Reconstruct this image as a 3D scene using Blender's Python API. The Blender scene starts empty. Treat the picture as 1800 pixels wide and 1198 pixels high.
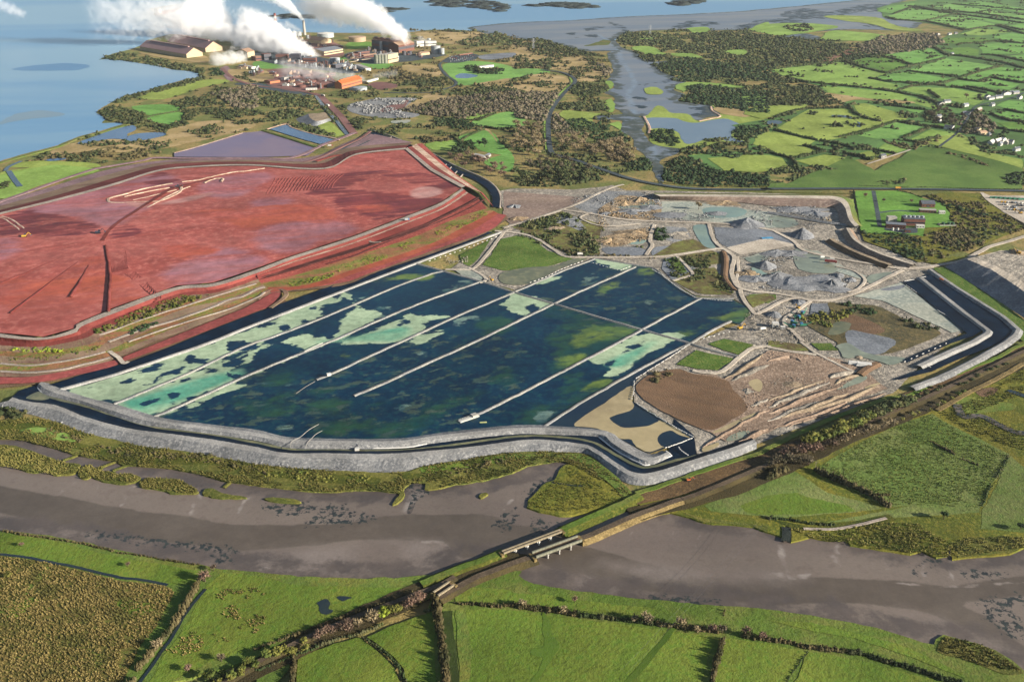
import bpy, bmesh, math, random
import numpy as np
from mathutils import Vector, Matrix, noise, geometry
R = math.radians
random.seed(7); rng = np.random.default_rng(7)
S = bpy.context.scene
COL = S.collection

# ------------------------------------------------------------------ camera, world, sun, exposure
CAM_H, PITCH, VFOV = 450.0, R(24.5), R(40.0)
IW, IH = 1800.0, 1198.0
F = (IH / 2) / math.tan(VFOV / 2)
cam = bpy.data.cameras.new('camera'); camo = bpy.data.objects.new('camera', cam); COL.objects.link(camo)
cam.sensor_fit = 'HORIZONTAL'; cam.angle = 2 * math.atan(IW / 2 / F)
cam.clip_start = 1.0; cam.clip_end = 90000.0
camo.location = (0, 0, CAM_H); camo.rotation_euler = (R(90) - PITCH, 0, 0)
S.camera = camo

SUN_EL = R(18.0); SUN_AZ = (0.93, -0.36)                 # horizontal direction towards the sun
_n = math.hypot(*SUN_AZ)
sun_dir = Vector((SUN_AZ[0] / _n * math.cos(SUN_EL), SUN_AZ[1] / _n * math.cos(SUN_EL), math.sin(SUN_EL)))
W = bpy.data.worlds.new('World'); S.world = W; W.use_nodes = True
wn = W.node_tree; bgn = wn.nodes['Background']
sky = wn.nodes.new('ShaderNodeTexSky'); sky.sky_type = 'NISHITA'; sky.sun_disc = False
sky.sun_elevation = SUN_EL; sky.sun_rotation = math.atan2(sun_dir.x, sun_dir.y)
sky.air_density = 1.0; sky.dust_density = 0.6; sky.ozone_density = 1.5
wn.links.new(sky.outputs[0], bgn.inputs[0]); bgn.inputs[1].default_value = 0.05
sl = bpy.data.lights.new('sun', 'SUN'); sl.energy = 5.0; sl.angle = R(0.5); sl.color = (1.0, 0.90, 0.76)
so = bpy.data.objects.new('sun', sl); COL.objects.link(so); so.location = (2000, -800, 900)
so.rotation_euler = sun_dir.to_track_quat('Z', 'Y').to_euler()
S.view_settings.view_transform = 'Standard'; S.view_settings.look = 'None'
S.view_settings.exposure = 1.5; S.view_settings.gamma = 1.0
S.cycles.max_bounces = 6; S.cycles.diffuse_bounces = 2; S.cycles.glossy_bounces = 2
S.cycles.volume_bounces = 6; S.cycles.transparent_max_bounces = 8

K = 0.60                                                  # photo colour (linear) -> albedo

# ------------------------------------------------------------------ tracing helpers
def U(px, py, z=0.0):
    a = (px - IW / 2) / F; b = (IH / 2 - py) / F
    d = Vector((a, math.cos(PITCH) + b * math.sin(PITCH), -math.sin(PITCH) + b * math.cos(PITCH)))
    t = (z - CAM_H) / d.z
    return Vector((d.x * t, d.y * t, z))
TILE = {}
for _r, _y in zip('abcd', (0, 300, 600, 898)):
    for _c in range(4): TILE[_r + str(_c + 1)] = (450 * _c, _y)
for _i in range(1, 5): TILE['d%d' % (_i + 4)] = TILE['d%d' % _i]
def T(s):
    """'a4 830,120 ...' : points read off an enlarged quarter; 'p' = straight photo coordinates"""
    out = []; o = None
    for tok in s.split():
        if tok == 'p': o = None
        elif tok in TILE: o = TILE[tok]
        else:
            x, y = map(float, tok.split(','))
            out.append((x, y) if o is None else (o[0] + x * 450 / 1797, o[1] + y * 300 / 1198))
    return out
def W3(s, z=0.0):
    return [U(x, y, z) for x, y in (T(s) if isinstance(s, str) else s)]
def catmull(p, closed, n=4):
    out = []; m = len(p)
    for i in range(m if closed else m - 1):
        if closed: a, b, c, d = p[i - 1], p[i], p[(i + 1) % m], p[(i + 2) % m]
        else: a, b, c, d = p[max(i - 1, 0)], p[i], p[i + 1], p[min(i + 2, m - 1)]
        for k in range(n):
            t = k / n
            out.append(0.5 * ((2 * b) + (c - a) * t + (2 * a - 5 * b + 4 * c - d) * t * t + (3 * b - a - 3 * c + d) * t ** 3))
    if not closed: out.append(p[-1])
    return out
def resample(p, step, closed=False):
    out = []; m = len(p)
    for i in range(m if closed else m - 1):
        a, b = p[i], p[(i + 1) % m]
        n = max(1, min(200, int((b - a).length / step)))
        for k in range(n): out.append(a.lerp(b, k / n))
    if not closed: out.append(p[-1])
    return out
def warp(p, amp, sc):
    out = []
    for v in p:
        q = Vector((v.x / sc, v.y / sc, 0.37))
        n = noise.noise_vector(q) + 0.5 * noise.noise_vector(q * 2.3) + 0.3 * noise.noise_vector(q * 5.1)
        out.append(Vector((v.x + n.x * amp, v.y + n.y * amp, v.z)))
    return out
def outline(s, z, smooth=False, step=6.0, amp=1.2, sc=14.0):
    p = W3(s, z)
    if smooth: p = catmull(p, True)
    cen = sum(p, Vector()) / len(p)
    far = max(1.0, cen.length / 900.0)
    p = resample(p, step * far, True)
    if amp: p = warp(p, amp * far ** 0.7, sc * far ** 0.7)
    return p

# ------------------------------------------------------------------ object helpers
def tag(o, label=None, cat=None, group=None, kind=None):
    if label: o['label'] = label
    if cat: o['category'] = cat
    if group: o['group'] = group
    if kind: o['kind'] = kind
    return o
def mesh_obj(name, verts, faces, mat, parent=None, smooth=False):
    me = bpy.data.meshes.new(name)
    if isinstance(verts, np.ndarray):
        me.vertices.add(len(verts)); me.vertices.foreach_set('co', verts.astype(np.float32).ravel())
        nf, k = faces.shape
        me.loops.add(nf * k); me.loops.foreach_set('vertex_index', faces.astype(np.int32).ravel())
        me.polygons.add(nf); me.polygons.foreach_set('loop_start', np.arange(0, nf * k, k, dtype=np.int32))
        me.polygons.foreach_set('loop_total', np.full(nf, k, dtype=np.int32))
        me.update(calc_edges=True); me.validate()
    else:
        me.from_pydata([tuple(v) for v in verts], [], faces)
    for m in (mat if isinstance(mat, (list, tuple)) else [mat]): me.materials.append(m)
    if smooth: me.polygons.foreach_set('use_smooth', [True] * len(me.polygons))
    o = bpy.data.objects.new(name, me); COL.objects.link(o)
    if parent: o.parent = parent
    return o
def empty(name, loc, rz=0.0, **k):
    o = bpy.data.objects.new(name, None); COL.objects.link(o); o.location = loc; o.rotation_euler = (0, 0, rz)
    o.empty_display_size = 1.0
    return tag(o, **k)
def copy_tree(o, loc, rz, sc=None, **k):
    r = o.copy(); COL.objects.link(r); r.location = loc; r.rotation_euler = (0, 0, rz)
    if sc: r.scale = sc
    for ch in list(o.children):
        c = ch.copy(); COL.objects.link(c); c.parent = r
        for g in list(ch.children):
            d = g.copy(); COL.objects.link(d); d.parent = c
    return tag(r, **k)

# ------------------------------------------------------------------ materials
def lin(c):
    if isinstance(c, str):
        c = c.lstrip('#'); c = tuple(int(c[i:i + 2], 16) for i in (0, 2, 4))
    return tuple(((v / 255) / 12.92 if v <= 10 else ((v / 255 + .055) / 1.055) ** 2.4) for v in c)
def A(c, k=None):
    k = K if k is None else k
    return tuple(min(0.9, v * k) for v in lin(c)) + (1.0,)
class NT:
    def __init__(s, name):
        s.m = bpy.data.materials.new(name); s.m.use_nodes = True; s.t = s.m.node_tree
        s.b = s.t.nodes['Principled BSDF']; s.pos = s.n('ShaderNodeNewGeometry').outputs['Position']
    def n(s, k, **kw):
        x = s.t.nodes.new(k)
        for a, v in kw.items(): setattr(x, a, v)
        return x
    def l(s, a, b): s.t.links.new(a, b)
    def noise(s, scale, detail=4, rough=0.6, dist=0.0, stretch=None):
        x = s.n('ShaderNodeTexNoise'); x.inputs['Scale'].default_value = scale; x.inputs['Detail'].default_value = detail
        x.inputs['Roughness'].default_value = rough; x.inputs['Distortion'].default_value = dist
        src = s.pos
        if stretch:                                       # (angle, factor): long streaks along angle
            mp = s.n('ShaderNodeMapping'); mp.inputs['Rotation'].default_value[2] = -stretch[0]
            mp.inputs['Scale'].default_value = (1, 1, 1)
            m2 = s.n('ShaderNodeMapping'); m2.inputs['Scale'].default_value = (1 / stretch[1], 1, 1)
            s.l(s.pos, mp.inputs[0]); s.l(mp.outputs[0], m2.inputs[0]); src = m2.outputs[0]
        s.l(src, x.inputs['Vector']); return x.outputs['Fac']
    def ramp(s, fac, lo, hi):
        x = s.n('ShaderNodeMapRange', interpolation_type='SMOOTHSTEP')
        x.inputs[1].default_value = lo; x.inputs[2].default_value = hi; s.l(fac, x.inputs[0]); return x.outputs[0]
    def math(s, op, a, b=None):
        x = s.n('ShaderNodeMath', operation=op)
        for i, v in enumerate((a, b)):
            if v is None: continue
            if isinstance(v, (int, float)): x.inputs[i].default_value = v
            else: s.l(v, x.inputs[i])
        return x.outputs[0]
    def mix(s, f, a, b):
        x = s.n('ShaderNodeMix', data_type='RGBA')
        if isinstance(f, (int, float)): x.inputs[0].default_value = f
        else: s.l(f, x.inputs[0])
        for i, v in ((6, a), (7, b)):
            if isinstance(v, tuple): x.inputs[i].default_value = v
            else: s.l(v, x.inputs[i])
        return x.outputs[2]
    def attr(s, name):
        return s.n('ShaderNodeAttribute', attribute_name=name).outputs['Fac']
    def bump(s, h, strength, dist):
        x = s.n('ShaderNodeBump'); x.inputs['Strength'].default_value = strength; x.inputs['Distance'].default_value = dist
        s.l(h, x.inputs['Height']); s.l(x.outputs[0], s.b.inputs['Normal'])
    def done(s, col, rough=0.9, spec=0.2):
        if isinstance(col, tuple): s.b.inputs['Base Color'].default_value = col
        else: s.l(col, s.b.inputs['Base Color'])
        s.b.inputs['Roughness'].default_value = rough; s.b.inputs['Specular IOR Level'].default_value = spec
        return s.m
MATS = {}
def ground_mat(name, c1, c2, c3=None, s1=0.02, s2=0.25, bump=0.5, bd=1.0, rough=0.95, spec=0.1, stretch=None, thr=(0.42, 0.58), layers=(), s3=None, var=.45, ls=None):
    """c1/c2 mixed by broad noise, c3 in finer specks; layers: (attribute, colour a, colour b, noise amp m, noise scale, softness m)"""
    if name in MATS: return MATS[name]
    t = NT(name)
    n1 = t.noise(s1, 5, 0.62, 0.3, stretch); n2 = t.noise(s2, 5, 0.7)
    col = t.mix(t.ramp(n1, *thr), A(c1), A(c2))
    if c3: col = t.mix(t.math('MULTIPLY', t.ramp(n2, 0.48, 0.66), 0.8), col, A(c3))
    for at, ca, cb, amp, sc, soft, *cap in layers:
        nn = t.noise(sc, 9, 0.68, .2, ls)
        d = t.math('ADD', t.math('MINIMUM', t.attr(at), amp * (cap[0] if cap else .5)), t.math('MULTIPLY', t.math('SUBTRACT', nn, 0.5), amp * 2.0))
        f = t.ramp(d, -soft, soft)
        lc = t.mix(t.ramp(t.noise(sc * 0.7, 5, 0.6, 0, ls), 0.4, 0.62), A(ca), A(cb))
        col = t.mix(f, col, lc)
    v = t.math('MULTIPLY_ADD', t.ramp(n2, .25, .75), var); v.node.inputs[2].default_value = 1.02 - var * .5
    v = t.math('MULTIPLY', v, t.math('ADD', .8, t.math('MULTIPLY', t.noise(s2 * 5, 3, .7), .4)))
    v = t.math('MULTIPLY', v, t.math('ADD', .82, t.math('MULTIPLY', t.ramp(t.noise(s1 * .45, 3, .6), .3, .7), .36)))
    hs = t.n('ShaderNodeHueSaturation'); t.l(v, hs.inputs['Value']); t.l(col, hs.inputs['Color'])
    if bump: t.bump(t.noise(s3 or s2 * 1.6, 4, 0.7), bump, bd)
    MATS[name] = t.done(hs.outputs[0], rough, spec); return MATS[name]
def water_mat(name, c1, c2, s1=0.003, rough=0.12, bump=0.08, bs=0.15, spec=0.5, stretch=None, layers=()):
    t = NT(name)
    col = t.mix(t.ramp(t.noise(s1, 5, 0.6, 0.5, stretch), 0.42, 0.6), A(c1), A(c2))
    for at, ca, cb, amp, sc, soft, *cap in layers:
        d = t.math('ADD', t.math('MINIMUM', t.attr(at), amp * (cap[0] if cap else .5)), t.math('MULTIPLY', t.math('SUBTRACT', t.noise(sc, 6, 0.62), 0.5), amp * 2.0))
        col = t.mix(t.ramp(d, -soft, soft), col, t.mix(t.ramp(t.noise(sc * 0.7, 4, 0.6), 0.4, 0.62), A(ca), A(cb)))
    if bump: t.bump(t.noise(bs, 3, 0.6), bump, 1.0)
    return t.done(col, rough, spec)
def plain(name, c, rough=0.8, spec=0.3, var=0.15, sc=0.3, metal=0.0):
    if name in MATS: return MATS[name]
    t = NT(name); c = A(c)
    lo = tuple(v * (1 - var) for v in c[:3]) + (1,)
    hi = tuple(min(.9, v * (1 + var)) for v in c[:3]) + (1,)
    MATS[name] = t.done(t.mix(t.ramp(t.noise(sc, 5, 0.65), 0.35, 0.65), lo, hi), rough, spec)
    t.b.inputs['Metallic'].default_value = metal
    return MATS[name]
def veg_mat(name, c1, c2, c3=None):
    t = NT(name)
    oi = t.n('ShaderNodeObjectInfo').outputs['Random']
    col = t.mix(t.ramp(t.noise(0.16, 4, 0.7), 0.36, 0.64), A(c1), A(c2))
    if c3: col = t.mix(t.ramp(t.noise(0.045, 3, 0.6), 0.5, 0.62), col, A(c3))
    hs = t.n('ShaderNodeHueSaturation'); t.l(col, hs.inputs['Color'])
    v = t.math('MULTIPLY_ADD', oi, 0.5); v.node.inputs[2].default_value = 0.75; t.l(v, hs.inputs['Value'])
    return t.done(hs.outputs[0], 0.85, 0.1)

# ------------------------------------------------------------------ surfaces
EXCL = []
def sheet(name, s, mat, z=0.2, label=None, smooth=False, amp=1.2, sc=14.0, step=6.0, skirt=0.0, kind='structure', cat=None, group=None):
    p = outline(s, z, smooth, step, amp, sc)
    if name in ('field', 'yard', 'pond', 'shore_pond', 'rock_tip', 'path', 'mauve_pond', 'blue_pond', 'pasture', 'lagoon', 'creek_island', 'red_moat'): EXCL.append((p, 0))
    n = len(p); faces = [list(range(n))]; v = list(p)
    if sum(a.x * b.y - b.x * a.y for a, b in zip(p, p[1:] + p[:1])) < 0: faces[0].reverse(); ccw = False
    else: ccw = True
    if skirt:
        cen = sum(p, Vector()) / n
        for q in p:
            d = (q - cen); d.z = 0; d = d.normalized() * skirt * 0.7 if d.length else d
            v.append(Vector((q.x + d.x, q.y + d.y, q.z - skirt)))
        for i in range(n):
            j = (i + 1) % n
            faces.append([i, n + i, n + j, j] if ccw else [j, n + j, n + i, i])
    return tag(mesh_obj(name, v, faces, mat), label, cat, group, kind)
def sdf(pts, poly):
    """signed distance (inside positive) of (N,2) points to a polygon"""
    q = np.array([(v.x, v.y) for v in poly]); d = np.full(len(pts), 1e9); ins = np.zeros(len(pts), bool)
    for i in range(len(q)):
        a, b = q[i], q[(i + 1) % len(q)]; e = b - a; w = pts - a
        t = np.clip((w @ e) / max(e @ e, 1e-9), 0, 1)
        d = np.minimum(d, np.hypot(*(w - t[:, None] * e).T))
        c = (a[1] > pts[:, 1]) != (b[1] > pts[:, 1])
        with np.errstate(divide='ignore', invalid='ignore'):
            x = a[0] + (pts[:, 1] - a[1]) * e[0] / e[1]
        ins ^= c & (pts[:, 0] < x)
    return np.where(ins, d, -d)
def sdf_line(pts, line, w):
    q = np.array([(v.x, v.y) for v in line]); d = np.full(len(pts), 1e9)
    for a, b in zip(q[:-1], q[1:]):
        e = b - a; u = pts - a; t = np.clip((u @ e) / max(e @ e, 1e-9), 0, 1)
        d = np.minimum(d, np.hypot(*(u - t[:, None] * e).T))
    return w / 2 - d
def masked_sheet(name, s, mat, z, masks, spacing=6.0, smooth=False, amp=0.8, sc=14.0, zfun=None, label=None, mz=None):
    """a sheet with inner vertices that carry mask attributes: {attr: ['poly', ... | ('polyline', width)]}"""
    p = outline(s, z, smooth, spacing, amp, sc)
    P = np.array([(v.x, v.y) for v in p]); lo, hi = P.min(0), P.max(0)
    gx, gy = np.meshgrid(np.arange(lo[0], hi[0], spacing), np.arange(lo[1], hi[1], spacing))
    g = np.stack([gx.ravel(), gy.ravel()], 1); g += rng.uniform(-.3, .3, g.shape) * spacing
    g = g[sdf(g, p) > spacing * 0.5]
    allp = [Vector(v) for v in P] + [Vector(v) for v in g]
    n = len(P)
    vv, ee, ff, *_ = geometry.delaunay_2d_cdt(allp, [], [list(range(n))], 1, 1e-5)
    X = np.array([tuple(v) for v in vv])
    Z = np.full(len(X), float(z))
    if zfun: Z = Z + zfun(X, sdf(X, p))
    fs = []
    for f in ff:
        a, b, c = (X[i] for i in f[:3])
        fs.append(list(f) if (b[0]-a[0])*(c[1]-a[1])-(b[1]-a[1])*(c[0]-a[0]) > 0 else list(f)[::-1])
    o = mesh_obj(name, np.column_stack([X, Z]), np.array(fs), mat, smooth=True)
    masks = dict(masks); dr = sdf(X, p); a_ = o.data.attributes.new('rim', 'FLOAT', 'POINT'); a_.data.foreach_set('value', (25 - dr).astype(np.float32))
    for at, polys in masks.items():
        m = np.full(len(X), -1e4)
        for q in polys:
            if isinstance(q, tuple): m = np.maximum(m, sdf_line(X, catmull(W3(q[0], z if mz is None else mz), False, 3), q[1]))
            else: m = np.maximum(m, sdf(X, catmull(W3(q, z if mz is None else mz), True, 3)))
        at_ = o.data.attributes.new(at, 'FLOAT', 'POINT'); at_.data.foreach_set('value', m.astype(np.float32))
    return tag(o, label, None, None, 'structure')
def loft(name, rails, mats, label=None, n=90, rough=0.0, kind='structure', smooth_rail=True, cat=None, parent=None):
    """rails: [(string, z)]; one strip between each two, material by strip"""
    rows = []
    for s, z in rails:
        p = [Vector((x, y, 0)) for x, y in (T(s) if isinstance(s, str) else s)]
        if smooth_rail and len(p) > 2: p = catmull(p, False, 5)
        L = [0]
        for a, b in zip(p, p[1:]): L.append(L[-1] + (b - a).length)
        row = []
        for i in range(n):
            t = L[-1] * i / (n - 1); k = 0
            while k < len(L) - 2 and L[k + 1] < t: k += 1
            q = p[k].lerp(p[k + 1], (t - L[k]) / max(1e-9, L[k + 1] - L[k]))
            w = U(q.x, q.y, z)
            if rough:
                nv = noise.noise_vector(w * 0.11) + 0.6 * noise.noise_vector(w * 0.37)
                w = w + Vector((nv.x, nv.y, nv.z * 0.5)) * rough
            row.append(w)
        rows.append(row)
    v = [q for r in rows for q in r]; f = []; mi = []
    for r in range(len(rows) - 1):
        for i in range(n - 1):
            a = r * n + i; f.append([a, a + n, a + n + 1, a + 1]); mi.append(r % len(mats))
    q = f[0]; nz = (v[q[1]] - v[q[0]]).cross(v[q[3]] - v[q[0]]).z
    if nz < 0: f = [x[::-1] for x in f]
    uniq = list(dict.fromkeys(mats))
    o = mesh_obj(name, v, f, uniq, parent)
    o.data.polygons.foreach_set('material_index', [uniq.index(mats[m]) for m in mi])
    return tag(o, label, cat, None, kind)
def ribbon(name, s, w, mat, z=0.5, bank=0.0, label=None, smooth=True, amp=0.3, kind='structure', slope=1.5, cat=None, step=6.0, side=None, group=None, taper=False):
    """road or dyke along a traced centre line: width w, raised by bank on sloping sides"""
    p = W3(s, z + bank)
    if name in ('main_road', 'plant_road', 'dirt_road', 'lane', 'track', 'mauve_road', 'liner_channel', 'red_dirt_road', 'compound_drive', 'yard_road', 'pond_bank', 'reservoir_wall', 'sea_wall'): EXCL.append((p, w + 5))
    if smooth and len(p) > 2: p = catmull(p, False, 5)
    far = max(1.0, (sum(p, Vector()) / len(p)).length / 900.0)
    p = resample(p, step * far)
    if amp: p = warp(p, amp, 18.0)
    offs = [-w / 2, w / 2] if not bank else [-w / 2 - bank * slope, -w / 2, w / 2, w / 2 + bank * slope]
    v = []; m = len(p); f = []; mi = []; k = len(offs)
    for i, q in enumerate(p):
        d = (p[min(i + 1, m - 1)] - p[max(i - 1, 0)]); d.z = 0; d.normalize(); nn = Vector((-d.y, d.x, 0))
        j = noise.noise(q * 0.09) * amp + noise.noise(q * 0.3) * amp * 0.5
        tp = 1.0 if not taper else min(1.0, 0.25 + min(i, m - 1 - i) / 5.0)
        for e, o_ in enumerate(offs):
            zz = 0.0 if (bank and e in (0, k - 1)) else bank * tp
            if bank and e in (1, 2): zz += noise.noise(q * 0.15) * 0.12 * bank
            v.append(Vector((q.x, q.y, 0)) + nn * (o_ * (tp if bank else 1) + j) + Vector((0, 0, z + zz if bank else z)))
    for i in range(m - 1):
        for e in range(k - 1):
            a = i * k + e; f.append([a + 1, a, a + k, a + k + 1]); mi.append(0 if (k == 2 or e == 1 or side is None) else 1)
    nz = (v[f[0][1]] - v[f[0][0]]).cross(v[f[0][3]] - v[f[0][0]]).z
    if nz < 0: f = [x[::-1] for x in f]
    o = mesh_obj(name, v, f, [mat] if side is None else [mat, side])
    if side is not None: o.data.polygons.foreach_set('material_index', mi)
    return tag(o, label, cat, group, kind)
# ------------------------------------------------------------------ the setting: materials
G = ground_mat
m_heath = G('heath', '7a8048', 'a8945f', '566038', 0.012, 0.09, 0.8, 2.0, var=.6)
m_rough = G('rough_grass', '6a7c3c', '7d7a48', '4c5a30', 0.02, 0.25, 0.8, 1.5)
m_straw = G('straw_heath', 'c8ae80', 'b09a68', '857c50', 0.015, 0.12, 0.6, 1.5)
m_fld = [G('field_green_%d' % i, a, b, c, 0.02, 0.12, 0.35, 0.8, thr=(0.36, 0.66), stretch=(R(i * 37 - 20), 7), var=.25) for i, (a, b, c) in enumerate([
    ('7cae56', '6a9c48', '84b260'), ('86b45c', '74a452', '8fbb66'), ('93b258', '82a24a', '9ab862'), ('9cae56', '8a9c48', 'a6b45e'), ('6c9440', '5f8838', '7c9a48')])]
m_hill = G('hill_grass', '5e7c3a', '6f8a44', '4f6a34', 0.01, 0.15, 0.6, 2.0)
m_lawn = G('lawn', '6e9c42', '648e3c', '7aa44c', 0.02, 0.2, 0.25, 0.5, var=.3)
m_near = G('near_pasture', '6a8432', '808c3a', '56742a', 0.02, 0.22, 0.9, 1.0, thr=(0.35, 0.68), stretch=(R(70), 3), var=.65)
m_near2 = G('near_pasture_olive', '68803a', '868a42', '56702e', 0.02, 0.22, 0.9, 1.0, var=.65, thr=(0.38, 0.64))
m_bankg = G('river_bank_grass', '647c32', '7c8442', '50682a', 0.02, 0.22, 0.9, 1.0, var=.65)
m_mead = G('meadow', '6c823e', '868e54', '587036', 0.012, 0.2, 0.9, 1.2, var=.65, thr=(0.38, 0.64))
m_olive = G('marsh_olive', '7d7a32', '66702c', '8c8438', 0.02, 0.3, 0.9, 1.2)
m_reed = G('reed', '78763a', '606a30', '8c884a', 0.03, 0.45, 1.0, 1.5)
m_reedd = G('reed_dark', '5c6228', '4c5a24', '767232', 0.03, 0.4, 1.0, 1.5)
m_tuss = G('rush_pasture', '6f6a38', '7d7040', '566a28', 0.015, 0.5, 0.9, 1.0)
m_mud = None
m_red = G('red_bank', '9c5048', '8c443e', 'ac6456', 0.03, 0.3, 0.6, 0.8, stretch=(R(25), 4))
m_redd = G('red_bank_dark', '7c3c38', '8c4a44', '6a302e', 0.03, 0.3, 0.6, 0.8)
m_redroad = G('red_road', 'a45450', '98504e', 'ac5c56', 0.01, 0.2, 0.15, 0.3)
m_orange = G('orange_clay', 'a85a44', '98503f', '8a4a3c', 0.04, 0.3, 0.6, 0.6)
m_terr = G('terrace', '9a806c', '8a6a5c', '7c7a58', 0.05, 0.35, 0.7, 0.8, stretch=(R(22), 5))
m_scrubg = G('scrub_mix', '7e7a48', '6c5e44', '74863e', 0.03, 0.12, .9, 1, var=.6)
m_works = G('works_marsh', '6e6646', '585640', '7c6a48', 0.03, 0.2, .9, 1)
m_dkred = G('dark_red_track', '54302e', '623a36', None, .05, .3, .4, .5)
m_terrg = G('terrace_green', '9a7050', '7c8440', 'a0604c', 0.06, 0.25, 0.9, 1.2, stretch=(R(25), 4))
m_crest = G('crest_stone', 'b4a698', 'a2968c', 'c6baac', 0.05, 0.5, 0.4, 0.4)
m_pale = G('pale_bund', 'd2b8a2', 'b8947f', 'dccbb8', 0.06, 0.5, 0.7, 0.8)
m_purpleroad = G('mauve_road', '9a7c80', '8c7478', 'a48a88', 0.02, 0.2, 0.3, 0.4)
m_dirtred = G('dirt_road_red', '8a6460', '94706a', '7c5650', 0.02, 0.2, 0.3, 0.4)
m_stone = G('stone_rip_rap', '939494', '818385', 'a8a6a2', 0.05, 0.35, .7, 1.2, s3=0.4, var=.6)
m_stonec = G('stone_crest', 'a8a6a2', '9a9a98', 'b6b4ae', 0.05, 0.6, 0.5, 0.5)
m_dyke = G('dyke_stone', '9c9b94', '8c8d8e', 'b2b0a8', 0.06, 0.6, 0.7, 0.6)
m_track = G('stone_track', 'cec2b0', 'beb2a2', 'dad0c0', 0.03, 0.4, 0.3, 0.4)
m_tar = G('asphalt_road', '4f5a60', '475257', '5a6468', 0.03, 0.3, 0.1, 0.2)
m_rubble = G('quarry_rubble', 'aaa296', '8e887e', 'c2b8a6', 0.03, 0.16, 1.0, 2.2, var=.6)
m_rubbleg = G('quarry_grey', '96989a', '82868a', 'aaa8a2', 0.03, 0.25, 0.9, 1.5)
m_soil = G('bare_soil', 'a68f7c', '927d6c', 'b8a490', 0.025, 0.3, 0.9, 1.5, stretch=(R(20), 4))
m_soilb = G('brown_soil', '7c6450', '8a6e56', '685846', 0.04, 0.4, 0.9, 1.2, stretch=(R(150), 4))
m_slip = G('pale_silt', 'b2b6a8', '9ca69e', 'c4c4b2', 0.02, 0.25, 0.5, 0.6, stretch=(R(10), 3))
m_slab = G('grey_pad', '868c94', '7a8088', '94989c', 0.025, 0.3, 0.5, 0.6)
m_berm = G('berm_soil', '9a8678', '8d7a70', 'a8988a', 0.03, 0.2, 0.4, 0.8, stretch=(R(2), 6))
m_heap = G('gravel_heap', '8e9094', '7e8288', '9ea0a0', 0.06, 0.4, 0.8, 1.0)
m_heapt = G('tan_heap', 'a8967e', '94836e', 'b8a890', 0.06, 0.4, 0.8, 1.0)
m_ochre = G('ochre_rock', 'b09878', '8a7a66', 'c8b494', 0.05, 0.25, 1.0, 2.0)
m_purple = water_mat('mauve_pond_water', '7c6a86', '8a7284', 0.006, 0.35, 0.03, 0.2, 0.25)
m_blue = water_mat('blue_pond_water', '3d5a80', '44648c', 0.01, 0.2, 0.05, 0.3, 0.4)
m_tan = G('tan_water', 'bcac84', 'b0a07c', 'c2b28c', 0.01, 0.03, 0.05, 0.2, rough=0.45, spec=0.15, var=.15)
m_silt = G('silt_water', '8f9682', '87907e', '98a08a', 0.01, 0.04, 0.05, 0.2, rough=0.3, spec=0.3)
m_teal = G('teal_water', '8ca49a', '9aae9c', '7c988e', 0.01, 0.04, 0.05, 0.2, rough=0.3, spec=0.3)
m_liner = G('black_liner', '0b1c30', '12283e', '081624', 0.05, 0.5, 0.3, 0.4, rough=0.6, spec=0.06)
m_ditch = water_mat('ditch_water', '28343a', '303c3c', 0.02, 0.2, 0.05, 0.4, 0.4)
m_olivew = G('olive_water', '77785a', '6c7052', '86825e', 0.02, 0.1, 0.1, 0.3, rough=0.3, spec=0.3)
m_cut = G('railway_cutting', '4c4530', '5a5034', '3c3a28', 0.04, 0.4, 1.0, 1.2)
m_brownreed = G('brown_reed_canal', '765e42', '64523c', '846c4a', 0.03, 0.4, 0.9, 1.0)
m_ballast = G('railway_ballast', '6a5c4c', '5e5244', '776858', 0.05, 0.6, 0.6, 0.5)
m_stonewall = G('embankment_stone', '8e7c54', '786846', 'a08c60', 0.1, 0.6, 1.0, 1.0)
m_weed = G('seaweed', '2c3434', '343c38', '3e4642', 0.05, 0.5, 0.8, 0.8)

# ------------------------------------------------------------------ the setting: ground and water
big = 45000.0
tag(mesh_obj('ground', [(-big, -2000, 0), (big, -2000, 0), (big, big, 0), (-big, big, 0)], [[0, 1, 2, 3]], m_heath), 'olive heath and rough ground under everything', kind='structure')
# estuary: coast traced from the left edge round the refinery to the right
coast = T('a1 0,1130 150,1085 400,1020 550,960 700,920 900,860 720,865 745,830 675,790 740,745 800,705 900,670 1050,630 1180,590 1300,555 1420,540 1410,520 1330,500 1200,490 1130,465 1100,450 1000,450 900,425 820,410 690,420 780,380 920,345 1000,315 1040,280 p 300,60 350,63 400,61 450,60 487,59 540,57 590,58 650,58 725,56 750,53 787,52 862,56 890,64 950,70 1000,81')
cw = resample([U(x, y, 0.15) for x, y in coast], 12)
cw = warp(cw, 4.0, 40.0)
EST = cw + [U(1081, 72, .15), U(1090, 60, .15), U(1210, 40, .15), U(1400, 36, .15), U(1560, 4, .15), U(1640, -30, .15), U(1750, -90, .15), Vector((big, 40000, .15)), Vector((-big, 40000, .15)), Vector((-3000, 1400, .15)), Vector((-1200, 1060, .15))]
m_est = water_mat('estuary_water', '88aec8', '6a9cc4', 0.0016, 0.3, 0.05, 0.02, 0.12, stretch=(R(8), 5))
tag(mesh_obj('estuary_water', EST, [list(range(len(EST)))[::-1]], m_est), 'blue tidal estuary water round the refinery headland', kind='structure')
m_flat = water_mat('mudflat_wet', '7a8796', '8c939a', 0.008, 0.5, 0.4, 0.03, 0.06, stretch=(R(12), 5),
                   layers=[('chan', '8e9eac', '8295a8', 10, 0.03, 6), ('weed', '3f4c54', '34424a', 70, 0.02, 4, .06), ('rim', '4a5450', '5c625c', 44, 0.03, 6, .12)])
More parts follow.
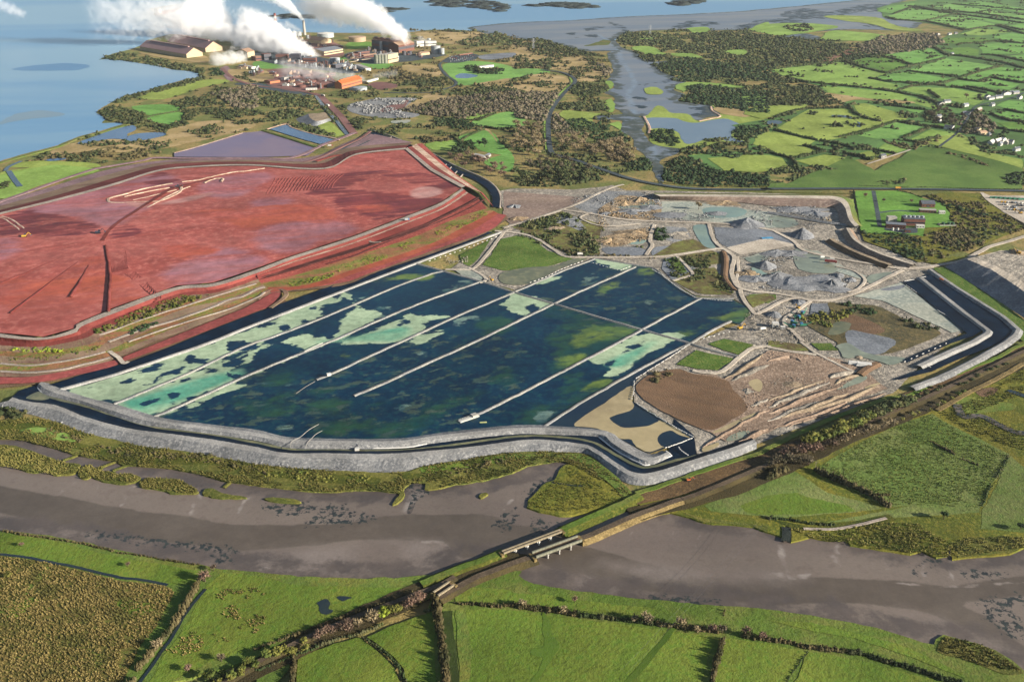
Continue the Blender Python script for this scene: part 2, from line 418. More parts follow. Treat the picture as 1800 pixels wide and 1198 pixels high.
masked_sheet('tidal_mudflat', 'p 820,50 900,40 1000,36 1090,30 1300,20 1470,4 1600,-10 1640,-12 1560,12 1620,30 1600,52 1500,52 1380,58 1340,52 1300,53 1250,54 1207,52 1175,53 1100,57 1085,67 1081,72 1097,85 1120,92 1145,107 1177,107 1158,116 1162,125 1205,143 1177,155 1205,166 1195,175 1212,181 1249,186 1262,202 1245,207 1225,216 1185,207 1136,206 1120,205 1133,212 1130,225 1134,237 1150,250 1198,264 1168,282 1172,300 1168,322 1160,322 1152,300 1140,275 1122,260 1112,242 1092,230 1090,212 1050,211 1048,204 1090,200 1084,192 1080,172 1062,162 1075,155 1067,140 1078,122 1070,110 1065,94 1071,90 1030,90 1000,82 950,71 890,65',
    m_flat, 0.35, {'chan': [('p 1050,60 1085,85 1090,100 1103,120 1115,145 1105,165 1112,190 1118,215 1135,240 1150,270 1162,310', 14)],
                   'weed': ['a3 1080,30 1200,5 1350,-5 1500,-10 1300,25', 'a3 75,40 330,15 450,10 560,40 610,50 480,60 300,45', 'a3 510,215 580,190 640,190 560,215', 'a3 510,245 590,240 600,262 540,262', 'a3 380,235 440,232 430,248', 'a3 430,262 480,260 470,270',
                            'a3 670,155 720,165 780,190 800,220 760,200', 'a3 1120,200 1240,150 1340,150 1460,165 1380,180 1230,190', 'a3 1600,180 1760,140 1797,150 1700,190 1600,215', 'a4 100,100 250,60 400,90 330,130 160,130', 'a4 300,120 450,80 700,30 860,40 800,80 600,90 450,130', 'a4 0,150 150,130 330,170 500,190 300,200', 'a4 640,175 800,160 1000,200 1150,230 950,220',
                            'a3 870,680 940,690 930,705 880,695', 'a3 900,600 940,605 910,635', 'a3 1290,760 1400,750 1420,800 1330,830', 'a3 870,740 900,740 900,760', 'a3 960,580 1100,570 1060,585']}, 16, True, 5.0, 40.0, label='blue grey tidal mudflat and winding creek')
ISLETS = [('a2 790,75 840,55 1040,60 1010,75 880,90', 'low dark weed islet near the large steam plume'), ('a2 1210,5 1300,-10 1450,0 1480,15 1600,5 1740,30 1760,55 1700,80 1560,55 1400,50 1270,45', 'largest dark weed islet in the estuary'),
                              ('a2 130,115 280,95 410,110 400,130 200,130', 'dark weed islet behind the two chimneys'), ('a3 75,40 330,15 450,15 560,40 610,50 480,60 300,50', 'long flat weed islet off the creek mouth'), ('a3 1080,30 1200,0 1350,-10 1330,15 1180,40', 'dark weed islet at the top of the mudflat')]
sheet('seaweed_bar', 'a1 100,480 450,445 620,455 550,490 300,500', water_mat('shoal_water', '5488b4', '4f82b0', 0.004, 0.3, 0.05, 0.05, .12), 0.3, 'darker blue shoal off the headland', True, 10, 60, 20)
sheet('sand_bar', 'a1 0,850 120,800 280,775 420,785 440,815 250,830 100,850 0,870', water_mat('sand_shoal', '7f98a8', '7898b0', 0.004, 0.3, 0.05, 0.05, .12), 0.3, 'pale sandy shoal under the estuary water', True, 8, 60, 20)
# creek islands and the reservoir
sheet('creek_island', 'a3 930,635 960,615 1010,612 1060,640 1040,662 950,660', m_fld[3], 1.2, 'small round grassy island in the creek', True, 3, 30)
sheet('creek_spit', 'a3 510,322 600,300 640,280 690,290 690,312 600,318', m_rough, 0.9, 'low grassy spit at the creek mouth', True, 4, 30)
sheet('reservoir_bank', 'a3 920,825 960,795 1010,745 1060,750 1120,790 1230,800 1300,845 1460,815 1395,745 1410,742 1480,805 1600,750 1700,790 1797,830 1797,960 1650,1015 1500,1020 1250,1030 1180,1040 1000,1010 960,940 930,850', m_fld[3], 0.5, 'grassy bank round the grey reservoir', True, 3, 30)
sheet('reservoir_water', 'a3 945,828 1140,828 1200,850 1300,862 1480,832 1590,865 1600,890 1545,940 1560,970 1650,1000 1500,985 1400,970 1250,1010 1190,985 1160,925 1060,900 970,900 940,860', water_mat('reservoir_water_surface', '6f8498', '768a9c', 0.006, 0.25, 0.03, 0.2, .15), 0.7, 'still grey reservoir beside the creek', True, 2, 30)
ribbon('reservoir_wall', 'a3 925,815 945,850 965,895 960,935', 4, m_pale, 0.6, 1.2, 'pale reservoir wall on its creek side')
ribbon('reservoir_wall', 'a3 1395,745 1405,775 1460,812 1400,830 1310,848', 3, m_pale, 0.6, 1.2, 'pale angled reservoir wall on its far side')
sheet('ochre_paddock', 'a3 1410,765 1500,750 1660,790 1640,820 1480,800', m_straw, 0.9, 'rust brown paddock behind the reservoir', True, 3)

# peninsula, far ground patches
for k, (s, mt, lab) in enumerate([
    ('a3 0,290 250,310 350,350 520,400 620,440 690,480 660,545 560,570 450,560 400,510 300,490 180,480 0,470', m_straw, 'straw coloured heath left of the creek'),
    ('a3 0,550 120,525 280,520 380,540 400,590 340,640 200,650 0,620', m_straw, 'straw heath inside the road bend'),
    ('a3 0,490 180,483 270,510 120,525 0,548', m_fld[1], 'bright grass strip by the road bend'),
    ('a2 1110,235 1300,225 1600,225 1680,260 1650,290 1400,310 1240,290', m_straw, 'straw heath on the far shore'),
    ('a2 700,455 830,440 960,450 960,470 850,485', m_fld[0], 'green lawn before the silo block'),
    ('a2 960,470 1150,455 1280,470 1290,530 1150,530 1000,495', m_straw, 'straw grass between plant and road'),
    ('a2 580,410 680,400 700,410 600,440', m_fld[0], 'lawn among the plant sheds'),
    ('a2 0,430 240,460 200,480 0,475', m_fld[0], 'long lawn below the steam'),
    ('a2 640,300 800,295 810,325 660,345', m_fld[4], 'grass behind the process hall'),
    ('a2 1310,450 1560,430 1797,470 1797,560 1600,590 1420,600 1390,560 1330,500', m_fld[1], 'green park round the offices'),
    ('a2 1400,530 1450,515 1540,530 1500,548 1420,548', m_blue, 'small pond in the office park'),
    ('a2 1440,830 1600,785 1690,775 1690,790 1560,830 1500,850', m_fld[2], 'narrow green field by the wood'),
    ('a2 1520,855 1680,800 1797,790 1797,890 1700,895 1560,880', m_fld[1], 'rounded bright field, left half'),
    ('a3 0,785 60,800 98,840 85,880 0,885', m_fld[1], 'rounded bright field beside the road'),
    ('a2 1430,960 1620,915 1720,990 1790,1090 1600,1060 1500,1010', m_fld[0], 'bright field above the farm'),
    ('a2 1190,1005 1380,980 1450,1020 1390,1045 1240,1050', m_fld[2], 'green field left of the copse'),
    ('a2 1400,950 1600,905 1700,1000 1640,910 1560,900', m_straw, 'straw strip above the farm'),
    ('a2 1600,1130 1797,1080 1797,1198 1700,1190', m_fld[0], 'green paddock at the farm'),
    ('a1 920,745 1200,735 1260,770 1060,810', m_fld[0], 'upper bright field on the headland'),
    ('a1 1020,830 1060,812 1280,785 1265,840 1180,875', m_fld[0], 'lower bright field on the headland'),
    ('a1 950,680 1150,620 1440,560 1620,570 1400,620 1150,695', m_fld[3], 'pale green slope on the headland'),
    ('a1 330,1085 450,1020 750,975 880,985 720,1040 400,1095', m_straw, 'sandy shore flat'),
    ('a1 950,900 1100,920 1300,880 1450,850 1680,850 1797,870 1700,920 1300,1010 1000,1060 700,1060 900,990 1180,950', m_straw, 'brown reed flat behind the shore pond'),
    ('a1 50,1170 200,1130 420,1130 600,1140 700,1170 500,1198 b1 0,170 0,20 200,-20', m_fld[3], 'green shore field at the left edge'),
    ('b1 -60,60 130,0 400,-40 690,0 330,90 130,160 0,190', m_fld[2], 'bright field beside the mauve road'),
    ('a2 150,860 520,760 480,790 620,945 560,965 380,915 230,860', m_rough, 'grass round the grey heap'),
    ('a2 1000,760 1130,690 1300,650 1500,690 1330,720 1100,760', m_straw, 'straw slope above the rock tip'),
    ('a2 640,740 860,690 1120,690 1060,740 1000,775 1140,800 1060,830 820,820 680,790', m_rubbleg, 'grey rock tip'),
    ('a2 880,760 1010,720 1080,700 1010,770 900,790', m_dirtred, 'pinkish spoil in the rock tip'),
    ('a2 960,850 1080,840 1060,865 980,868', m_slip, 'pale pool in the heath'),
    ('a2 780,600 860,575 980,590 990,610 880,630', m_dirtred, 'mauve settling pond at the plant'),
    ('a2 -150,590 0,580 300,640 400,665 300,670 0,610', m_tar, 'dark pipe corridor below the plant'),
    ('a2 100,490 250,480 500,520 560,590 450,630 250,640 80,590 50,530', m_dirtred, 'red stained yard of the plant'),
    ('a2 -50,370 300,380 640,440 760,490 640,520 450,490 200,460 0,420', m_tar, 'dark process yard under the steam'),
    ('a2 620,380 800,350 1010,375 1240,380 1330,390 1150,420 850,450 700,430', m_tar, 'dark yard round the process hall'),
    ('a2 330,280 560,300 620,380 500,400 350,360', m_dirtred, 'yard between sheds and tanks'),
    ('a2 1320,435 1370,395 1500,375 1560,385 1540,415 1420,440', m_tar, 'car park of the plant'),
    ('a2 1560,390 1797,370 1797,400 1620,420', m_slab, 'concrete yard on the far shore'),
    ('a1 980,365 1320,410 1440,390 1440,440 1100,400', m_straw, 'bare verge before the long sheds'),
    ('a1 1560,470 1600,470 1640,560 1600,560 1540,500', m_purpleroad, 'mauve ramp at the shore sheds'),
    ('a1 1600,490 1797,500 1797,580 1650,560', m_straw, 'dry field below the steam'),
    ('a2 0,480 130,530 100,580 0,560', m_straw, 'dry field at the plant edge'),
    ('a2 1530,590 1797,550 1797,620 1580,600', m_straw, 'straw field beyond the road'),
]):
    sheet({m_straw: 'heath_patch', m_blue: 'pond', m_rubbleg: 'rock_tip', m_tar: 'yard', m_dirtred: 'yard', m_slab: 'yard', m_purpleroad: 'path'}.get(mt, 'field'), s, mt, 0.25 + 0.012 * k, lab, True, 3.0, 30, 8)
for k, (s, lab) in enumerate([('a3 410,700 520,670 640,650 700,620 700,570 660,575 670,620 560,650 440,690', 'pale green creek bank'), ('a3 340,790 420,775 640,800 750,800 580,815 560,900 480,890 350,820', 'olive bank by the creek inlet'),
               ('a3 640,740 700,690 720,760 690,790', 'grassy creek bank'), ('a3 690,870 760,850 760,910 720,890', 'grassy point in the creek'), ('a3 1150,600 1300,575 1640,610 1500,615 1300,600 1200,640', 'bright ride through the scrub'),
               ('a3 840,330 1000,330 1060,370 1250,375 1340,405 1200,400 1080,385 930,380', 'green glade on the peninsula'), ('a3 1600,680 1750,675 1797,690 1797,770 1700,740', 'glade at the scrub edge'),
               ('a3 1250,1090 1400,1080 1797,1110 1797,1198 1450,1198 1400,1160', 'olive pasture below the reservoir'), ('a3 1190,660 1240,600 1180,610 1150,600 1200,640', 'small green point'),
               ('a3 1680,200 1797,155 1797,230 1690,210', 'bright point of pasture on the mudflat'), ('a4 0,170 300,165 500,190 330,220 200,245 0,240', 'green pasture on the mudflat edge'), ('a4 370,265 420,225 520,215 880,255 700,285 400,280', 'green pasture by the marsh'),
               ('a4 400,110 750,120 900,180 1100,215 900,210 700,165 500,140', 'olive saltmarsh'), ('a3 1230,200 1370,190 1370,220 1300,240', 'green patch on the peninsula tip'), ('a3 1500,355 1650,350 1620,385 1540,380', 'green clearing in the scrub'), ('a3 900,265 1000,260 960,290', 'yellowish clearing'),
               ('a4 110,255 250,235 360,260 330,280 200,270', 'grey lagoon')]):
    sheet('lagoon' if 'lagoon' in lab else 'pasture', s, m_flat if 'lagoon' in lab else m_fld[3] if 'olive' in lab else m_fld[2], 0.95 + 0.01 * k, lab, True, 4, 30, 8)
sheet('bracken_slope', 'a4 280,390 400,350 520,315 610,350 620,385 500,395 440,430 330,425', G('bracken', '8a6458', '946c5a', '7a7048', 0.02, 0.15, 0.7, 1.5), 0.6, 'rust red bracken slope', True, 4, 30)

# far fields
sheet('farmland', 'a4 760,60 900,20 1200,-20 1797,-40 2300,-40 2300,1000 1797,1140 1150,1030 1000,1060 560,1140 200,1190 -380,1198 -560,1090 -150,1060 -140,930 -250,880 60,820 280,765 560,740 420,680 350,600 120,545 0,500 300,440 600,430 830,385 1160,330 1230,260 1390,215 1100,160 830,130', G('farm_grass', '68904e', '5a7c44', '4c663a', 0.006, 0.06, 0.4, 1.0, stretch=(R(60), 4)), 1.1, 'green farmland behind the works', False, 6, 40, 20)
for k, (s, c, lab) in enumerate([
    ('830,120 1010,60 1300,95 1090,150 900,135', 1, ''), ('1100,150 1330,110 1610,175 1390,210', 1, ''), ('1150,45 1290,30 1797,110 1797,135 1700,130 1400,80', 1, ''),
    ('1310,100 1797,160 1620,165', 0, ''), ('770,80 850,45 1050,20 1000,50 870,95', 0, ''), ('1350,240 1480,200 1740,220 1500,250', 2, ''), ('1570,260 1700,235 1797,240 1797,300', 0, ''),
    ('1480,320 1620,300 1797,310 1797,375 1510,385', 0, ''), ('1240,345 1400,330 1480,350 1470,390 1330,385', 4, ''), ('810,390 1000,360 1160,340 1240,390 1080,450 940,430', 0, ''),
    ('590,430 700,400 900,410 1010,460 860,510 640,450', 4, ''), ('980,495 1250,410 1600,465 1320,535', 1, ''), ('1330,545 1640,470 1797,490 1797,580 1580,545 1480,570', 0, ''),
    ('30,490 480,440 540,440 830,520 720,555 930,600 880,640 400,590 120,540', 2, ''), ('750,550 900,510 1000,505 1300,560 1180,590 860,575', 0, ''), ('1220,600 1330,565 1480,580 1560,550 1770,590 1700,630 1440,600 1380,610', 0, ''),
    ('370,600 900,650 1200,740 1190,770 1000,720 700,700 420,650', 2, ''), ('930,630 1010,610 1300,620 1520,660 1530,690 1450,740 1200,690', 2, ''), ('1400,615 1440,605 1640,640 1560,660', 0, ''),
    ('60,900 280,770 560,765 900,850 600,945 500,970 380,990', 3, ''), ('600,730 680,725 990,810 960,840 780,850 620,780', 3, ''), ('620,950 900,860 1130,900 940,970 760,975', 1, ''),
    ('960,985 1160,910 1320,935 1210,960 1010,1000', 2, ''), ('-90,960 0,925 60,925 340,985 260,1030 370,1070 180,1115 0,1060 -100,1010', 3, ''), ('200,1130 420,1080 640,1130 560,1170 300,1160', 3, ''),
    ('780,1040 820,1005 980,1040 900,1075', 2, ''), ('-420,1110 -200,1085 0,1090 100,1110 160,1198 -300,1198', 3, ''), ('1600,740 1690,705 1797,715 1797,780 1690,770', 0, ''), ('1560,800 1690,780 1797,790 1797,830 1690,835', 0, ''),
    ('610,1080 700,1060 850,1085 740,1110', 3, ''), ('-160,760 0,740 280,730 270,765 60,815 -60,830 -170,800', 3, ''), ('960,765 1090,775 1060,795 990,780', 0, ''), ('1180,870 1400,870 1360,900 1190,900', 4, ''), ('1230,270 1480,260 1600,290 1340,310 1230,300', 4, ''), ('1700,395 1797,380 1797,425', 0, ''), ('1600,860 1797,860 1797,920 1700,910', 4, ''), ('1650,195 1797,160 1797,220', 0, ''), ('1340,25 1500,10 1797,60 1797,90 1550,60', 0, '')]):
    sheet('field', 'a4 ' + s, m_fld[c], 1.25 + 0.012 * k, 'hedged green field in the far farmland', False, 2.0, 30, 12)
for k, (s, mt) in enumerate([('a4 560,1100 750,1198 1000,1060 1150,1020 1450,1090 1797,1140 b4 1797,125 0,125 0,60 140,90 350,0', m_hill), ('a4 1000,1040 1200,960 1340,930 1500,1060 1797,1120 1797,1180 1500,1100 1150,1010', m_fld[3])]):
    sheet('field', s, mt, 1.75 + k * .1, ['dark green rough pasture above the main road', 'olive pasture on the hill beside the village'][k], False, 3, 30, 10)
sheet('pond', 'a4 0,850 50,843 100,855 70,872 0,872', m_ditch, 1.8, 'small grey pond in the olive field', True)
sheet('pond', 'a4 455,808 560,812 610,845 660,870 650,892 620,885 630,860 580,830 470,820', m_ditch, 1.8, 'crooked winter flood in the large olive field', True)
sheet('heath_patch', 'a4 380,650 700,690 900,700 1040,720 900,725 640,700 480,720', m_straw, 1.8, 'rushy strip in the long field', True)

# ------------------------------------------------------------------ roads beyond the residue area
ribbon('main_road', 'b4 1900,142 1797,140 900,125 0,125 b3 1797,130 1300,125 1000,90 800,45 a3 640,1190 440,1120 330,1090 270,1050 255,870 280,770 360,660 440,580 425,540 340,505 200,490', 11, m_tar, 2.0, 0, 'grey two lane road winding along the creek and below the fields')
ribbon('road_verge', 'a3 245,1050 232,870 255,770 335,660 415,580 405,545', 6, m_fld[2], 1.5, 0, 'bright grass verge of the winding road')
ribbon('plant_road', 'a2 1370,400 1290,450 1330,520 1400,570 1395,600 1340,620 1200,650 900,650', 9, m_tar, 1.1, 0, 'curving dark road from plant to car park')
ribbon('dirt_road', 'a2 690,940 600,820 510,730 450,670 400,655', 18, m_dirtred, 1.1, 0, 'red brown haul road to the plant', False)
ribbon('dirt_road', 'a2 400,655 200,620 0,600 a1 1640,550 1560,480', 12, m_dirtred, 1.15, 0, 'haul road along the dark pipe corridor')
ribbon('ditch', 'a2 640,945 560,840 500,785 420,670', 9, m_ditch, 1.05, 0, 'dark ditch beside the haul road', False)
ribbon('lane', 'a4 700,1150 850,1100 1000,1050', 5, m_track, 1.95, 0, 'pale lane climbing to the ruin')
ribbon('lane', 'a4 1200,1030 1340,920 1420,800 1480,740 1700,690 1797,650', 6, m_tar, 1.95, 0, 'village lane')
ribbon('shore_drain', 'b1 60,0 100,60 140,110', 10, m_ditch, 1.2, 0, 'dark drain in the left shore field')
ribbon('shore_drain', 'a1 40,1198 60,1170 150,1130', 8, m_ditch, 1.2, 0, 'thin drain along the sea wall')
ribbon('sea_wall', 'a1 -40,1150 150,1098 400,1030 550,968 700,930 900,870', 6, m_rough, 0.3, 1.5, 'low grassy sea wall on the left shore')
sheet('shore_pond', 'a1 550,1003 640,965 800,910 930,880 960,905 900,940 885,975 770,975 600,1005', m_blue, 1.2, 'blue shore pond behind the sea wall', True)
sheet('shore_pond', 'a1 890,965 950,940 1060,930 1160,935 1140,955 1000,985 900,988', m_blue, 1.2, 'smaller blue arm of the shore pond', True)
sheet('shore_pond', 'a1 310,1120 440,1108 450,1120 350,1130', m_blue, 1.2, 'sliver of blue pool on the shore flat', True)
# ------------------------------------------------------------------ red mud stack
ZR = 12.0
m_redmud = ground_mat('red_mud', 'b8645a', 'a8544a', 'c0766a', 0.012, 0.1, 0.35, 0.7, rough=0.7, spec=0.2, stretch=(R(18), 7), ls=(R(18), 5), var=.3, layers=[
    ('mauve', 'a8727e', 'b07c84', 40, 0.03, 15, .1), ('dark', '8a403e', '74343a', 44, 0.045, 4, .09), ('orange', 'bc6048', 'b45848', 40, 0.03, 9, .06), ('salt', 'cc9c94', 'b88078', 14, 0.05, 6)])
_t = m_redmud.node_tree; _b = _t.nodes['Principled BSDF']; _q = U(*T('b1 740,490')[0], ZR)   # flow streaks fan out from the hub
def _N(k, **w):
    x = _t.nodes.new(k)
    for a, v in w.items(): setattr(x, a, v)
    return x
_g = _N('ShaderNodeNewGeometry'); _v = _N('ShaderNodeVectorMath', operation='SUBTRACT'); _v.inputs[1].default_value = (_q.x, _q.y, 0); _t.links.new(_g.outputs['Position'], _v.inputs[0])
_x = _N('ShaderNodeSeparateXYZ'); _t.links.new(_v.outputs[0], _x.inputs[0]); _a = _N('ShaderNodeMath', operation='ARCTAN2'); _t.links.new(_x.outputs[1], _a.inputs[0]); _t.links.new(_x.outputs[0], _a.inputs[1])
_l = _N('ShaderNodeVectorMath', operation='LENGTH'); _t.links.new(_v.outputs[0], _l.inputs[0]); _m = _N('ShaderNodeMath', operation='MULTIPLY'); _m.inputs[1].default_value = .006; _t.links.new(_l.outputs['Value'], _m.inputs[0])
_c = _N('ShaderNodeCombineXYZ'); _t.links.new(_a.outputs[0], _c.inputs[0]); _t.links.new(_m.outputs[0], _c.inputs[1]); _n = _N('ShaderNodeTexNoise'); _n.inputs['Scale'].default_value = 5; _n.inputs['Detail'].default_value = 9; _n.inputs['Roughness'].default_value = .7; _t.links.new(_c.outputs[0], _n.inputs['Vector'])
_r = _N('ShaderNodeMapRange'); _r.inputs[1].default_value = .3; _r.inputs[2].default_value = .7; _r.inputs[3].default_value = .68; _r.inputs[4].default_value = 1.24; _t.links.new(_n.outputs['Fac'], _r.inputs[0])
_h = _N('ShaderNodeHueSaturation'); _t.links.new(_b.inputs['Base Color'].links[0].from_socket, _h.inputs['Color']); _t.links.new(_r.outputs[0], _h.inputs['Value']); _t.links.new(_h.outputs[0], _b.inputs['Base Color'])
RED = 'p -60,392 0,376 100,352 200,325 275,301 340,293 440,290 570,297 625,272 712,262 757,300 812,330 775,355 725,375 620,415 512,450 450,472 375,497 312,502 225,532 140,565 130,577 75,592 0,585 -60,575'
_rid = [Vector(U(*T(q)[0], ZR)) for q in ('b1 740,490',)][0]
def red_z(X, d):
    r = np.hypot(X[:, 0] - _rid.x, X[:, 1] - _rid.y)
    return 2.5 * np.exp(-(r / 220) ** 2) + 0.25 * np.sin(X[:, 0] * 0.05 + 2 * np.sin(X[:, 1] * .03))
masked_sheet('red_mud_surface', RED, m_redmud, ZR, {
    'mauve': ['b1 350,230 800,110 1100,30 1250,80 1180,100 760,180 740,210 1030,250 900,330 780,390 560,330 220,290', 'b1 1500,60 1797,20 b2 100,40 0,120 b1 1600,200 1400,140', 'b2 0,440 200,400 430,420 440,480 300,560 100,560', 'b2 0,210 250,200 150,260 0,250', 'b1 1200,700 1500,560 1797,600 1797,680 1500,770 1200,800', 'b1 0,500 100,500 120,560 0,640', 'b2 100,400 500,350 700,400 500,480'],
    'dark': ['b1 50,330 200,285 560,355 700,400 600,460 250,470 90,380', 'b1 800,400 930,390 980,450 790,470', 'b2 560,200 650,140 900,160 1200,190 1300,215 1150,320 900,360 760,300 600,280', 'b2 380,160 560,30 900,0 950,10 700,70 560,180', 'b2 850,20 1200,20 1400,110 1250,120 1000,60', 'b1 0,350 60,360 140,470 0,470', 'b1 1000,80 1120,20 1250,60 1130,100', 'b2 850,300 1000,350 1100,310 950,290'],
    'orange': ['b1 0,790 150,765 240,830 0,940', 'b1 1300,300 1797,280 1797,420 1600,360', 'b1 1150,540 1500,560 1400,610 1300,640', 'b2 0,260 400,250 560,300 500,370 250,350 0,380', 'b1 700,700 800,740 1000,860 800,960', 'b2 700,260 900,250 950,290 800,300', 'b1 100,800 400,760 700,600 720,900 400,1000 100,1000'],
    'salt': ['b2 1090,150 1180,110 1300,130 1260,180 1120,190', 'b1 1080,240 1300,190 1500,150 1400,200 1200,240', 'b1 900,230 1060,240 1000,270 930,260']},
    8.0, False, 0.5, label='red bauxite mud surface of the raised residue stack', zfun=red_z, mz=ZR)
def on_red(name, s, w, mat, h, lab, **k): return ribbon(name, s, w, mat, ZR + 0.9, h, lab, amp=1.0, **k)
_Uo = U
for s, w, h, lab in [('b1 70,995 400,745 600,600 740,495', 1.0, 1.1, 'long straight ridge across the red mud'), ('b1 -20,795 180,715 400,620 700,520', 1.0, 1.0, 'thin ridge to the left edge'), ('b1 740,520 768,700 765,850 758,985', 1.2, 1.2, 'near vertical red ridge'),
                     ('b1 490,880 560,770 622,660', 1.4, 1.5, 'short thick red ridge'), ('b1 -20,705 200,620 380,565', 1.0, .8, 'faint upper ridge'), ('b1 715,565 718,620 700,660', 1, 1.2, 'stub of red ridge')]:
    ribbon('mud_ridge', s, w, m_redd, ZR + 0.6 + (2.0 if 'vertical' in lab else .3), h, lab, amp=0.6)
m_furrow = G('mud_furrow_red', '9c544e', '8c4844', None, .03, .3, .3, .4)
for k in range(13):                                        # combed furrows below the hub
    x = 770 + k * 9
    ribbon('mud_furrow', f'b1 {x},{550 + (k % 3) * 6} {x + 8},620 {x + 22},{690 - k * 2 + 20}', 0.8, m_furrow, ZR + 1.6, 0.4, 'combed furrow in the red mud', amp=0.8, group='combed furrows in the red mud')
for k in range(17):
    x, y = 880 + k * 15, 640 + k * 14
    ribbon('mud_furrow', f'b1 {x},{y} {x + 12},{y + 30} {x - 18 + k},{y + 62 - k} {x + 6},{y + 92 - 3 * k}', 0.8, m_furrow, ZR + 0.8, 0.4, 'curved combed furrow in the red mud', amp=0.8, group='combed furrows in the red mud')
for k in range(20):
    x = 70 + k * 24
    ribbon('mud_furrow', f'b2 {x},{160 - k * 2} {x + 40},{100 - k * 2} {x + 70 + k},{52 - k * 1.6}', 0.9, m_furrow, ZR + 0.3, 0.35, 'long furrow at the back of the red mud', amp=1.2, group='furrows at the back of the red mud')
for k in range(10):
    ribbon('mud_furrow', f'b1 {-10 + k * 2},{345 + k * 11} {50 + k * 8},{385 + k * 8} {130 - k * 2},{462 - (k % 3) * 4}', 1.0, m_furrow, ZR + .4, 0.4, 'furrow left of the pale haul track', amp=1.0, group='furrows left of the pale haul track')
for s, w, lab in [('b1 580,468 640,462 715,465', 2.5, 'short pale bund at the hub'), ('b1 620,455 700,425 790,375 875,323', 3, 'pale bund left of the haul track'), ('b1 768,440 765,415 790,395 950,305 1090,225 1220,155 1330,108', 4, 'pale bund right of the haul track'),
                  ('b1 1210,85 1000,125 880,160 790,182 755,196 775,218 860,222 1000,215 1110,210 1210,175 1265,140 1270,112 1235,105', 5, 'pale oval bund round the deposition bay'), ('b1 870,180 1000,150 1190,115', 4, 'inner pale bund of the oval bay'), ('b1 930,205 1100,165 1240,130', 4, 'inner lower bund of the oval bay'),
                  ('b1 1280,75 1400,60 1480,40 1650,5 1720,0 b2 60,-20', 4, 'broken pale bund behind the oval bay'), ('b1 1430,85 1480,60 1560,50 1550,75', 4, 'hooked pale bund'), ('b1 0,325 60,355 120,400 165,445 200,470', 2.5, 'left pale bund of the corner track'), ('b1 15,318 80,340 150,390 190,430 230,455 285,475', 3, 'right pale bund of the corner track')]:
    ribbon('pale_bund', s, w * .6, m_pale, ZR + 0.5, 1.0, lab, amp=1.2)
ribbon('haul_track', 'b1 720,490 745,440 800,385 940,290 1100,190 1200,130 1330,90 1500,55', 6, m_redd, ZR + 2.9, 0, 'dark haul track to the hub', amp=.8)
# crest road and its outer slopes (north, east, south)
loft('stack_crest_road', [('p -60,392 0,377 100,353 200,326 275,302 340,294 440,291 570,297.5 625,272.5 712,262.5', ZR + 1.4), ('p -60,388 0,373.5 100,349 200,322 275,299 340,291.5 440,288.5 570,295 625,270 714,259.5', ZR + 1.4)], [m_crest], 'pale crest road along the far side of the stack')
loft('stack_far_slope', [('p -60,388 0,373.5 100,349 200,322 275,299 340,291 440,288 570,294.5 625,269.5 714,259', ZR + 1.3), ('p -60,382 0,369 100,343 200,313 275,292 340,286 440,284 560,288 615,266 720,254', 6.0), ('p -60,376 0,362 100,333 200,304 275,287 340,283 440,281 550,283 610,260 725,250', 3.0), ('p -60,370 0,355 100,325 190,298 275,283 340,280 440,278 545,277 605,252 650,234', 1.4)],
     [m_redd, m_terr, m_purpleroad], 'stepped far bank of the stack with mauve road')
ribbon('mauve_road', 'b1 -60,240 0,215 200,145 450,55 650,-10 a1 740,1170 1000,1125 1080,1105 1300,1108 1797,1108 a2 200,1110 330,1080 480,1010 620,960 690,930', 9, m_purpleroad, 2.2, 0.6, 'mauve dirt road behind the stack')
ribbon('red_dirt_road', 'a1 1100,1170 1300,1165 1797,1160 a2 200,1150 400,1120 600,1030 730,970 800,920', 6, m_dirtred, 3.0, 0.8, 'red road behind the stack')
ribbon('red_strip', 'a2 420,1130 560,1090 690,1085 860,1060 1050,1035', 8, m_red, 6.0, 0.6, 'red strip below the far crest')
ribbon('dark_gutter', 'a2 360,1140 600,1050 800,940', 5, m_tar, 2.4, 0, 'dark gutter by the fork', False)
ribbon('dark_gutter', 'a2 440,1150 640,1060 800,985', 4, m_tar, 2.5, 0, 'second dark gutter by the fork', False)
sheet('green_wedge', 'a2 640,1050 790,1010 930,985 960,1000 850,1030 700,1050', m_olive, 2.3, 'thin green wedge at the fork')
SR = [('p -60,575 0,586 75,593 130,578 140,567 225,533 312,504 375,498 450,474 512,451 620,416 725,376 775,356 812,331', ZR + 1.5), ('p -60,580 0,592 75,597 133,584 146,572 228,540 314,509 376,503 451,480 513,456 621,421 726,381 777,360.5 816,333', ZR + 1.5)]
loft('stack_crest_road', SR, [m_crest], 'pale crest road along the near side of the stack', rough=0.35, n=160)
loft('stack_crest_road', [('p 712,262 757,300 812,330', ZR + 1.5), ('p 716,259 762,297 818,327', ZR + 1.5)], [m_crest], 'pale crest road on the right side of the stack', smooth_rail=False)
loft('stack_right_slope', [('p 716,259 762,297 818,327', ZR + 1.4), ('p 724,257 772,296 826,330', 8), ('p 732,253 790,300 845,338', 6.6), ('p 742,252 800,305 850,340 868,364', 2.5)], [m_redd, m_pale, m_red], 'stepped right bank of the stack', smooth_rail=False)
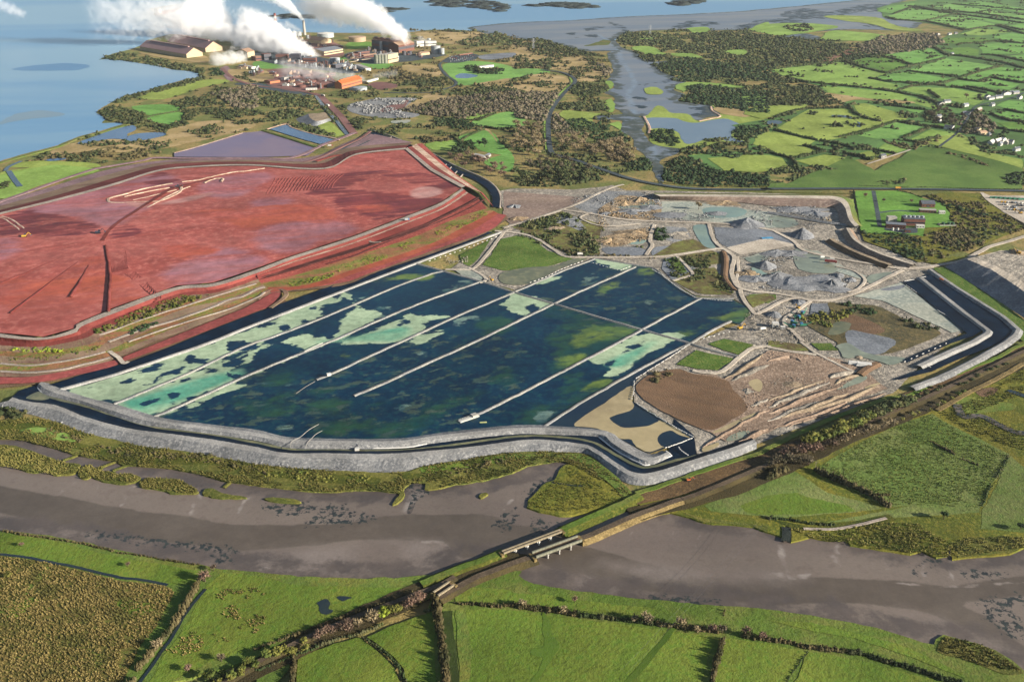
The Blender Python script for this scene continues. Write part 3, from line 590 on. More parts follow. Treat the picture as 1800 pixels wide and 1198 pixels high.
# near bank: right part (terraces), from the crest down to the liner
RX = [(SR[1][0].replace('-60,580 0,592 75,597 133,584 146,572 228,540 314,509 376,503 ', ''), ZR + 1.4),
      ('p 451.5,483.5 513,460 621,426 726,386 778,365 820,337', ZR - 1.2), ('p 451.5,484 513,462 621,428 726,388 779,367 823,339', ZR - 1.0),
      ('p 454.5,491.5 514,469 622,436 727,401 782,375 838,347', 7.6), ('p 454.5,492 516,475 623,441 729,406 786,379 842,350', 7.6),
      ('p 459,498 520,483 622,451 728,416 800,384 856,366', 6.0), ('p 462,500 535,490 624,461 728,426 805,394 862,369', 5.4), ('p 470,505 540,500 625,472 750,431 818,397 868,371', 4.2),
      ('p 475,512 560,503 625,480 725,448 825,407 875,375', 3.0), ('p 476,514 600,497 650,480 775,435 860,405 890,378', 2.6), ('p 476,515 600,502 665,477 775,440 853,410 893,384', 2.4)]
loft('stack_near_bank', RX, [m_redd, m_pale, m_redd, m_dkred, m_red, m_terrg, m_terrg, m_orange, m_redroad, m_soilb], 'terraced near bank of the stack with grass and red road', rough=0.5, n=150)
ribbon('bench_track', 'b2 20,748 250,690 500,618 700,560 850,500 1000,440 1200,370 1350,300 1470,240 1560,185', 2.5, m_dkred, 8.2, 0.5, 'dark track along the bench of the near bank')
ribbon('bench_track', 'b2 500,650 700,590 900,505 1100,430 1300,350 1480,270 1600,200', 1.5, m_dkred, 7.2, 0.6, 'second dark track below the bench')
# near bank, left part: tan terraces and the red moat
LX = [('p -60,580 0,592 75,597 133,584 146,572 228,540 314,509 376,503 450,480', ZR + 1.4), ('p -60,590 0,598 75,602 140,588 170,572 240,543 318,515 380,508 452,485', 9.5), ('p -60,596 0,606 75,609 150,594 172,583 245,552 318,522 384,513 454,490', 8.0),
      ('p -60,608 0,616 75,618 160,604 182,590 250,560 322,533 388,520 456,496', 6.6), ('p -60,618 0,625 75,627 165,612 190,600 256,570 328,541 394,527 462,500', 5.4), ('p -60,630 0,637 75,638 165,622 200,611 262,580 333,552 400,534 470,505', 4.2),
      ('p -60,643 0,650 75,650 165,634 205,620 268,592 336,566 405,543 474,511', 3.2), ('p -60,656 0,661 75,660 165,642 210,627 270,601 330,579 405,549 476,515', 2.4)]
loft('stack_near_bank', LX, [m_redd, m_redd, m_terr, m_terrg, m_terr, m_terrg, m_terr], 'tan and green terraces on the left of the near bank', rough=0.7, n=120)
sheet('bank_apron', 'p -60,640 0,655 200,622 480,510 505,530 470,545 370,585 215,645 90,672 0,682 -60,684', m_soilb, 1.4, 'brown apron at the foot of the red stack', amp=.5)
sheet('red_moat', 'p 492,511 482,512.5 465,522 430,541 400,553 330,581 235,620 217,628 226,632 330,594 450,547.5 470,540 490,522', m_redroad, 2.5, 'long red mud moat at the foot of the stack', True, .5)
sheet('red_moat', 'p 200,633 208,637 200,643 150,655.5 75,670.5 0,674.5 -60,676 -60,661 0,662 50,662 125,650', m_redroad, 2.6, 'red mud moat at the left edge', True, .5)
ribbon('access_ramp', 'c1 700,0 760,60 830,110 870,150 900,140', 5, m_track, 4.0, 0, 'stone ramp between the two moats', amp=.5)
ribbon('access_ramp', 'b1 520,1110 590,1120 640,1160 700,1198', 5, m_terr, 6.5, 0, 'dark ramp down the terraces', amp=.5)
ribbon('access_ramp', 'b2 690,450 760,470 810,500 880,500', 4, m_crest, 9.0, 0, 'pale ramp from crest to lower bench', amp=.4)
ribbon('tan_track', 'b2 10,900 60,850 130,825 190,835 210,870 170,910 100,960', 5, m_terr, 3.2, .5, 'tan track looping round the moat end', amp=.5)
for s, w, z, lab in [('b1 640,1160 760,1130 1000,1040 1300,945 1500,880 1797,790', 3, 6.9, 'upper pale track on the terraces'), ('b1 760,1198 1000,1110 1200,1055 1450,970 1600,905 1700,880 1797,830 b2 60,815', 4, 5.5, 'middle pale track on the terraces'), ('b1 900,1198 1150,1110 1400,1030 1600,970 1797,890 b2 60,850', 2.5, 4.4, 'lower pale track on the terraces'), ('c1 0,150 200,165 420,140 600,105 740,70', 3, 4.2, 'grey track round the left terraces'), ('c1 0,205 200,215 430,195 620,150 770,110', 3, 3.4, 'lower grey track round the left terraces')]:
    ribbon('terrace_track', s, w, m_crest, z, .4, lab, amp=.6)
# purple and blue ponds, grey heap
sheet('mauve_pond', 'a1 1220,1072 1380,1030 1700,932 a2 0,925 50,918 200,965 420,1040 410,1060 360,1092 0,1103 a1 1500,1102 1225,1100', m_purple, 1.6, 'mauve settling pond behind the stack', False, .8)
ribbon('pond_bank', 'a1 1220,1072 1380,1030 1700,932', 4, m_pale, 1.0, 1.0, 'pale left bank of the mauve pond')
ribbon('pond_bank', 'a2 50,912 200,958 430,1030', 6, m_rough, 1.0, 2.5, 'grassy bank between mauve and blue ponds')
sheet('blue_pond', 'a2 95,905 210,875 255,900 400,945 570,985 450,1010 300,970', m_blue, 1.4, 'blue settling pond beside the mauve one', False, .8)
ribbon('pond_bank', 'a2 75,905 210,868 255,895 400,938 560,970 580,985', 3, m_pale, 1.2, 1.0, 'pale rim of the blue pond')
loft('grey_heap', [('p 520,209 528,216 553,222 583,212', 0.5), ('p 542,200 545,207 557,213 579,208', 9), ('p 552,199 560,199 572,198 577,206', 9.2)], [m_heap, m_heapt], 'flat topped grey heap behind the blue pond')
sheet('grass_triangle', 'a2 520,850 625,945 560,960 430,925 440,880', m_fld[3], 1.2, 'green triangle beside the haul road')
# sectioned dark channel right of the stack
ribbon('liner_channel', 'a2 810,930 950,975 1060,1025 1200,1085 1330,1155 b2 1400,-5 1560,60 1650,120 1690,180 1690,255', 16, m_liner, 1.6, 0, 'dark lined channel curving round the right of the stack', amp=.3)
ribbon('channel_bank', 'a2 790,905 960,955 1080,1010 1230,1070 1360,1140 b2 1440,-20 1600,50 1680,110 1715,180 1710,260', 1.6, m_crest, 1.0, 1.0, 'pale outer bank of the curving channel')
for i, (a, b) in enumerate([((1010, 1000), (985, 1015)), ((950, 960), (920, 975)), ((1200, 1080), (1190, 1100)), ((1235, 1095), (1220, 1120)), ((1265, 1110), (1245, 1140)), ((1300, 1130), (1275, 1160)), ((1335, 1150), (1310, 1175)), ((1370, 1170), (1345, 1198)), ((1410, 1200), (1385, 1225)), ((1450, 1222), (1430, 1245))]):
    ribbon('baffle', 'a2 %d,%d %d,%d' % (a + b), 1.2, m_crest, 1.4, 0.8, 'thin baffle across the dark lined channel', amp=0, group='baffles across the dark lined channel', kind=None, cat='baffle')

# ------------------------------------------------------------------ lined pond, dykes and stone embankment
m_pond = ground_mat('pond_water', '092c46', '0c364e', '1a4448', 0.02, 0.12, 0.06, 0.2, rough=0.3, spec=0.08, thr=(.4, .62), var=.5, ls=(R(20), 1.8), layers=[
    ('green', '2e543e', '1a4444', 44, 0.03, 9, .06), ('olive', '6f8440', '4a6a40', 34, 0.035, 6, .06), ('streak', '7c9488', '33585f', 24, 0.07, 2.5, .0), ('fleck', '3c5450', '4a5a50', 40, 0.07, 1.5, -.13),
    ('pale', 'b8cca8', 'a6bc9a', 20, 0.05, 1.2), ('teal', '5aa78c', '8cba98', 10, 0.03, 8), ('hole', '0e3650', '092c46', 17, 0.06, 1.0)])
POND = 'p 87,675 110,684 370,601 600,512 732,461 780,475 845,493 905,512 1045,453 1112,464 1150,471 1175,491 1212,516 1232,524 1287,526 1325,546 1300,570 1285,566 1215,600 1120,652 1020,712 955,750 937,752 775,768 700,778 600,778 500,775 450,762 325,745 275,738 200,714 150,704'
masked_sheet('lined_pond', POND, m_pond, 1.0, {'fleck': ['c1 1797,200 1300,480 1100,540 1797,640 c2 600,680 1300,640 1460,560 1797,380 1797,0 c2 1100,20 400,280 0,430', 'b3 250,900 850,640 1250,900 900,1100'],
    'pale': ['p 118,685 200,707 250,690 330,655 400,628 480,593 540,567 567,552 560,541 595,530 590,518 530,540 450,573 370,603', 'b2 605,865 635,850 700,930 690,948 650,905',
             'p 205,709 268,729 330,703 405,672 412,662 400,650 440,634 452,620 470,604 510,602 532,616 520,624 450,655 405,674 500,634 590,597 604,596 660,556 672,553 640,542 626,540 590,576 575,590 555,594 540,585 500,597',
             'c1 1100,528 1300,470 1330,478 1480,400 1735,300 1700,298 1500,350 1350,420', 'p 595,604 612,597 700,561 718,552 740,554 783,554 786,559 742,567 752,576 745,585 700,601 640,604',
             'p 715,600 745,592 770,580 778,586 760,595 735,604', 'p 885,531 900,518 918,517 962,532 955,542 920,552 900,546 880,534', 'b3 160,795 270,750 390,705 415,720 350,735 230,792', 'b3 560,625 600,610 720,620 840,665 780,695 650,660',
             'p 1030,632 1092,601 1135,586 1175,592 1172,604 1130,628 1110,645 1088,653 1066,660 1072,646 1050,638', 'p 1140,592 1175,583 1200,590 1170,600'],
    'teal': ['c1 860,430 1000,380 1250,310 1500,230 1700,200 1640,260 1300,400 1050,510 1000,500', 'p 560,600 610,595 700,575 720,580 690,598', 'p 1065,640 1110,615 1150,600 1120,628 1090,645'],
    'hole': ['c1 960,215 1000,190 1140,150 1130,170 1090,210', 'c1 1000,310 1100,270 1150,220 1290,170 1310,95 1350,85 1400,110 1480,150 1430,160 1340,150 1260,235 1220,230 1150,230 1080,290', 'c1 845,290 900,262 980,255 910,290 860,298', 'c1 1590,50 1600,0 1690,0 1797,10 1797,40 1700,70',
             'c1 1170,370 1230,355 1260,375 1215,410 1240,440 1190,435 1165,410', 'c1 1000,440 1070,400 1160,380 1150,395 1060,435', 'c1 1305,400 1340,390 1365,400 1330,412', 'c1 1450,200 1510,190 1535,200 1500,220 1460,220', 'c1 1570,170 1600,140 1700,100 1740,80 1730,110 1650,175 1600,195', 'c1 1540,190 1600,215 1690,260 1670,275 1620,250', 'c1 1250,270 1340,240 1350,262 1290,278', 'c2 75,80 160,75 160,95 110,120', 'c2 0,130 40,110 60,130 30,190 0,180',
             'b2 320,1065 345,1045 375,1055 350,1075', 'b2 0,1075 80,1060 150,1070 60,1100 0,1095', 'b2 150,1100 200,1080 230,1100 200,1130', 'b2 1020,1055 1050,1042 1095,1055 1060,1072', 'b2 1000,1082 1025,1080 1020,1090', 'b2 550,880 600,870 570,900', 'b2 370,960 410,950 420,970 390,972', 'b2 430,1095 500,1080 560,1110 540,1180 480,1160', 'c1 620,320 640,320 630,330', 'c1 730,312 752,308 745,322', 'c3 700,105 900,0 960,-10 850,60 730,105', 'c3 650,160 720,130 730,140 680,165', 'b3 90,960 150,930 180,980 120,990'],
    'green': ['p 540,720 555,690 580,690 615,720 632,740 600,762 570,763 555,745', 'p 640,755 720,735 750,740 700,770', 'c2 1130,540 1250,460 1500,370 1620,340 1400,450 1200,560', 'c2 1640,270 1797,180 1797,330 1700,310', 'b3 300,960 450,1000 600,1040 850,1100 850,1140 700,1198 400,1198 300,1150 350,1050 220,1010', 'c3 300,60 400,-20 700,0 500,120 380,190 300,200 330,120', 'c3 330,230 600,200 680,300 560,400 330,520 150,590 100,500 300,420 420,300', 'b2 1560,1060 1620,1010 1700,1020 1797,1080 1650,1150', 'c1 1620,380 1720,340 1797,360 1797,460 1740,500', 'c2 40,490 120,400 240,360 300,420 200,500', 'c2 80,250 200,230 240,270 150,310', 'c2 780,470 860,420 930,430 830,470 810,560 720,610 700,600 790,540'],
    'olive': ['b3 430,1185 520,1110 700,1100 880,1110 780,1170 600,1198 c3 450,80 350,120 300,190 380,180 500,100', 'c3 520,320 640,260 660,290 600,340 520,360', 'b3 1180,1160 1380,1080 1690,1010 1600,990 1530,1010', 'p 1292,530 1325,546 1300,568 1285,560', 'b2 850,775 1050,735 1230,725 1190,750 1050,775 880,778', 'c2 580,100 650,65 700,70 640,110', 'b3 630,830 760,760 740,790 650,850', 'b3 880,680 960,680 1000,720 940,720'],
    'streak': ['b3 500,770 560,720 600,750 560,800 500,800', 'b3 930,960 970,880 985,900 960,960 1010,1010 970,1010', 'b2 780,1030 860,960 1000,990 900,1020', 'b2 1300,860 1400,790 1500,780 1420,840', 'c2 0,290 60,280 220,300 200,310', 'b2 690,885 740,890 750,915 710,920', 'c2 940,340 1020,350 1000,360', 'c2 970,460 1050,440 1080,470 1000,480', 'c3 180,480 240,470 250,520 190,560', 'b2 600,690 700,670 800,690 700,720', 'c2 1140,80 1200,70 1180,110', 'c2 150,590 220,590 250,615 170,610', 'b2 1380,1080 1500,1010 1560,1050']},
    4.5, False, 0.0, label='dark lined settling pond with pale green silt shoals', mz=1.0)
for s, w, lab in [('p 200,709 330,655 405,619 450,600 470,594 540,568 625,533 700,501 760,480 782,475', 3.2, 'first stone finger dyke from the red stack'), ('p 269,731 330,706 450,652 592,594 640,573 725,537 790,513 848,493', 3.2, 'second stone finger dyke across the pond'),
                  ('p 556,666 590,652 640,629 712,596 760,574 825,545 900,514 980,479 1045,454', 3.2, 'third stone finger dyke with its open end in the pond'), ('p 622,694 680,670 740,642 840,597 900,568 975,532 1040,502 1117,468', 3.4, 'fourth and longest stone finger dyke'),
                  ('p 818,737 870,712 900,697 1025,633 1090,599 1150,566 1232,523', 3.0, 'fifth stone finger dyke ending at a pontoon'), ('p 955,749 1025,704 1120,650 1170,623 1213,602 1250,580 1285,563', 3.2, 'stone dyke between green pond and tan basin')]:
    ribbon('finger_dyke', s, w * .62, m_dyke, 0.9, 1.1, lab, amp=0.7, slope=1.2)
ribbon('cross_dyke', 'p 732,462 782,476 845,493 900,511 975,533 1050,555 1125,577 1200,598 1245,612 1300,625', 1.9, m_dyke, 0.95, 1.15, 'stone cross dyke cutting through all the fingers', amp=.5, slope=1.3)
ribbon('pond_rim_road', 'p 105,683 200,657 300,624 370,600 450,568 600,511 732,461 800,436 880,407', 3.0, m_stonec, 0.9, 1.5, 'stone rim road between liner slope and pond', amp=.4, slope=1.2)
ribbon('pond_edge_dyke', 'p 1045,453 1112,464 1150,471 1175,491 1212,516 1228,522 1290,524', 1.3, m_dyke, 0.95, 0.9, 'thin stone rim on the quarry side of the pond', amp=.6)
loft('liner_slope', [('p 70,676 95,674 150,656 225,637 300,609 370,580 450,549 575,505 675,468 775,434 853,407', 2.6), ('p 85,684 107,682 150,677 228,654 302,626 370,599.5 450,567 600,511 690,477 780,443 868,408', 1.0)], [m_liner], 'black lined slope below the red stack', n=80, smooth_rail=False)
# outer stone bank and channel
OUT_TOP = 'p 22,698 50,705 100,712 150,732 225,752 300,762 375,772 450,785 500,795 575,796 675,797 750,792 825,785 900,775 950,772 1025,780 1050,790 1087,815 1112,829 1137,831 1175,822 1225,805 1275,790 1325,772'
OUT_MID = 'p 15,704 48,711 95,719 150,740 225,760 300,770 375,781 450,794 500,803 575,805 675,806 750,800 825,792 900,782 950,778 1022,785 1046,795 1083,821 1110,836 1138,839 1177,829 1230,812 1280,796 1330,777'
OUT_TOE = 'p -20,712 37,724 85,737 150,762 200,774 250,787 325,793 400,807 450,817 525,824 600,828 700,829 750,817 825,807 900,795 950,794 1025,796 1050,809 1075,832 1100,848 1130,853 1170,846 1215,832 1275,811 1330,788'
loft('stone_embankment', [(OUT_TOE, 0.3), (OUT_MID, 4.2), (OUT_TOP, 4.4), ('p 24,694 52,701 102,709 152,728 227,747 302,757 377,767 452,780 502,790 577,791 677,792 752,787 827,780 902,770 952,767 1028,775 1054,785 1090,809 1114,822 1136,825 1172,816 1222,800 1270,785 1320,768', 1.2)],
     [m_stone, m_stonec, m_liner], 'outer grey stone embankment along the river side', n=220, rough=0.45)
sheet('perimeter_channel', 'p 18,700 34,686 65,676 88,690 200,724 250,742 375,758 450,768 507,784 575,784 700,784 775,774 900,758 975,760 1052,765 1078,785 1135,812 1175,798 1185,735 1220,765 1226,808 1137,836 1105,830 1050,795 1020,786 950,778 830,790 700,800 500,798 375,778 225,756 100,716', m_liner, 0.8, 'black lined perimeter channel', False, .3)
ribbon('channel_water', 'p 52,697 75,694 100,701 150,713 200,729 250,745 300,754 375,763 450,777 520,790 600,791 700,791 760,786 830,777 900,767 950,766 1000,769 1040,776 1065,788 1090,803 1115,816 1137,821 1180,811 1226,800', 3.6, m_olivew, 0.95, 0, 'olive water lying in the perimeter channel', amp=.6)
sheet('channel_water', 'c1 185,392 262,352 300,362 350,395 300,410 220,408', m_olivew, 1.0, 'wider olive pool at the head of the channel', True, .5)
loft('inner_stone_bank', [('p 64,679 75,692 107,701 150,712 200,730 250,746 300,753 375,763 450,774 507,787 575,789 700,787 775,777 900,763 975,764 1052,768 1076,787 1135,817 1178,802', 1.0), ('p 68,674 84,685 110,694 150,706 200,722 250,737 300,746 375,756 450,766 507,778 575,781 700,780 775,770 900,757 975,758 1056,763 1080,781 1137,810 1177,797', 3.6),
     ('p 72,671 90,680 112,689 150,702 200,714 250,730 300,741 375,750 450,760 504,771 575,774 700,774 775,764 900,752 975,752 1062,759 1088,776 1140,803 1172,794', 3.8), ('p 80,672 94,676 116,686 154,698 204,710 254,725 304,737 378,746 452,755 504,767 575,770 700,770 775,760 900,747 975,748 1066,756 1092,772 1140,797 1164,791', 1.0)],
     [m_stone, m_stonec, m_stone], 'inner grey stone bank between channel and pond', n=220, rough=0.35)
sheet('tan_basin', 'p 955,748 1015,712 1120,654 1215,602 1125,660 1112,678 1110,703 1115,708 1162,736 1220,766 1168,788 1142,797 1066,758 1000,753', ground_mat('tan_basin_liner', '122a40', '1a3040', '20303a', 0.02, 0.2, 0.1, 0.2, rough=0.3, spec=.3), 1.3, 'dark lined basin beside the finger dykes', False, .4)
sheet('basin_water', 'c3 838,312 845,400 850,470 700,525 690,545 720,575 790,600 940,595 1010,570 1060,555 1240,670 1170,655 1110,625 1020,665 1040,720 1065,742 960,772 870,735 840,690 740,675 600,610 440,592 480,540 650,430 760,355', m_tan, 1.4, 'opaque tan water in the lined basin', True, 1.5, 8)

# ------------------------------------------------------------------ quarry and works area
m_cg = G('coarse_green', '64803a', '54722e', '7c7c44', 0.04, 0.3, .9, 1.2, stretch=(R(35), 4))
sheet('works_ground', 'p 860,340 900,331 1010,333 1062,328 1075,325 1100,334 1300,338 1480,344 1502,352 1515,410 1600,450 1640,466 1700,575 1605,655 1570,690 1325,782 1228,806 1218,766 1165,736 1115,706 1112,676 1125,660 1215,602 1300,570 1325,546 1288,524 1222,519 1175,490 1150,470 1045,452 905,510 845,492 790,474 880,407 905,385', m_rubble, 0.5, 'rubbly grey floor of the quarry and works', False, 1.5)
for k, (s, mt, nm, lab, sm) in enumerate([
    ('b3 0,150 420,180 500,200 430,240 330,270 0,380 -60,330 -60,140', m_berm, 'bare_strip', 'bare brown strip by the road', False),
    ('b3 520,180 640,140 900,150 1050,230 950,350 560,300 430,250', m_rubbleg, 'quarry_floor', 'grey rubble by the upper quarry', False),
    ('b3 600,270 760,170 880,180 900,240 1030,250 1100,300 960,350 640,320', m_ochre, 'rock_face', 'ochre broken rock of the upper quarry', False),
    ('b3 720,265 850,220 950,190 1010,230 960,280 860,260 760,275', m_silt, 'quarry_pool', 'pale pool in the upper quarry', True),
    ('b3 1050,215 1250,215 1480,250 1640,270 1797,290 b4 200,350 60,400 b3 1797,400 1400,360 1050,330', m_slip, 'silt_flat', 'pale silt flat above the quarry road', False),
    ('b3 1360,260 1560,255 1650,280 1600,320 1430,330 1350,300', m_teal, 'quarry_pool', 'green tinted shallow pool by the cones', True),
    ('b4 0,330 130,320 220,370 130,400 40,390', m_silt, 'quarry_pool', 'milky pool beside the tall cone', True),
    ('b4 60,260 330,260 400,340 300,330 160,290', m_rubbleg, 'quarry_floor', 'grey stony bank under the berm', False),
    ('b3 0,395 150,360 350,285 480,330 640,380 600,520 620,590 400,590 200,480 60,420', m_scrubg, 'scrub_ground', 'scrubby slope above the green field', False),
    ('b3 290,310 450,320 520,400 470,420 330,360', m_rubbleg, 'quarry_floor', 'grey scree in the scrub slope', False),
    ('b3 600,480 760,420 940,400 960,470 900,500 700,540', m_ochre, 'rock_face', 'ochre boulder slope in the middle quarry', False),
    ('b3 640,540 900,540 920,590 700,590', m_slab, 'quarry_pool', 'grey pool under the boulders', True),
    ('b3 1000,540 1130,530 1110,580 990,595', m_slab, 'quarry_pool', 'grey pool right of the quarry track', True),
    ('b3 800,490 930,480 920,510 820,515', m_teal, 'quarry_pool', 'small greenish pool below the boulders', True),
    ('b3 1010,410 1100,390 1220,400 1260,480 1130,500 1040,470', m_rubbleg, 'quarry_floor', 'grey broken ground right of the track', False),
    ('b3 1130,510 1250,470 1400,540 1180,590 980,600', m_scrubg, 'scrub_ground', 'green brown scrub by the lower track', False),
    ('b3 1275,385 1380,390 1400,490 1430,540 1350,530 1290,450', m_teal, 'quarry_pool', 'teal runoff pool by the pad', True),
    ('b3 1420,395 1797,410 b4 170,480 200,520 b3 1797,540 1600,580 1480,520 1430,470', m_slab, 'grey_pad', 'large smooth grey stone pad', False),
    ('b3 1500,540 1797,470 b4 200,520 b3 1600,590', m_track, 'path', 'strip of pale dust by the pad', False),
    ('b3 1600,620 1797,560 b4 250,600 430,690 650,760 700,740 560,690 350,560 200,560', m_slip, 'silt_flat', 'pale silt flat round the cones', False),
    ('b3 1680,680 1740,690 1797,720 b4 100,700 0,720 b3 1720,740', m_teal, 'quarry_pool', 'green pool by the grey cone', True),
    ('b3 1640,610 1797,590 1797,610 1700,650', m_silt, 'quarry_pool', 'milky strip of water', True),
    ('b4 180,560 300,560 480,680 420,720 220,690', m_silt, 'silt_flat', 'milky flat beside the rock heaps', True),
    ('b4 700,740 860,710 860,750 720,790', m_silt, 'quarry_pool', 'milky pool before the fork', True),
    ('b3 1070,615 1180,600 1290,690 1130,770 1050,690', m_slab, 'quarry_floor', 'grey mud beside the pond edge', False),
    ('b3 1080,620 1160,600 1230,710 1170,720', m_cg, 'grass_patch', 'green patch beside the pale lane', False),
    ('b3 1170,600 1400,560 1480,590 1490,650 1390,660 1290,680 1230,660', m_scrubg, 'grass_patch', 'olive patch inside the pale lane', False),
    ('b3 1130,770 1280,690 1420,680 1480,750 1540,870 1330,865 1200,810', m_scrubg, 'grass_patch', 'scrubby patch by the pond corner', False),
    ('b4 600,880 930,785 970,810 1060,880 1370,1120 1290,1135 1000,1000 800,910', m_slip, 'silt_flat', 'pale grey flat by the black basins', False),
    ('b4 800,830 950,800 930,830 830,840', m_slab, 'grey_pad', 'dark streak on the pale flat', True),
    ('b4 310,930 420,930 430,1020 280,1030', m_slab, 'grey_pad', 'grey pad by the machines', False),
    ('b4 220,1030 430,1000 420,925 520,930 700,940 800,960 1000,1060 1210,1130 1100,1198 c4 800,90 500,20 480,0 b4 300,1100', m_works, 'marsh_patch', 'brown and olive marsh in the works', True),
    ('b4 440,1020 600,1010 820,1110 700,1150 560,1100 520,1060', m_soilb, 'marsh_patch', 'brown dead growth in the marsh', True),
    ('b4 480,1060 580,1070 560,1120 470,1150 420,1140', m_olivew, 'marsh_pool', 'brown pool in the marsh', True),
    ('b4 560,1120 750,1150 900,1198 c4 780,90 640,60 560,20', m_slab, 'marsh_pool', 'grey wet mud in the marsh', True),
    ('c4 480,30 560,10 660,65 760,95 940,110 960,130 860,165 780,140 640,110 540,115 500,60', m_silt, 'marsh_pool', 'milky green pool by the white tarps', True),
    ('b4 0,870 60,870 60,900 0,930 b3 1660,870 1797,860', m_cg, 'grass_patch', 'green verge by the junction', False),
    ('b3 1640,880 1797,860 b4 40,880 60,900 b3 1797,920 1690,960', m_scrubg, 'grass_patch', 'grass triangle by the junction', False),
    ('c3 1150,160 1290,60 1560,120 1440,200 1300,190', m_cg, 'grass_patch', 'small green field beside the tan basin', False),
    ('c3 1380,15 1490,-20 1700,20 1600,95 1490,60', m_cg, 'grass_patch', 'upper green field at the works', False),
    ('c4 0,-10 240,20 290,65 80,60 0,45', m_scrubg, 'grass_patch', 'olive verge at the works', False),
    ('c4 300,10 440,10 490,60 360,60', m_cg, 'grass_patch', 'small verge by the milky pool', False),
    ('c3 1280,225 1440,235 1480,260 1650,170 1797,60 c4 500,120 700,220 780,290 840,330 500,440 100,590 0,640 c3 1500,700 1400,640 1300,600', m_soil, 'bare_soil', 'ridged bare soil of the excavation', False),
    ('c3 870,330 950,240 1150,190 1280,225 1500,270 1560,340 1650,460 1560,540 1400,620 1200,560 960,430', m_soilb, 'bare_mound', 'brown bare mound beside the tan basin', True),
    ('c3 1665,280 1720,262 1760,300 1740,350 1690,330', m_tan, 'dig_pool', 'small tan pool in the soil', True),
    ('c3 1420,630 1560,560 1730,490 1740,505 1560,590 1440,640', m_tan, 'dig_pool', 'tan water in the long trench', True),
    ('c3 1510,680 1600,630 1670,630 1600,680 1520,700', m_silt, 'dig_pool', 'green tinted trench pool', True),
    ('c3 1340,750 1440,710 1450,730 1360,770', m_tan, 'dig_pool', 'tan pool by the stone bank', True),
    ('c4 490,330 640,240 700,260 560,320', m_silt, 'dig_pool', 'green pool in the excavation', True),
    ('c4 680,320 770,290 780,300 700,335', m_tan, 'dig_pool', 'last tan trench pool', True),
]):
    sheet(nm, s, mt, 0.62 + 0.015 * k, lab, sm, 1.2, 10)
sheet('green_paddock', 'b3 -60,475 30,455 140,475 250,560 430,615 300,660 150,690 60,695 -60,700 b2 1590,660 1650,590 1720,480', m_cg, 1.0, 'coarse green field by the finger dykes', False, 1.2)
sheet('green_paddock', 'b2 1430,590 1650,480 1560,620 1500,670 1440,640', m_cg, 1.0, 'small coarse green triangle beside the rim road', False, 1.2)
sheet('tan_pool', 'b3 -80,720 100,680 300,665 420,620 520,615 480,640 330,690 130,790 -60,790', m_olivew, 1.1, 'brown pool behind the pond rim', True, 1)
sheet('tan_pool', 'b2 1400,690 1520,690 1590,740 1560,770 1450,735', m_slip, 1.1, 'pale mud corner at the junction', True, 1)
# works roads
for s, w, lab in [('b3 -60,400 0,380 160,335 350,270 470,225 600,160 690,120 780,95', 5, 'track rising to the main road'), ('b3 350,270 560,300 750,335 960,350 1250,360 1500,370 1797,410 b4 80,440 150,475 200,510 230,545 300,572 450,605 600,632 750,655 900,682', 6, 'main pale quarry road'),
                  ('b4 900,682 1050,680 1150,668 1300,640 1420,600 1480,570 1560,530 1700,490 1860,440', 7, 'pale road out to the right edge'), ('b3 -120,420 0,430 110,450 200,490 300,555 380,600 600,605 1000,602 1200,580 1450,545 1520,570 1560,610 1540,700 1560,770 1600,820 1700,845 1797,850 b4 100,865 200,885 300,905 420,907 500,890 620,850 750,790 850,740 950,695', 5.5, 'pale loop road round the lower quarry'),
                  ('b3 1000,375 980,430 970,490 985,520 940,590', 5, 'short steep track in the quarry'), ('b3 1380,370 1395,430 1420,490 1480,545', 5, 'track beside the grey pad'), ('b3 1580,600 1590,690 1575,760 1600,810', 3.5, 'second lane of the loop'), ('b3 1160,600 1210,650 1270,720 1230,740 1130,770', 4, 'pale lane to the pond edge'),
                  ('b3 1600,830 1620,890 1690,985 1720,1000 1797,965 b4 60,930 150,895 250,890', 5, 'track past the junction'), ('b2 1797,410 1740,430 1640,560 1530,680 1440,690 1330,690', 4.5, 'stone track down to the dykes'), ('b2 1500,680 1600,740 1610,770 1570,785', 4, 'stub track at the cross dyke'),
                  ('b4 250,1198 180,1130 120,1080 120,1030 200,980 300,910', 4.5, 'track by the screening machines'), ('c4 230,0 310,60 340,80 c4 440,130 560,190 640,220', 3.5, 'low stone causeway'), ('b4 480,670 600,700 680,760 640,820 560,850', 3.5, 'looping track by the heaps'),
                  ('c3 1270,200 1350,215 1440,215 1500,190 1620,90 1700,40 1797,30 c4 0,35 150,65 340,90', 5, 'stone road below the green fields'), ('b3 560,290 480,330 640,385 900,370', 3, 'thin track in the upper quarry')]:
    ribbon('track', s, w, m_track, 1.4, 0.3, lab, amp=.6)
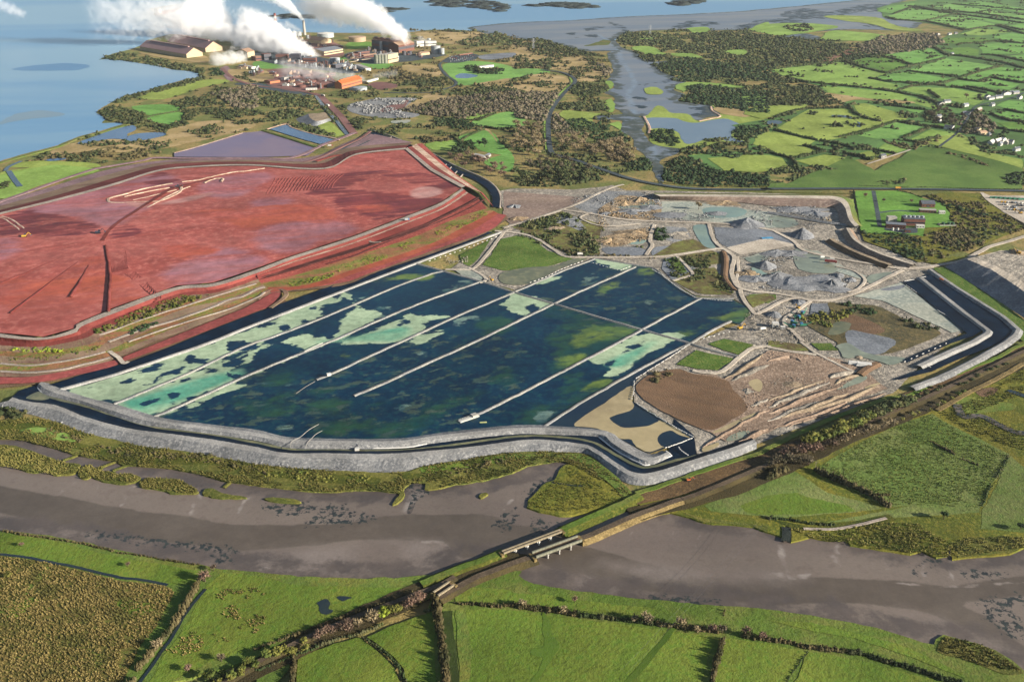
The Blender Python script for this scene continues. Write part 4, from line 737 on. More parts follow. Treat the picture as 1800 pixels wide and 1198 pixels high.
# big hooked berm at the top right of the works
loft('hook_berm', [('p 1160,350 1290,355 1350,361 1440,364 1462,364 1472,372 1476,388 1482,394', 1.5), ('p 1160,345 1290,346 1350,347 1440,349 1468,351 1484,362 1492,385 1503,398', 8.5), ('p 1150,341 1290,342 1350,343 1440,344 1474,346 1491,357 1499,383 1510,396', 8.6), ('p 1150,339 1290,340 1350,341 1440,342 1478,344 1498,354 1507,384 1516,398', 3)],
     [m_berm, m_track, m_rough], 'hooked soil berm with a crest road above the works', n=120, rough=.4)
ribbon('soil_berm', 'b4 560,400 600,470 700,540 850,600 1020,655', 5, m_track, 1.0, 5.0, 'long pale berm towards the junction', amp=.8, side=m_soil)
ribbon('soil_berm', 'b4 440,475 560,540 700,600 860,660', 7, m_heapt, 1.0, 4.5, 'tan double berm beside the quarry road', amp=.8, side=m_soilb)
ribbon('soil_berm', 'b4 0,285 200,318 400,352 540,372 640,390', 2, m_rubbleg, 1.5, 2.4, 'dark thin berm behind the tall cone', amp=.6)
ribbon('soil_berm', 'b3 1480,560 1500,620 1490,700 1500,760 1560,830', 3, m_soilb, 1.1, 2.4, 'brown bank left of the loop road', amp=.6)
for k, (s, lab) in enumerate([('c3 1330,740 1500,640 1740,500 1797,470', ''), ('c3 1500,255 1640,170 1760,80', ''), ('c3 1540,265 1700,190 1797,160', ''), ('c4 0,130 150,100 260,130', ''), ('c4 0,410 200,340 400,260', ''), ('c4 0,450 230,360 430,280', ''), ('c4 0,490 250,400 520,300', ''), ('c4 100,520 330,440 560,350', ''), ('c4 0,560 200,470 420,400', ''), ('c4 40,600 300,520 600,400', ''), ('c4 300,470 560,390 780,300', ''), ('c4 440,240 520,215 620,205', ''), ('c4 150,590 420,500 640,420 830,350', ''), ('c4 460,290 560,250 660,225', ''), ('c3 1680,440 1797,390', ''), ('c3 1600,690 1700,640 1797,600', '')]):
    ribbon('soil_ridge', s, 1 + (k % 3) * .7, [m_soil, m_heapt, m_rubble][k % 3], 1.2, 1.0 + (k % 4) * 0.4, 'rough ridge of dug soil in the excavation', amp=2.2, group='ridges of dug soil in the excavation', slope=1.6, taper=True)
ribbon('stone_causeway', 'c4 640,225 700,180 770,145', 5, m_soilb, 1.25, 2.2, 'short dark causeway by the white tarps')
# black basins at the right
def basin(nm, s, w, lab): return ribbon(nm, s, w, m_liner, 1.9, 0, lab, False, .3)
basin('black_basin', 'b4 1000,775 1230,940 1430,1100', 22, 'inner black lined basin')
basin('black_basin', 'b4 1105,740 1400,920 1560,1030 1690,1150 1640,1180', 20, 'outer black lined basin')
sheet('black_basin', 'b4 960,780 1040,760 1480,1090 1500,1120 1440,1160 c4 1290,10 970,150 960,125 1300,-20 b4 1400,1140 1370,1120', m_liner, 2.0, 'corner of the inner black basin', False, .2)
sheet('black_basin', 'b4 1085,742 1130,722 1440,920 1690,1125 1700,1150 1660,1185 c4 1600,20 1300,140 1150,210 920,268 890,262 1130,175 1440,35 b4 1560,1150 1400,1000', m_liner, 2.05, 'corner of the outer black basin', False, .2)
ribbon('basin_dyke', 'b4 1070,745 1300,930 1550,1120 c4 1540,-60 1440,0 1250,80 1060,170', 5, m_stonec, 1.8, 2.0, 'pale angled dyke between the black basins', False, .4)
ribbon('basin_rim', 'b4 1140,690 1300,800 1460,900 1640,1010 1760,1110 1740,1150 c4 1660,10 1450,130 1200,250 1010,320', 4.5, m_stonec, 1.8, 2.4, 'pale crest road round the black basins', False, .4, side=m_stone)
# rock stockpile at the right edge
loft('rock_stockpile', [('p 1660,468 1700,493 1760,532 1840,585', 1.5), ('p 1700,455 1745,475 1790,505 1850,545', 14), ('p 1712,452 1757,470 1802,498 1860,530', 14.2), ('p 1760,440 1850,440 1880,470 1900,500', 14)], [m_heap, m_track, m_rubble], 'long grey rock stockpile slope in shade', n=60, rough=1.0, smooth_rail=False)
sheet('grass_strip', 'p 1640,471 1662,468 1760,532 1840,590 1800,600 1785,588', m_cg, 1.45, 'green strip at the foot of the rock stockpile')
# ------------------------------------------------------------------ river and near ground
m_mud = ground_mat('river_mud', '786c64', '82766c', '6e625a', 0.01, 0.1, 0.25, 0.6, rough=0.5, spec=0.3, stretch=(R(170), 6), var=.25, layers=[
    ('water', '685e54', '60564c', 7, 0.02, 1.5), ('bar', '8a7f78', '7c7068', 12, 0.02, 12), ('edge', 'a0968e', '847870', 3, 0.09, 1.2), ('rim', '5a524e', '645a54', 26, 0.05, 6, .1), ('weed', '2b3132', '39403d', 26, 0.2, .7, -.02)])
NB_L = 'p 0,755 30,760 100,775 200,795 300,812 400,834 450,842 555,850 700,855 722,835 750,840 800,842 850,835 900,822 962,808 1000,815 1090,860 1110,875 1200,880 1237,900 1325,910 1375,915 1400,915 1485,930 1550,950 1620,945 1645,960 1670,935 1690,960 1775,955 1900,930'
RIV = NB_L + ' 1900,1260 1800,1195 1740,1150 1680,1140 1600,1133 1500,1102 1425,1090 1300,1078 1212,1070 1125,1060 1025,1050 937,1037 910,1025 905,1005 925,985 880,985 800,1000 720,1025 600,1027 525,1024 450,1014 350,1002 250,986 125,958 0,942 -120,925 -120,740'
masked_sheet('river_mud', RIV, m_mud, 0.12, {
    'water': ['p -80,840 0,853 100,870 250,898 350,912 450,922 575,920 650,910 700,905 775,903 860,905 900,920 960,930 1000,955 880,975 845,978 807,983 795,968 775,953 700,948 625,949 550,958 450,966 407,964 300,954 212,943 137,930 75,917 0,902 -80,885',
              'p 940,975 1020,958 1150,993 1275,1016 1450,1013 1575,1020 1675,1028 1800,1012 1900,1000 1900,1050 1800,1048 1740,1055 1690,1062 1740,1085 1800,1135 1900,1180 1900,1215 1800,1160 1675,1093 1575,1066 1475,1058 1350,1060 1250,1050 1150,1040 1080,1030 1000,1005 965,995'],
    'bar': ['p 430,980 560,965 700,952 775,957 800,980 720,1005 600,1008 480,1000', 'p 0,915 120,935 200,955 160,958 60,940 0,930', 'p 1060,985 1200,1000 1330,1010 1260,1025 1120,1010', 'p 1275,1005 1340,1003 1400,1012 1420,1018 1320,1022', 'p 925,1000 970,1002 1080,1035 1020,1035 940,1020', 'd4 900,700 1100,730 1400,860 1797,1020 1797,1090 1600,960 1300,860'],
    'edge': [('d6 0,420 100,395 200,400 300,415 420,408 500,430 600,410 700,405 820,405 900,420 1000,425 1100,415', 3), ('d6 1180,210 1300,222 1360,280 1420,340', 4), ('c2 1080,1000 1100,1060 1090,1110 1060,1198', 8), ('c1 520,950 515,990 460,1030 430,1075', 2.5), ('c1 620,985 580,1030 530,1085', 2), ('c1 700,1000 640,1070', 1.5), ('c1 950,1010 890,1050 880,1100 845,1155', 3), ('c1 1400,1060 1395,1110 1350,1150 1340,1198 d1 1350,20', 3), ('c1 1797,1090 1720,1110 1680,1198', 3),
             ('c2 850,1060 830,1100 760,1150', 2), ('c2 450,1040 400,1080 350,1110', 2.5), ('c2 1797,1110 1770,1140 1720,1190', 3), ('d4 120,220 75,250 110,290 70,310 120,335 110,370 120,410', 3.5), ('d4 510,225 470,265 490,290 470,320 500,420', 3.5), ('d4 1105,300 1100,380 1100,460', 2), ('d4 1300,340 1275,390 1290,430 1285,480', 3), ('d4 820,320 825,410', 1.2), ('d4 880,330 890,410', 1.2), ('d4 730,330 735,410', 1.2), ('d4 385,280 395,380', 1.2), ('d4 960,330 970,400', 1.2),
             ('d7 860,140 820,180 800,240', 1.5), ('d7 1320,150 1310,210 1275,290', 1.5), ('d7 1130,130 1120,190', 1.2), ('d7 460,440 600,490 740,540 690,555', 3), ('d4 0,430 150,460 300,450', 4), ('d4 900,500 1180,525 1500,520 1797,490', 2)],
    'weed': ['c2 470,1170 560,1150 640,1190 d2 630,20 830,40 760,70 560,90 380,95 430,60', 'c2 110,1150 250,1120 380,1150 400,1190 200,1198 d2 60,-40', 'd1 640,150 900,185 1250,225 1600,262 1560,285 1250,245 900,200 640,160', 'd1 1560,270 1630,265 1600,350 1520,355', 'c3 100,1110 180,1000 330,960 210,1050', 'd4 1500,640 1797,600 1797,630 1700,650 1740,780 1797,840 1797,890 1690,850 1530,730 1640,660', 'd7 150,80 240,70 220,150 150,140', 'd4 1110,340 1190,345 1180,365 1120,360', 'd4 1400,430 1560,430 1540,460 1420,450', 'd4 1035,410 1070,415 1060,430', 'd7 240,100 420,120 300,160', 'd6 1690,90 1797,0 1797,110 1740,130', 'd7 950,600 1200,620 1420,640 1400,650 1100,632', 'd4 1610,440 1640,445 1625,465']},
    5.0, True, 1.0, label='brown tidal river with bare mud banks and sand bars', mz=0.12)
# north bank: reeds and marsh
BELT = 'p -60,735 0,738 40,733 90,738 150,760 200,772 250,784 325,792 400,806 450,815 525,823 600,827 700,830 750,818 825,806 900,794 960,793 1022,797 1050,812 1075,836 1105,860 1112,878 1098,876 1060,845 1000,812 962,812 925,819 900,830 850,844 800,851 752,861 748,850 722,848 711,857 701,865 662,861 625,860 590,863 540,862 500,857 475,855 450,851 400,846 350,832 287,821 220,817 200,809 140,800 100,788 62,778 30,771 -60,768'
sheet('reed_bank', BELT, m_reed, 1.3, 'reedy river bank below the stone embankment', True, 1.5, 9, skirt=1.3)
for k, (s, mt, lab) in enumerate([('c1 0,560 300,550 420,600 500,690 760,760 900,790 1250,810 1500,830 1797,900 c2 300,920 600,930 850,950 830,1000 500,990 200,960 0,930 c1 1600,880 1300,860 900,860 700,790 450,730 250,650 0,640', m_reedd, 'dark scrubby strip on the river bank'), ('c1 150,620 300,600 480,650 520,700 400,690 250,650', m_fld[2], 'bright green patch on the river bank'),
                                   ('c2 1170,880 1400,850 1797,790 1797,830 1450,890 1200,920', m_near, 'grassy shelf under the stone bank'), ('c2 1010,920 1200,930 1200,960 1050,960', m_reedd, 'dark thicket at the outfall'), ('c3 0,790 300,790 500,790 640,870 780,990 860,1090 780,1080 620,940 470,840 250,800 0,830', m_near2, 'yellow green strip below the stone bank')]):
    sheet('bank_growth', s, mt, 1.36 + .05 * k, lab, True, 1.5, 9)
for s, lab in [('p -60,785 0,781 20,782 50,790 85,803 115,812 140,815 138,822 128,832 100,834 80,828 60,830 40,825 15,815 0,818 -60,808', 'largest reed island at the left edge'), ('c1 560,890 620,865 670,885 720,885 680,910 620,960 570,955 550,920', 'small round reed island'), ('c1 645,940 720,905 800,915 830,935 900,925 980,950 960,980 850,995 700,970', 'second reed island with a notch'), ('c1 980,990 1040,955 1150,960 1250,965 1380,1040 1360,1065 1200,1060 1150,1040 1000,1020', 'long reed island in midstream'), ('c1 1425,1045 1480,1025 1560,1060 1700,1085 1720,1100 1560,1095 1440,1075', 'thin last reed island'),
               ('c2 70,1100 150,1090 310,1115 280,1130 110,1120', 'tiny reed islet on the mud'), ('c2 960,1140 990,1090 1030,1040 1040,1080 1000,1130', 'reed knob by the outfall'), ('c2 1560,1080 1600,1060 1625,1070 1580,1095', 'little tuft island on the mud')]:
    sheet('reed_island', s, m_reed, 1.3, lab, True, 1.2, 7, skirt=1.2)
for s in ('c1 440,830 540,795', 'c1 590,960 690,890 810,840', 'c1 790,900 930,850', 'c1 1570,1020 1610,985'):
    ribbon('reed_causeway', s, 2.0, m_reed, 0.4, 0.8, 'narrow reed causeway across the side channel', amp=.5, group='reed causeways across the side channel')
sheet('marsh_triangle', 'p 938,894 926,886 955,852 977,842 985,826 1000,815 1040,832 1075,852 1092,876 1060,890 1050,893 1000,906', m_olive, 1.3, 'olive saltmarsh triangle beside the old railway', True, 1.5, 9, skirt=1.2)
ribbon('marsh_drain', 'c3 280,985 400,1005 500,1015', 2.5, m_weed, 1.4, 0, 'thin dark drain in the saltmarsh')
sheet('outfall_mud', 'c2 1040,1030 1095,995 1150,985 1210,1050 1190,1080 1130,1120 1090,1198 1060,1198 1090,1110 1080,1060', m_mud, 0.2, 'mud fan at the outfall', True)
# south bank
sheet('south_bank', 'p -60,925 0,932 75,939 125,948 200,964 250,975 312,988 350,991 390,999 450,1004 525,1013 600,1015 675,1015 725,1012 760,1010 720,1045 560,1110 440,1160 300,1198 290,1290 -120,1290 -120,920', m_near2, 1.2, 'olive green pasture on the south bank', False, 1.5, 10, skirt=1.2)
sheet('south_bank', 'p 917,1003 911,1010 920,1019 937,1026 1025,1039 1125,1051 1212,1059 1275,1065 1300,1066 1350,1070 1425,1081 1500,1093 1562,1109 1600,1121 1642,1133 1648,1124 1657,1114 1687,1123 1720,1130 1750,1141 1780,1160 1802,1180 1880,1240 1880,1320 700,1320 760,1045 850,1010 880,1000', m_bankg, 1.2, 'mossy green south bank right of the railway', False, 1.5, 10, skirt=1.2)
for k, (s, mt, nm, lab) in enumerate([
    ('d1 0,150 150,170 400,215 700,290 1000,350 1400,420 1390,500 1170,515 850,465 600,405 300,340 0,290', m_near, 'field', 'bright bank field above the rush pasture'),
    ('d1 -250,300 0,312 300,352 600,425 850,490 1180,525 1225,570 1100,800 980,950 860,1198 800,1400 -250,1400', m_tuss, 'rush_pasture', 'tan rush pasture filling the lower left corner'),
    ('d1 1450,520 1560,430 1797,450 d2 300,520 700,530 1120,540 980,590 560,740 350,830 0,960 d1 1797,960 1450,1060 1190,1198 1050,1198 1150,1000 1240,900 1350,720', m_near, 'field', 'green pasture with rush patches left of the railway'),
    ('d1 50,740 110,660 200,610 270,630 180,700 120,740', m_near, 'grass_patch', 'green clearing in the rush pasture, left'), ('d1 800,640 870,620 1000,640 1090,650 1000,740 880,700', m_near, 'grass_patch', 'green clearing in the middle of the rush pasture'), ('d1 590,990 660,970 720,1000 700,1080 640,1040', m_near2, 'grass_patch', 'small olive clearing in the rush pasture'), ('d1 0,680 150,590 320,370 350,390 300,470 180,590 0,720', m_near2, 'grass_patch', 'curving green swale in the rush pasture'),
    ('d2 290,1030 480,950 700,885 745,885 780,930 880,1000 970,1100 1010,1198 1010,1300 275,1300', m_near, 'field', 'bright green field between railway and curved hedge'), ('d2 780,880 980,790 1215,715 1245,740 1265,1198 1265,1300 1070,1300 1040,1100 920,980', m_near, 'field', 'green field left of the thick hedge'),
    ('d2 0,1130 220,1060 240,1100 150,1198 0,1198', m_near2, 'field', 'strip of grass by the lower railway hedge'),
    ('d2 1400,690 1797,690 d3 200,725 640,775 850,805 1430,880 1330,1198 1310,1300 d2 1440,1300', m_near, 'field', 'largest bright field at the bottom'), ('d2 1400,700 1470,690 1520,1000 1500,1198 1430,1198', m_near2, 'field_margin', 'yellow margin of the largest bottom field'),
    ('d3 1490,890 1797,925 d4 0,930 280,985 130,1198 0,1300 d3 1400,1300 1440,1100', m_near, 'field', 'green field right of the bottom hedge'), ('d4 290,985 420,1000 700,1060 1000,1140 1240,1198 1240,1300 140,1300', m_near, 'field', 'bright field in the lower right corner'),
    ('d2 1380,560 1500,530 1797,550 d3 0,570 300,590 600,640 1000,680 1000,740 500,700 0,640 d2 1400,640', m_near, 'bank_grass', 'green strip above the bottom hedge'), ('d4 0,760 300,780 700,870 1000,960 1300,1110 1400,1180 1250,1120 950,1000 600,890 250,830', m_near, 'bank_grass', 'light green path along the right bank'),
    ('d4 1190,980 1250,880 1360,920 1500,940 1650,1010 1780,1120 1700,1150 1500,1080 1350,1030', m_reed, 'reed_bank', 'reedy point on the right bank'),
    ('d2 430,640 500,615 525,650 512,680 540,690 495,722 450,705 440,665', m_ditch, 'pond', 'dark field pond beside the railway'), ('d2 565,598 675,600 640,618 605,630', m_ditch, 'pond', 'tiny dark field pond'),
    ('d3 215,725 250,730 290,870 330,950 270,1050 170,1198 130,1198 220,1040 130,1010 140,970 220,940', G('worn_grass', '56722a', '607a2e', '4a6424', 0.03, 0.4, .4, .5), 'worn_grass', 'darker trodden patch in the largest bottom field'),
    ('d3 780,1198 950,1020 1100,830 1140,830 1000,1020 840,1198', G('worn_grass', '', ''), 'worn_grass', 'dark wheel track across the bottom field')]):
    sheet(nm, s, mt, 1.3 + .012 * k, lab, nm in ('pond', 'grass_patch', 'worn_grass', 'reed_bank'), 1.2, 9)
ribbon('ditch', 'd1 -200,275 0,300 150,318 300,345 450,372 600,405 750,445 850,467 1000,480 1180,518', 2.6, m_ditch, 1.65, 0, 'long dark ditch above the rush pasture', amp=.6)
ribbon('ditch', 'd2 1345,700 1350,850 1370,1000 1390,1198 1400,1300', 7, G('dark_ditch_bed', '3c4a24', '445428', '2c3820', .05, .5,   .6, .6), 1.65, 0, 'dark ditch beside the thick bottom hedge', amp=.6)
ribbon('ditch', 'd1 1440,545 1300,720 1210,880 1150,960 1000,1170 960,1240', 2.4, m_ditch, 1.65, 0, 'dark ditch beside the left field hedge', amp=.6)
# meadows right of the railway
sheet('meadow_ground', 'p 1112,878 1150,868 1400,800 1600,715 1800,628 1900,590 1900,940 1800,963 1775,973 1700,979 1677,982 1672,960 1668,955 1668,975 1645,979 1620,968 1600,972 1550,965 1497,958 1488,948 1457,949 1425,944 1390,952 1388,925 1385,922 1376,925 1375,943 1350,935 1325,925 1237,918 1200,905 1180,900 1150,905', m_olive, 1.2, 'marshy ground right of the railway', False, 1.5, 10, skirt=1.2)
for k, (s, mt, nm, lab) in enumerate([
    ('c4 320,905 420,840 700,680 900,590 1150,505 1200,540 1350,620 1500,690 1690,790 1650,900 1560,1020 1500,1140 1480,1198 d4 700,60 400,80 c4 1000,1150 830,1160 600,1040 420,950', m_mead, 'field', 'large hummocky meadow right of the railway'), ('c4 1700,800 1797,880 1900,950 d4 1900,150 1797,150 1500,120 c4 1500,1180 1600,1020', m_mead, 'field', 'meadow at the right edge'),
    ('c4 0,930 140,880 250,950 420,1060 700,1130 800,1170 600,1198 d4 400,20 0,60 d3 1797,40 1400,0 c3 1350,1150', m_mead, 'field', 'small rough meadow by the dark hedge'), ('c3 1600,1150 c4 0,1080 200,1060 320,1100 560,1150 620,1190 d4 300,20 0,25 d3 1650,10', m_near, 'field', 'bright band of grass by the creek hedge'),
    ('c4 1330,400 1500,390 1600,420 1730,440 1720,480 1600,490 1400,510 1340,460', m_near2, 'marsh_patch', 'green hollow in the marsh'), ('c4 1460,350 1560,320 1610,330 1580,370 1500,385', m_soilb, 'marsh_patch', 'brown spot in the marsh'),
    ('d4 0,50 300,110 600,70 850,20 900,60 600,140 300,160 100,90', m_reedd, 'bank_growth', 'dark bank of the flood wall'), ('d4 160,130 500,130 850,80 1060,90 850,180 600,210 540,205 430,200 300,180 170,205', m_olive, 'reed_bank', 'ochre reed shelf by the river'),
    ('d3 1200,10 1350,50 1797,100 d4 0,110 0,145 d3 1700,105 1350,75', m_reed, 'reed_bank', 'ochre fringe on the right river bank'),
    ('d4 600,205 860,120 1100,150 1080,260 1070,290 800,265', m_reedd, 'reed_bank', 'green tongue of reeds on the river bank'), ('d4 1310,230 1400,190 1797,180 1797,250 1700,290 1400,318 1330,330', m_reed, 'reed_bank', 'tan reed bank at the right edge')]):
    sheet(nm, s, mt, 1.3 + .012 * k, lab, nm == 'marsh_patch', 1.2, 9)
ribbon('creek', 'c4 1690,340 1797,380 1900,400', 7, m_ditch, 1.8, 0, 'short dark creek at the right edge', amp=1); ribbon('creek', 'c4 1330,440 1350,500 1400,530 1500,520 1600,570 1700,620 1797,640 1900,660', 8, m_mud, 1.8, 0, 'winding muddy creek in the marsh', amp=1)
ribbon('stone_track', 'd4 250,120 470,122 640,90 830,45', 2.5, m_crest, 1.9, .3, 'pale flood wall beside the meadow', amp=.3)
ribbon('muddy_inlet', 'd4 128,110 130,160 125,210', 7, m_weed, 1.75, 0, 'dark sluice inlet in the river bank', amp=.4)
# ------------------------------------------------------------------ railway corridor
sheet('railway_cutting', 'p 330,1235 370,1195 450,1155 560,1098 640,1062 730,1025 800,998 870,975 890,970 940,975 912,992 850,1008 790,1038 760,1052 700,1080 600,1120 520,1160 440,1198 400,1240', m_cut, 1.6, 'overgrown railway strip crossing the lower left', False, 1.5, 10)
sheet('canal_strip', 'p 1112,868 1180,848 1270,815 1350,790 1440,758 1512,725 1582,695 1640,672 1700,648 1765,622 1840,590 1850,600 1780,634 1700,668 1600,714 1500,755 1400,798 1300,838 1200,870 1120,886', m_brownreed, 1.45, 'brown reed filled canal beside the railway', False, 1.0, 9)
sheet('railway_cutting', 'p 1100,892 1200,872 1300,840 1400,800 1500,757 1600,716 1700,670 1800,622 1850,598 1880,610 1800,648 1700,695 1600,738 1500,778 1400,826 1300,868 1200,895 1120,915', m_cut, 1.5, 'overgrown railway strip in the meadows', False, 1.5, 10)
ribbon('toe_grass', 'c3 870,1060 1100,990 1400,880 1700,790 c4 0,745 400,560 660,460 860,385', 4.5, m_bankg, 1.7, .4, 'green strip at the toe of the stone bank', amp=1)
ribbon('toe_grass', 'c4 860,385 1000,370 1200,270 1560,130 1797,10', 4, m_bankg, 1.7, .4, 'green strip beside the brown canal', amp=1)
ribbon('old_embankment', 'p 985,934 1015,918 1050,902 1090,885 1125,868', 6, m_bankg, 0.2, 3.2, 'grassy old railway embankment north of the bridges', amp=.8, side=m_reedd)
ribbon('old_embankment', 'p 740,1024 800,1000 850,982 886,968', 6, m_bankg, 0.2, 3.0, 'grassy old railway embankment south of the bridges', amp=.8, side=m_reedd)
ribbon('railway_embankment', 'p 1020,946 1060,930 1110,908 1150,893 1200,876', 5.5, m_ballast, 0.2, 3.4, 'ochre stone railway embankment right of the river bridge', amp=.4, side=m_stonewall, slope=1.1)
ribbon('railway_embankment', 'p 770,1050 830,1017 890,993 940,976', 5.5, m_ballast, 0.2, 3.4, 'railway embankment left of the river bridge', amp=.4, side=m_cut, slope=1.3)
ribbon('railway_line', 'p 360,1225 430,1175 560,1110 680,1062 770,1028 800,1012', 4, m_ballast, 1.9, 1.5, 'railway line through the lower left scrub', amp=.3, side=m_cut)
ribbon('railway_line', 'p 1200,876 1250,858 1330,824 1400,795 1480,763 1560,727 1640,692 1720,655 1800,617 1880,580', 5, m_ballast, 1.8, 2.0, 'railway line running out along the meadow', amp=.3, side=m_cut)
ribbon('rail_side_path', 'c4 1190,480 1400,360 1600,260 1797,150', 5, m_stonewall, 2.0, .4, 'ochre path beside the railway', amp=.6)
ribbon('rail_side_path', 'd2 1130,620 1250,570 1380,510', 5, m_reed, 1.9, .5, 'ochre verge at the railway crossing', amp=.6)
# compound lawn at the right
sheet('compound_lawn', 'b4 610,140 730,140 900,140 1010,160 1080,190 1160,210 1250,240 1250,265 1280,300 1270,340 1300,360 1300,390 1100,400 1090,460 1040,450 650,435', m_lawn, 1.9, 'mown lawn of the fenced works compound', False, .6)
ribbon('compound_drive', 'b4 740,140 755,220 775,330 785,390 840,400', 7, m_tar, 2.0, 0, 'straight asphalt drive into the compound', False, .2)
ribbon('compound_drive', 'b4 770,295 900,280 1000,285 1160,295', 6, m_tar, 2.05, 0, 'asphalt drive to the brick hall', True, .2)
sheet('compound_yard', 'b4 820,400 1050,400 1050,435 960,440 820,415', m_tar, 2.05, 'tarmac yard before the process building', False, .2)
sheet('scrub_ground', 'b4 1100,170 1250,150 1500,160 1797,400 1500,520 1100,640 1060,640 870,560 680,490 650,438 1040,452 1095,462 1105,402 1305,392 1275,300 1255,240', m_olive, 1.6, 'olive rough ground round the compound', False, 2)
sheet('vehicle_yard', 'b4 1510,155 1560,175 1797,175 1860,180 1860,420 1797,370 1650,290 1550,210', m_track, 1.9, 'gravel yard of the vehicle park', False, .6)
ribbon('yard_road', 'b4 1500,150 1540,200 1640,270 1730,325 1860,390', 6, m_track, 2.1, 0, 'pale road into the vehicle yard')
sheet('green_strip', 'b4 545,200 580,260 600,330 640,380 640,340 615,280 600,200', m_fld[3], 2.0, 'yellow green strip beside the berm', False)
sheet('field', 'b4 1100,640 1300,600 1420,600 1340,625 1200,650', m_olive, 2.1, 'olive verge at the fork', False)
# ------------------------------------------------------------------ vegetation
V_scrub = veg_mat('scrub_leaf', '34402a', '4c5634', '626240'); V_dark = veg_mat('dark_leaf', '263822', '34492a', '3e4e34'); V_grey = veg_mat('grey_twig', '6a6252', '7a705c', '565440')
V_brown = veg_mat('brown_twig', '988868', 'a89878', '7c705a'); V_russet = veg_mat('russet_twig', '80685a', '8e7464', '6e6050'); V_olive = veg_mat('olive_leaf', '6a6c34', '7c7a3c', '55622e')
V_hedge = veg_mat('hedge_leaf', '35452a', '4a5834', '5c5c40'); V_hedgeb = veg_mat('hedge_brown', '565036', '6a6042', '46472e'); V_tuft = veg_mat('rush_tuft', '9a8a54', 'ae9c62', '7a7644'); V_lime = veg_mat('lime_leaf', '7c8a2c', '8c9a38', '64762a')
V_trunk = plain('bark', '5c5044', 0.9, .1)
def ico_template(sub, seed, jit=0.28):
    bm = bmesh.new(); bmesh.ops.create_icosphere(bm, subdivisions=sub, radius=1.0)
    r = random.Random(seed)
    for v in bm.verts: v.co *= 1 + r.uniform(-jit, jit); v.co.z = max(v.co.z, -0.35)
    bm.verts.ensure_lookup_table()
    V = np.array([v.co[:] for v in bm.verts]); Fc = np.array([[v.index for v in f.verts] for f in bm.faces]); bm.free()
    return V, Fc
def leaf_template(sub, seed, n, jit=0.28, size=0.42):
    V, Fc = ico_template(sub, seed, jit); V = V * 0.82
    r = np.random.default_rng(seed); vs = [V]; fs = [Fc]; base = len(V)
    for i in range(n):
        d = r.normal(size=3); d[2] = abs(d[2]) * .8; d /= np.linalg.norm(d); c = d * r.uniform(.75, 1.12)
        a = r.normal(size=3); a /= np.linalg.norm(a); b = np.cross(a, r.normal(size=3)); b /= np.linalg.norm(b)
        s = size * r.uniform(.5, 1.1)
        vs.append(np.array([c - a * s, c + b * s * .7, c + a * s])); fs.append(np.array([[base, base + 1, base + 2]])); base += 3
    return np.vstack(vs), np.vstack(fs)
T_NEAR = [leaf_template(2, s, 26, .3) for s in range(4)]; T_MID = [leaf_template(1, s, 12, .34) for s in range(10, 15)]; T_FAR = [leaf_template(1, s, 4, .36) for s in range(20, 25)]
def _tuft(seed):
    r = np.random.default_rng(seed); vs = []; fs = []; b = 0
    for i in range(6):
        a = r.uniform(0, 6.283); w = .5; d = np.array([math.cos(a), math.sin(a), 0]); p = np.array([-d[1], d[0], 0])
        vs.append(np.array([d * .25 - p * w, d * .25 + p * w, d * r.uniform(.5, 1.1) + np.array([0, 0, r.uniform(.8, 1.2)])])); fs.append([[b, b + 1, b + 2]]); b += 3
    return np.vstack(vs), np.vstack(fs)
T_TUFT = [_tuft(s) for s in range(6)]
def clumps(name, C, Rr, Hs, temps, mat, parent=None):
    """C (N,3) centres, Rr radii, Hs height factors -> one mesh"""
    N = len(C); VV = []; FF = []; base = 0
    ang = rng.uniform(0, 6.283, N); pick = rng.integers(0, len(temps), N)
    for t, (V, Fc) in enumerate(temps):
        idx = np.where(pick == t)[0]
        if not len(idx): continue
        ca, sa = np.cos(ang[idx])[:, None], np.sin(ang[idx])[:, None]
        x = (V[None, :, 0] * ca - V[None, :, 1] * sa) * Rr[idx][:, None]; y = (V[None, :, 0] * sa + V[None, :, 1] * ca) * Rr[idx][:, None]
        z = V[None, :, 2] * (Rr[idx] * Hs[idx])[:, None]
        P = np.stack([x + C[idx, 0:1], y + C[idx, 1:2], z + C[idx, 2:3]], -1).reshape(-1, 3)
        Fi = (Fc[None] + (np.arange(len(idx)) * len(V))[:, None, None] + base).reshape(-1, 3)
        VV.append(P); FF.append(Fi); base += len(P)
    return mesh_obj(name, np.vstack(VV), np.vstack(FF), mat, parent)
def in_poly(s, spacing, z=0.5, holes=0.0, seed=1, hs=60.0):
    p = [(v.x, v.y, 0) for v in W3(s, z)]; P = np.array(p)[:, :2]; lo, hi = P.min(0), P.max(0)
    n = int(min(60000, (hi - lo).prod() / spacing ** 2)); g = rng.uniform(lo, hi, (n, 2))
    g = g[sdf(g, [Vector(v) for v in p]) > -spacing * 0.4]
    if holes:
        g = np.array([q for q in g if noise.noise(Vector((q[0] / hs, q[1] / hs, seed * 3.1))) > holes - 1.0 + 0.35 * noise.noise(Vector((q[0] / hs * 4, q[1] / hs * 4, 5)))])
    return g
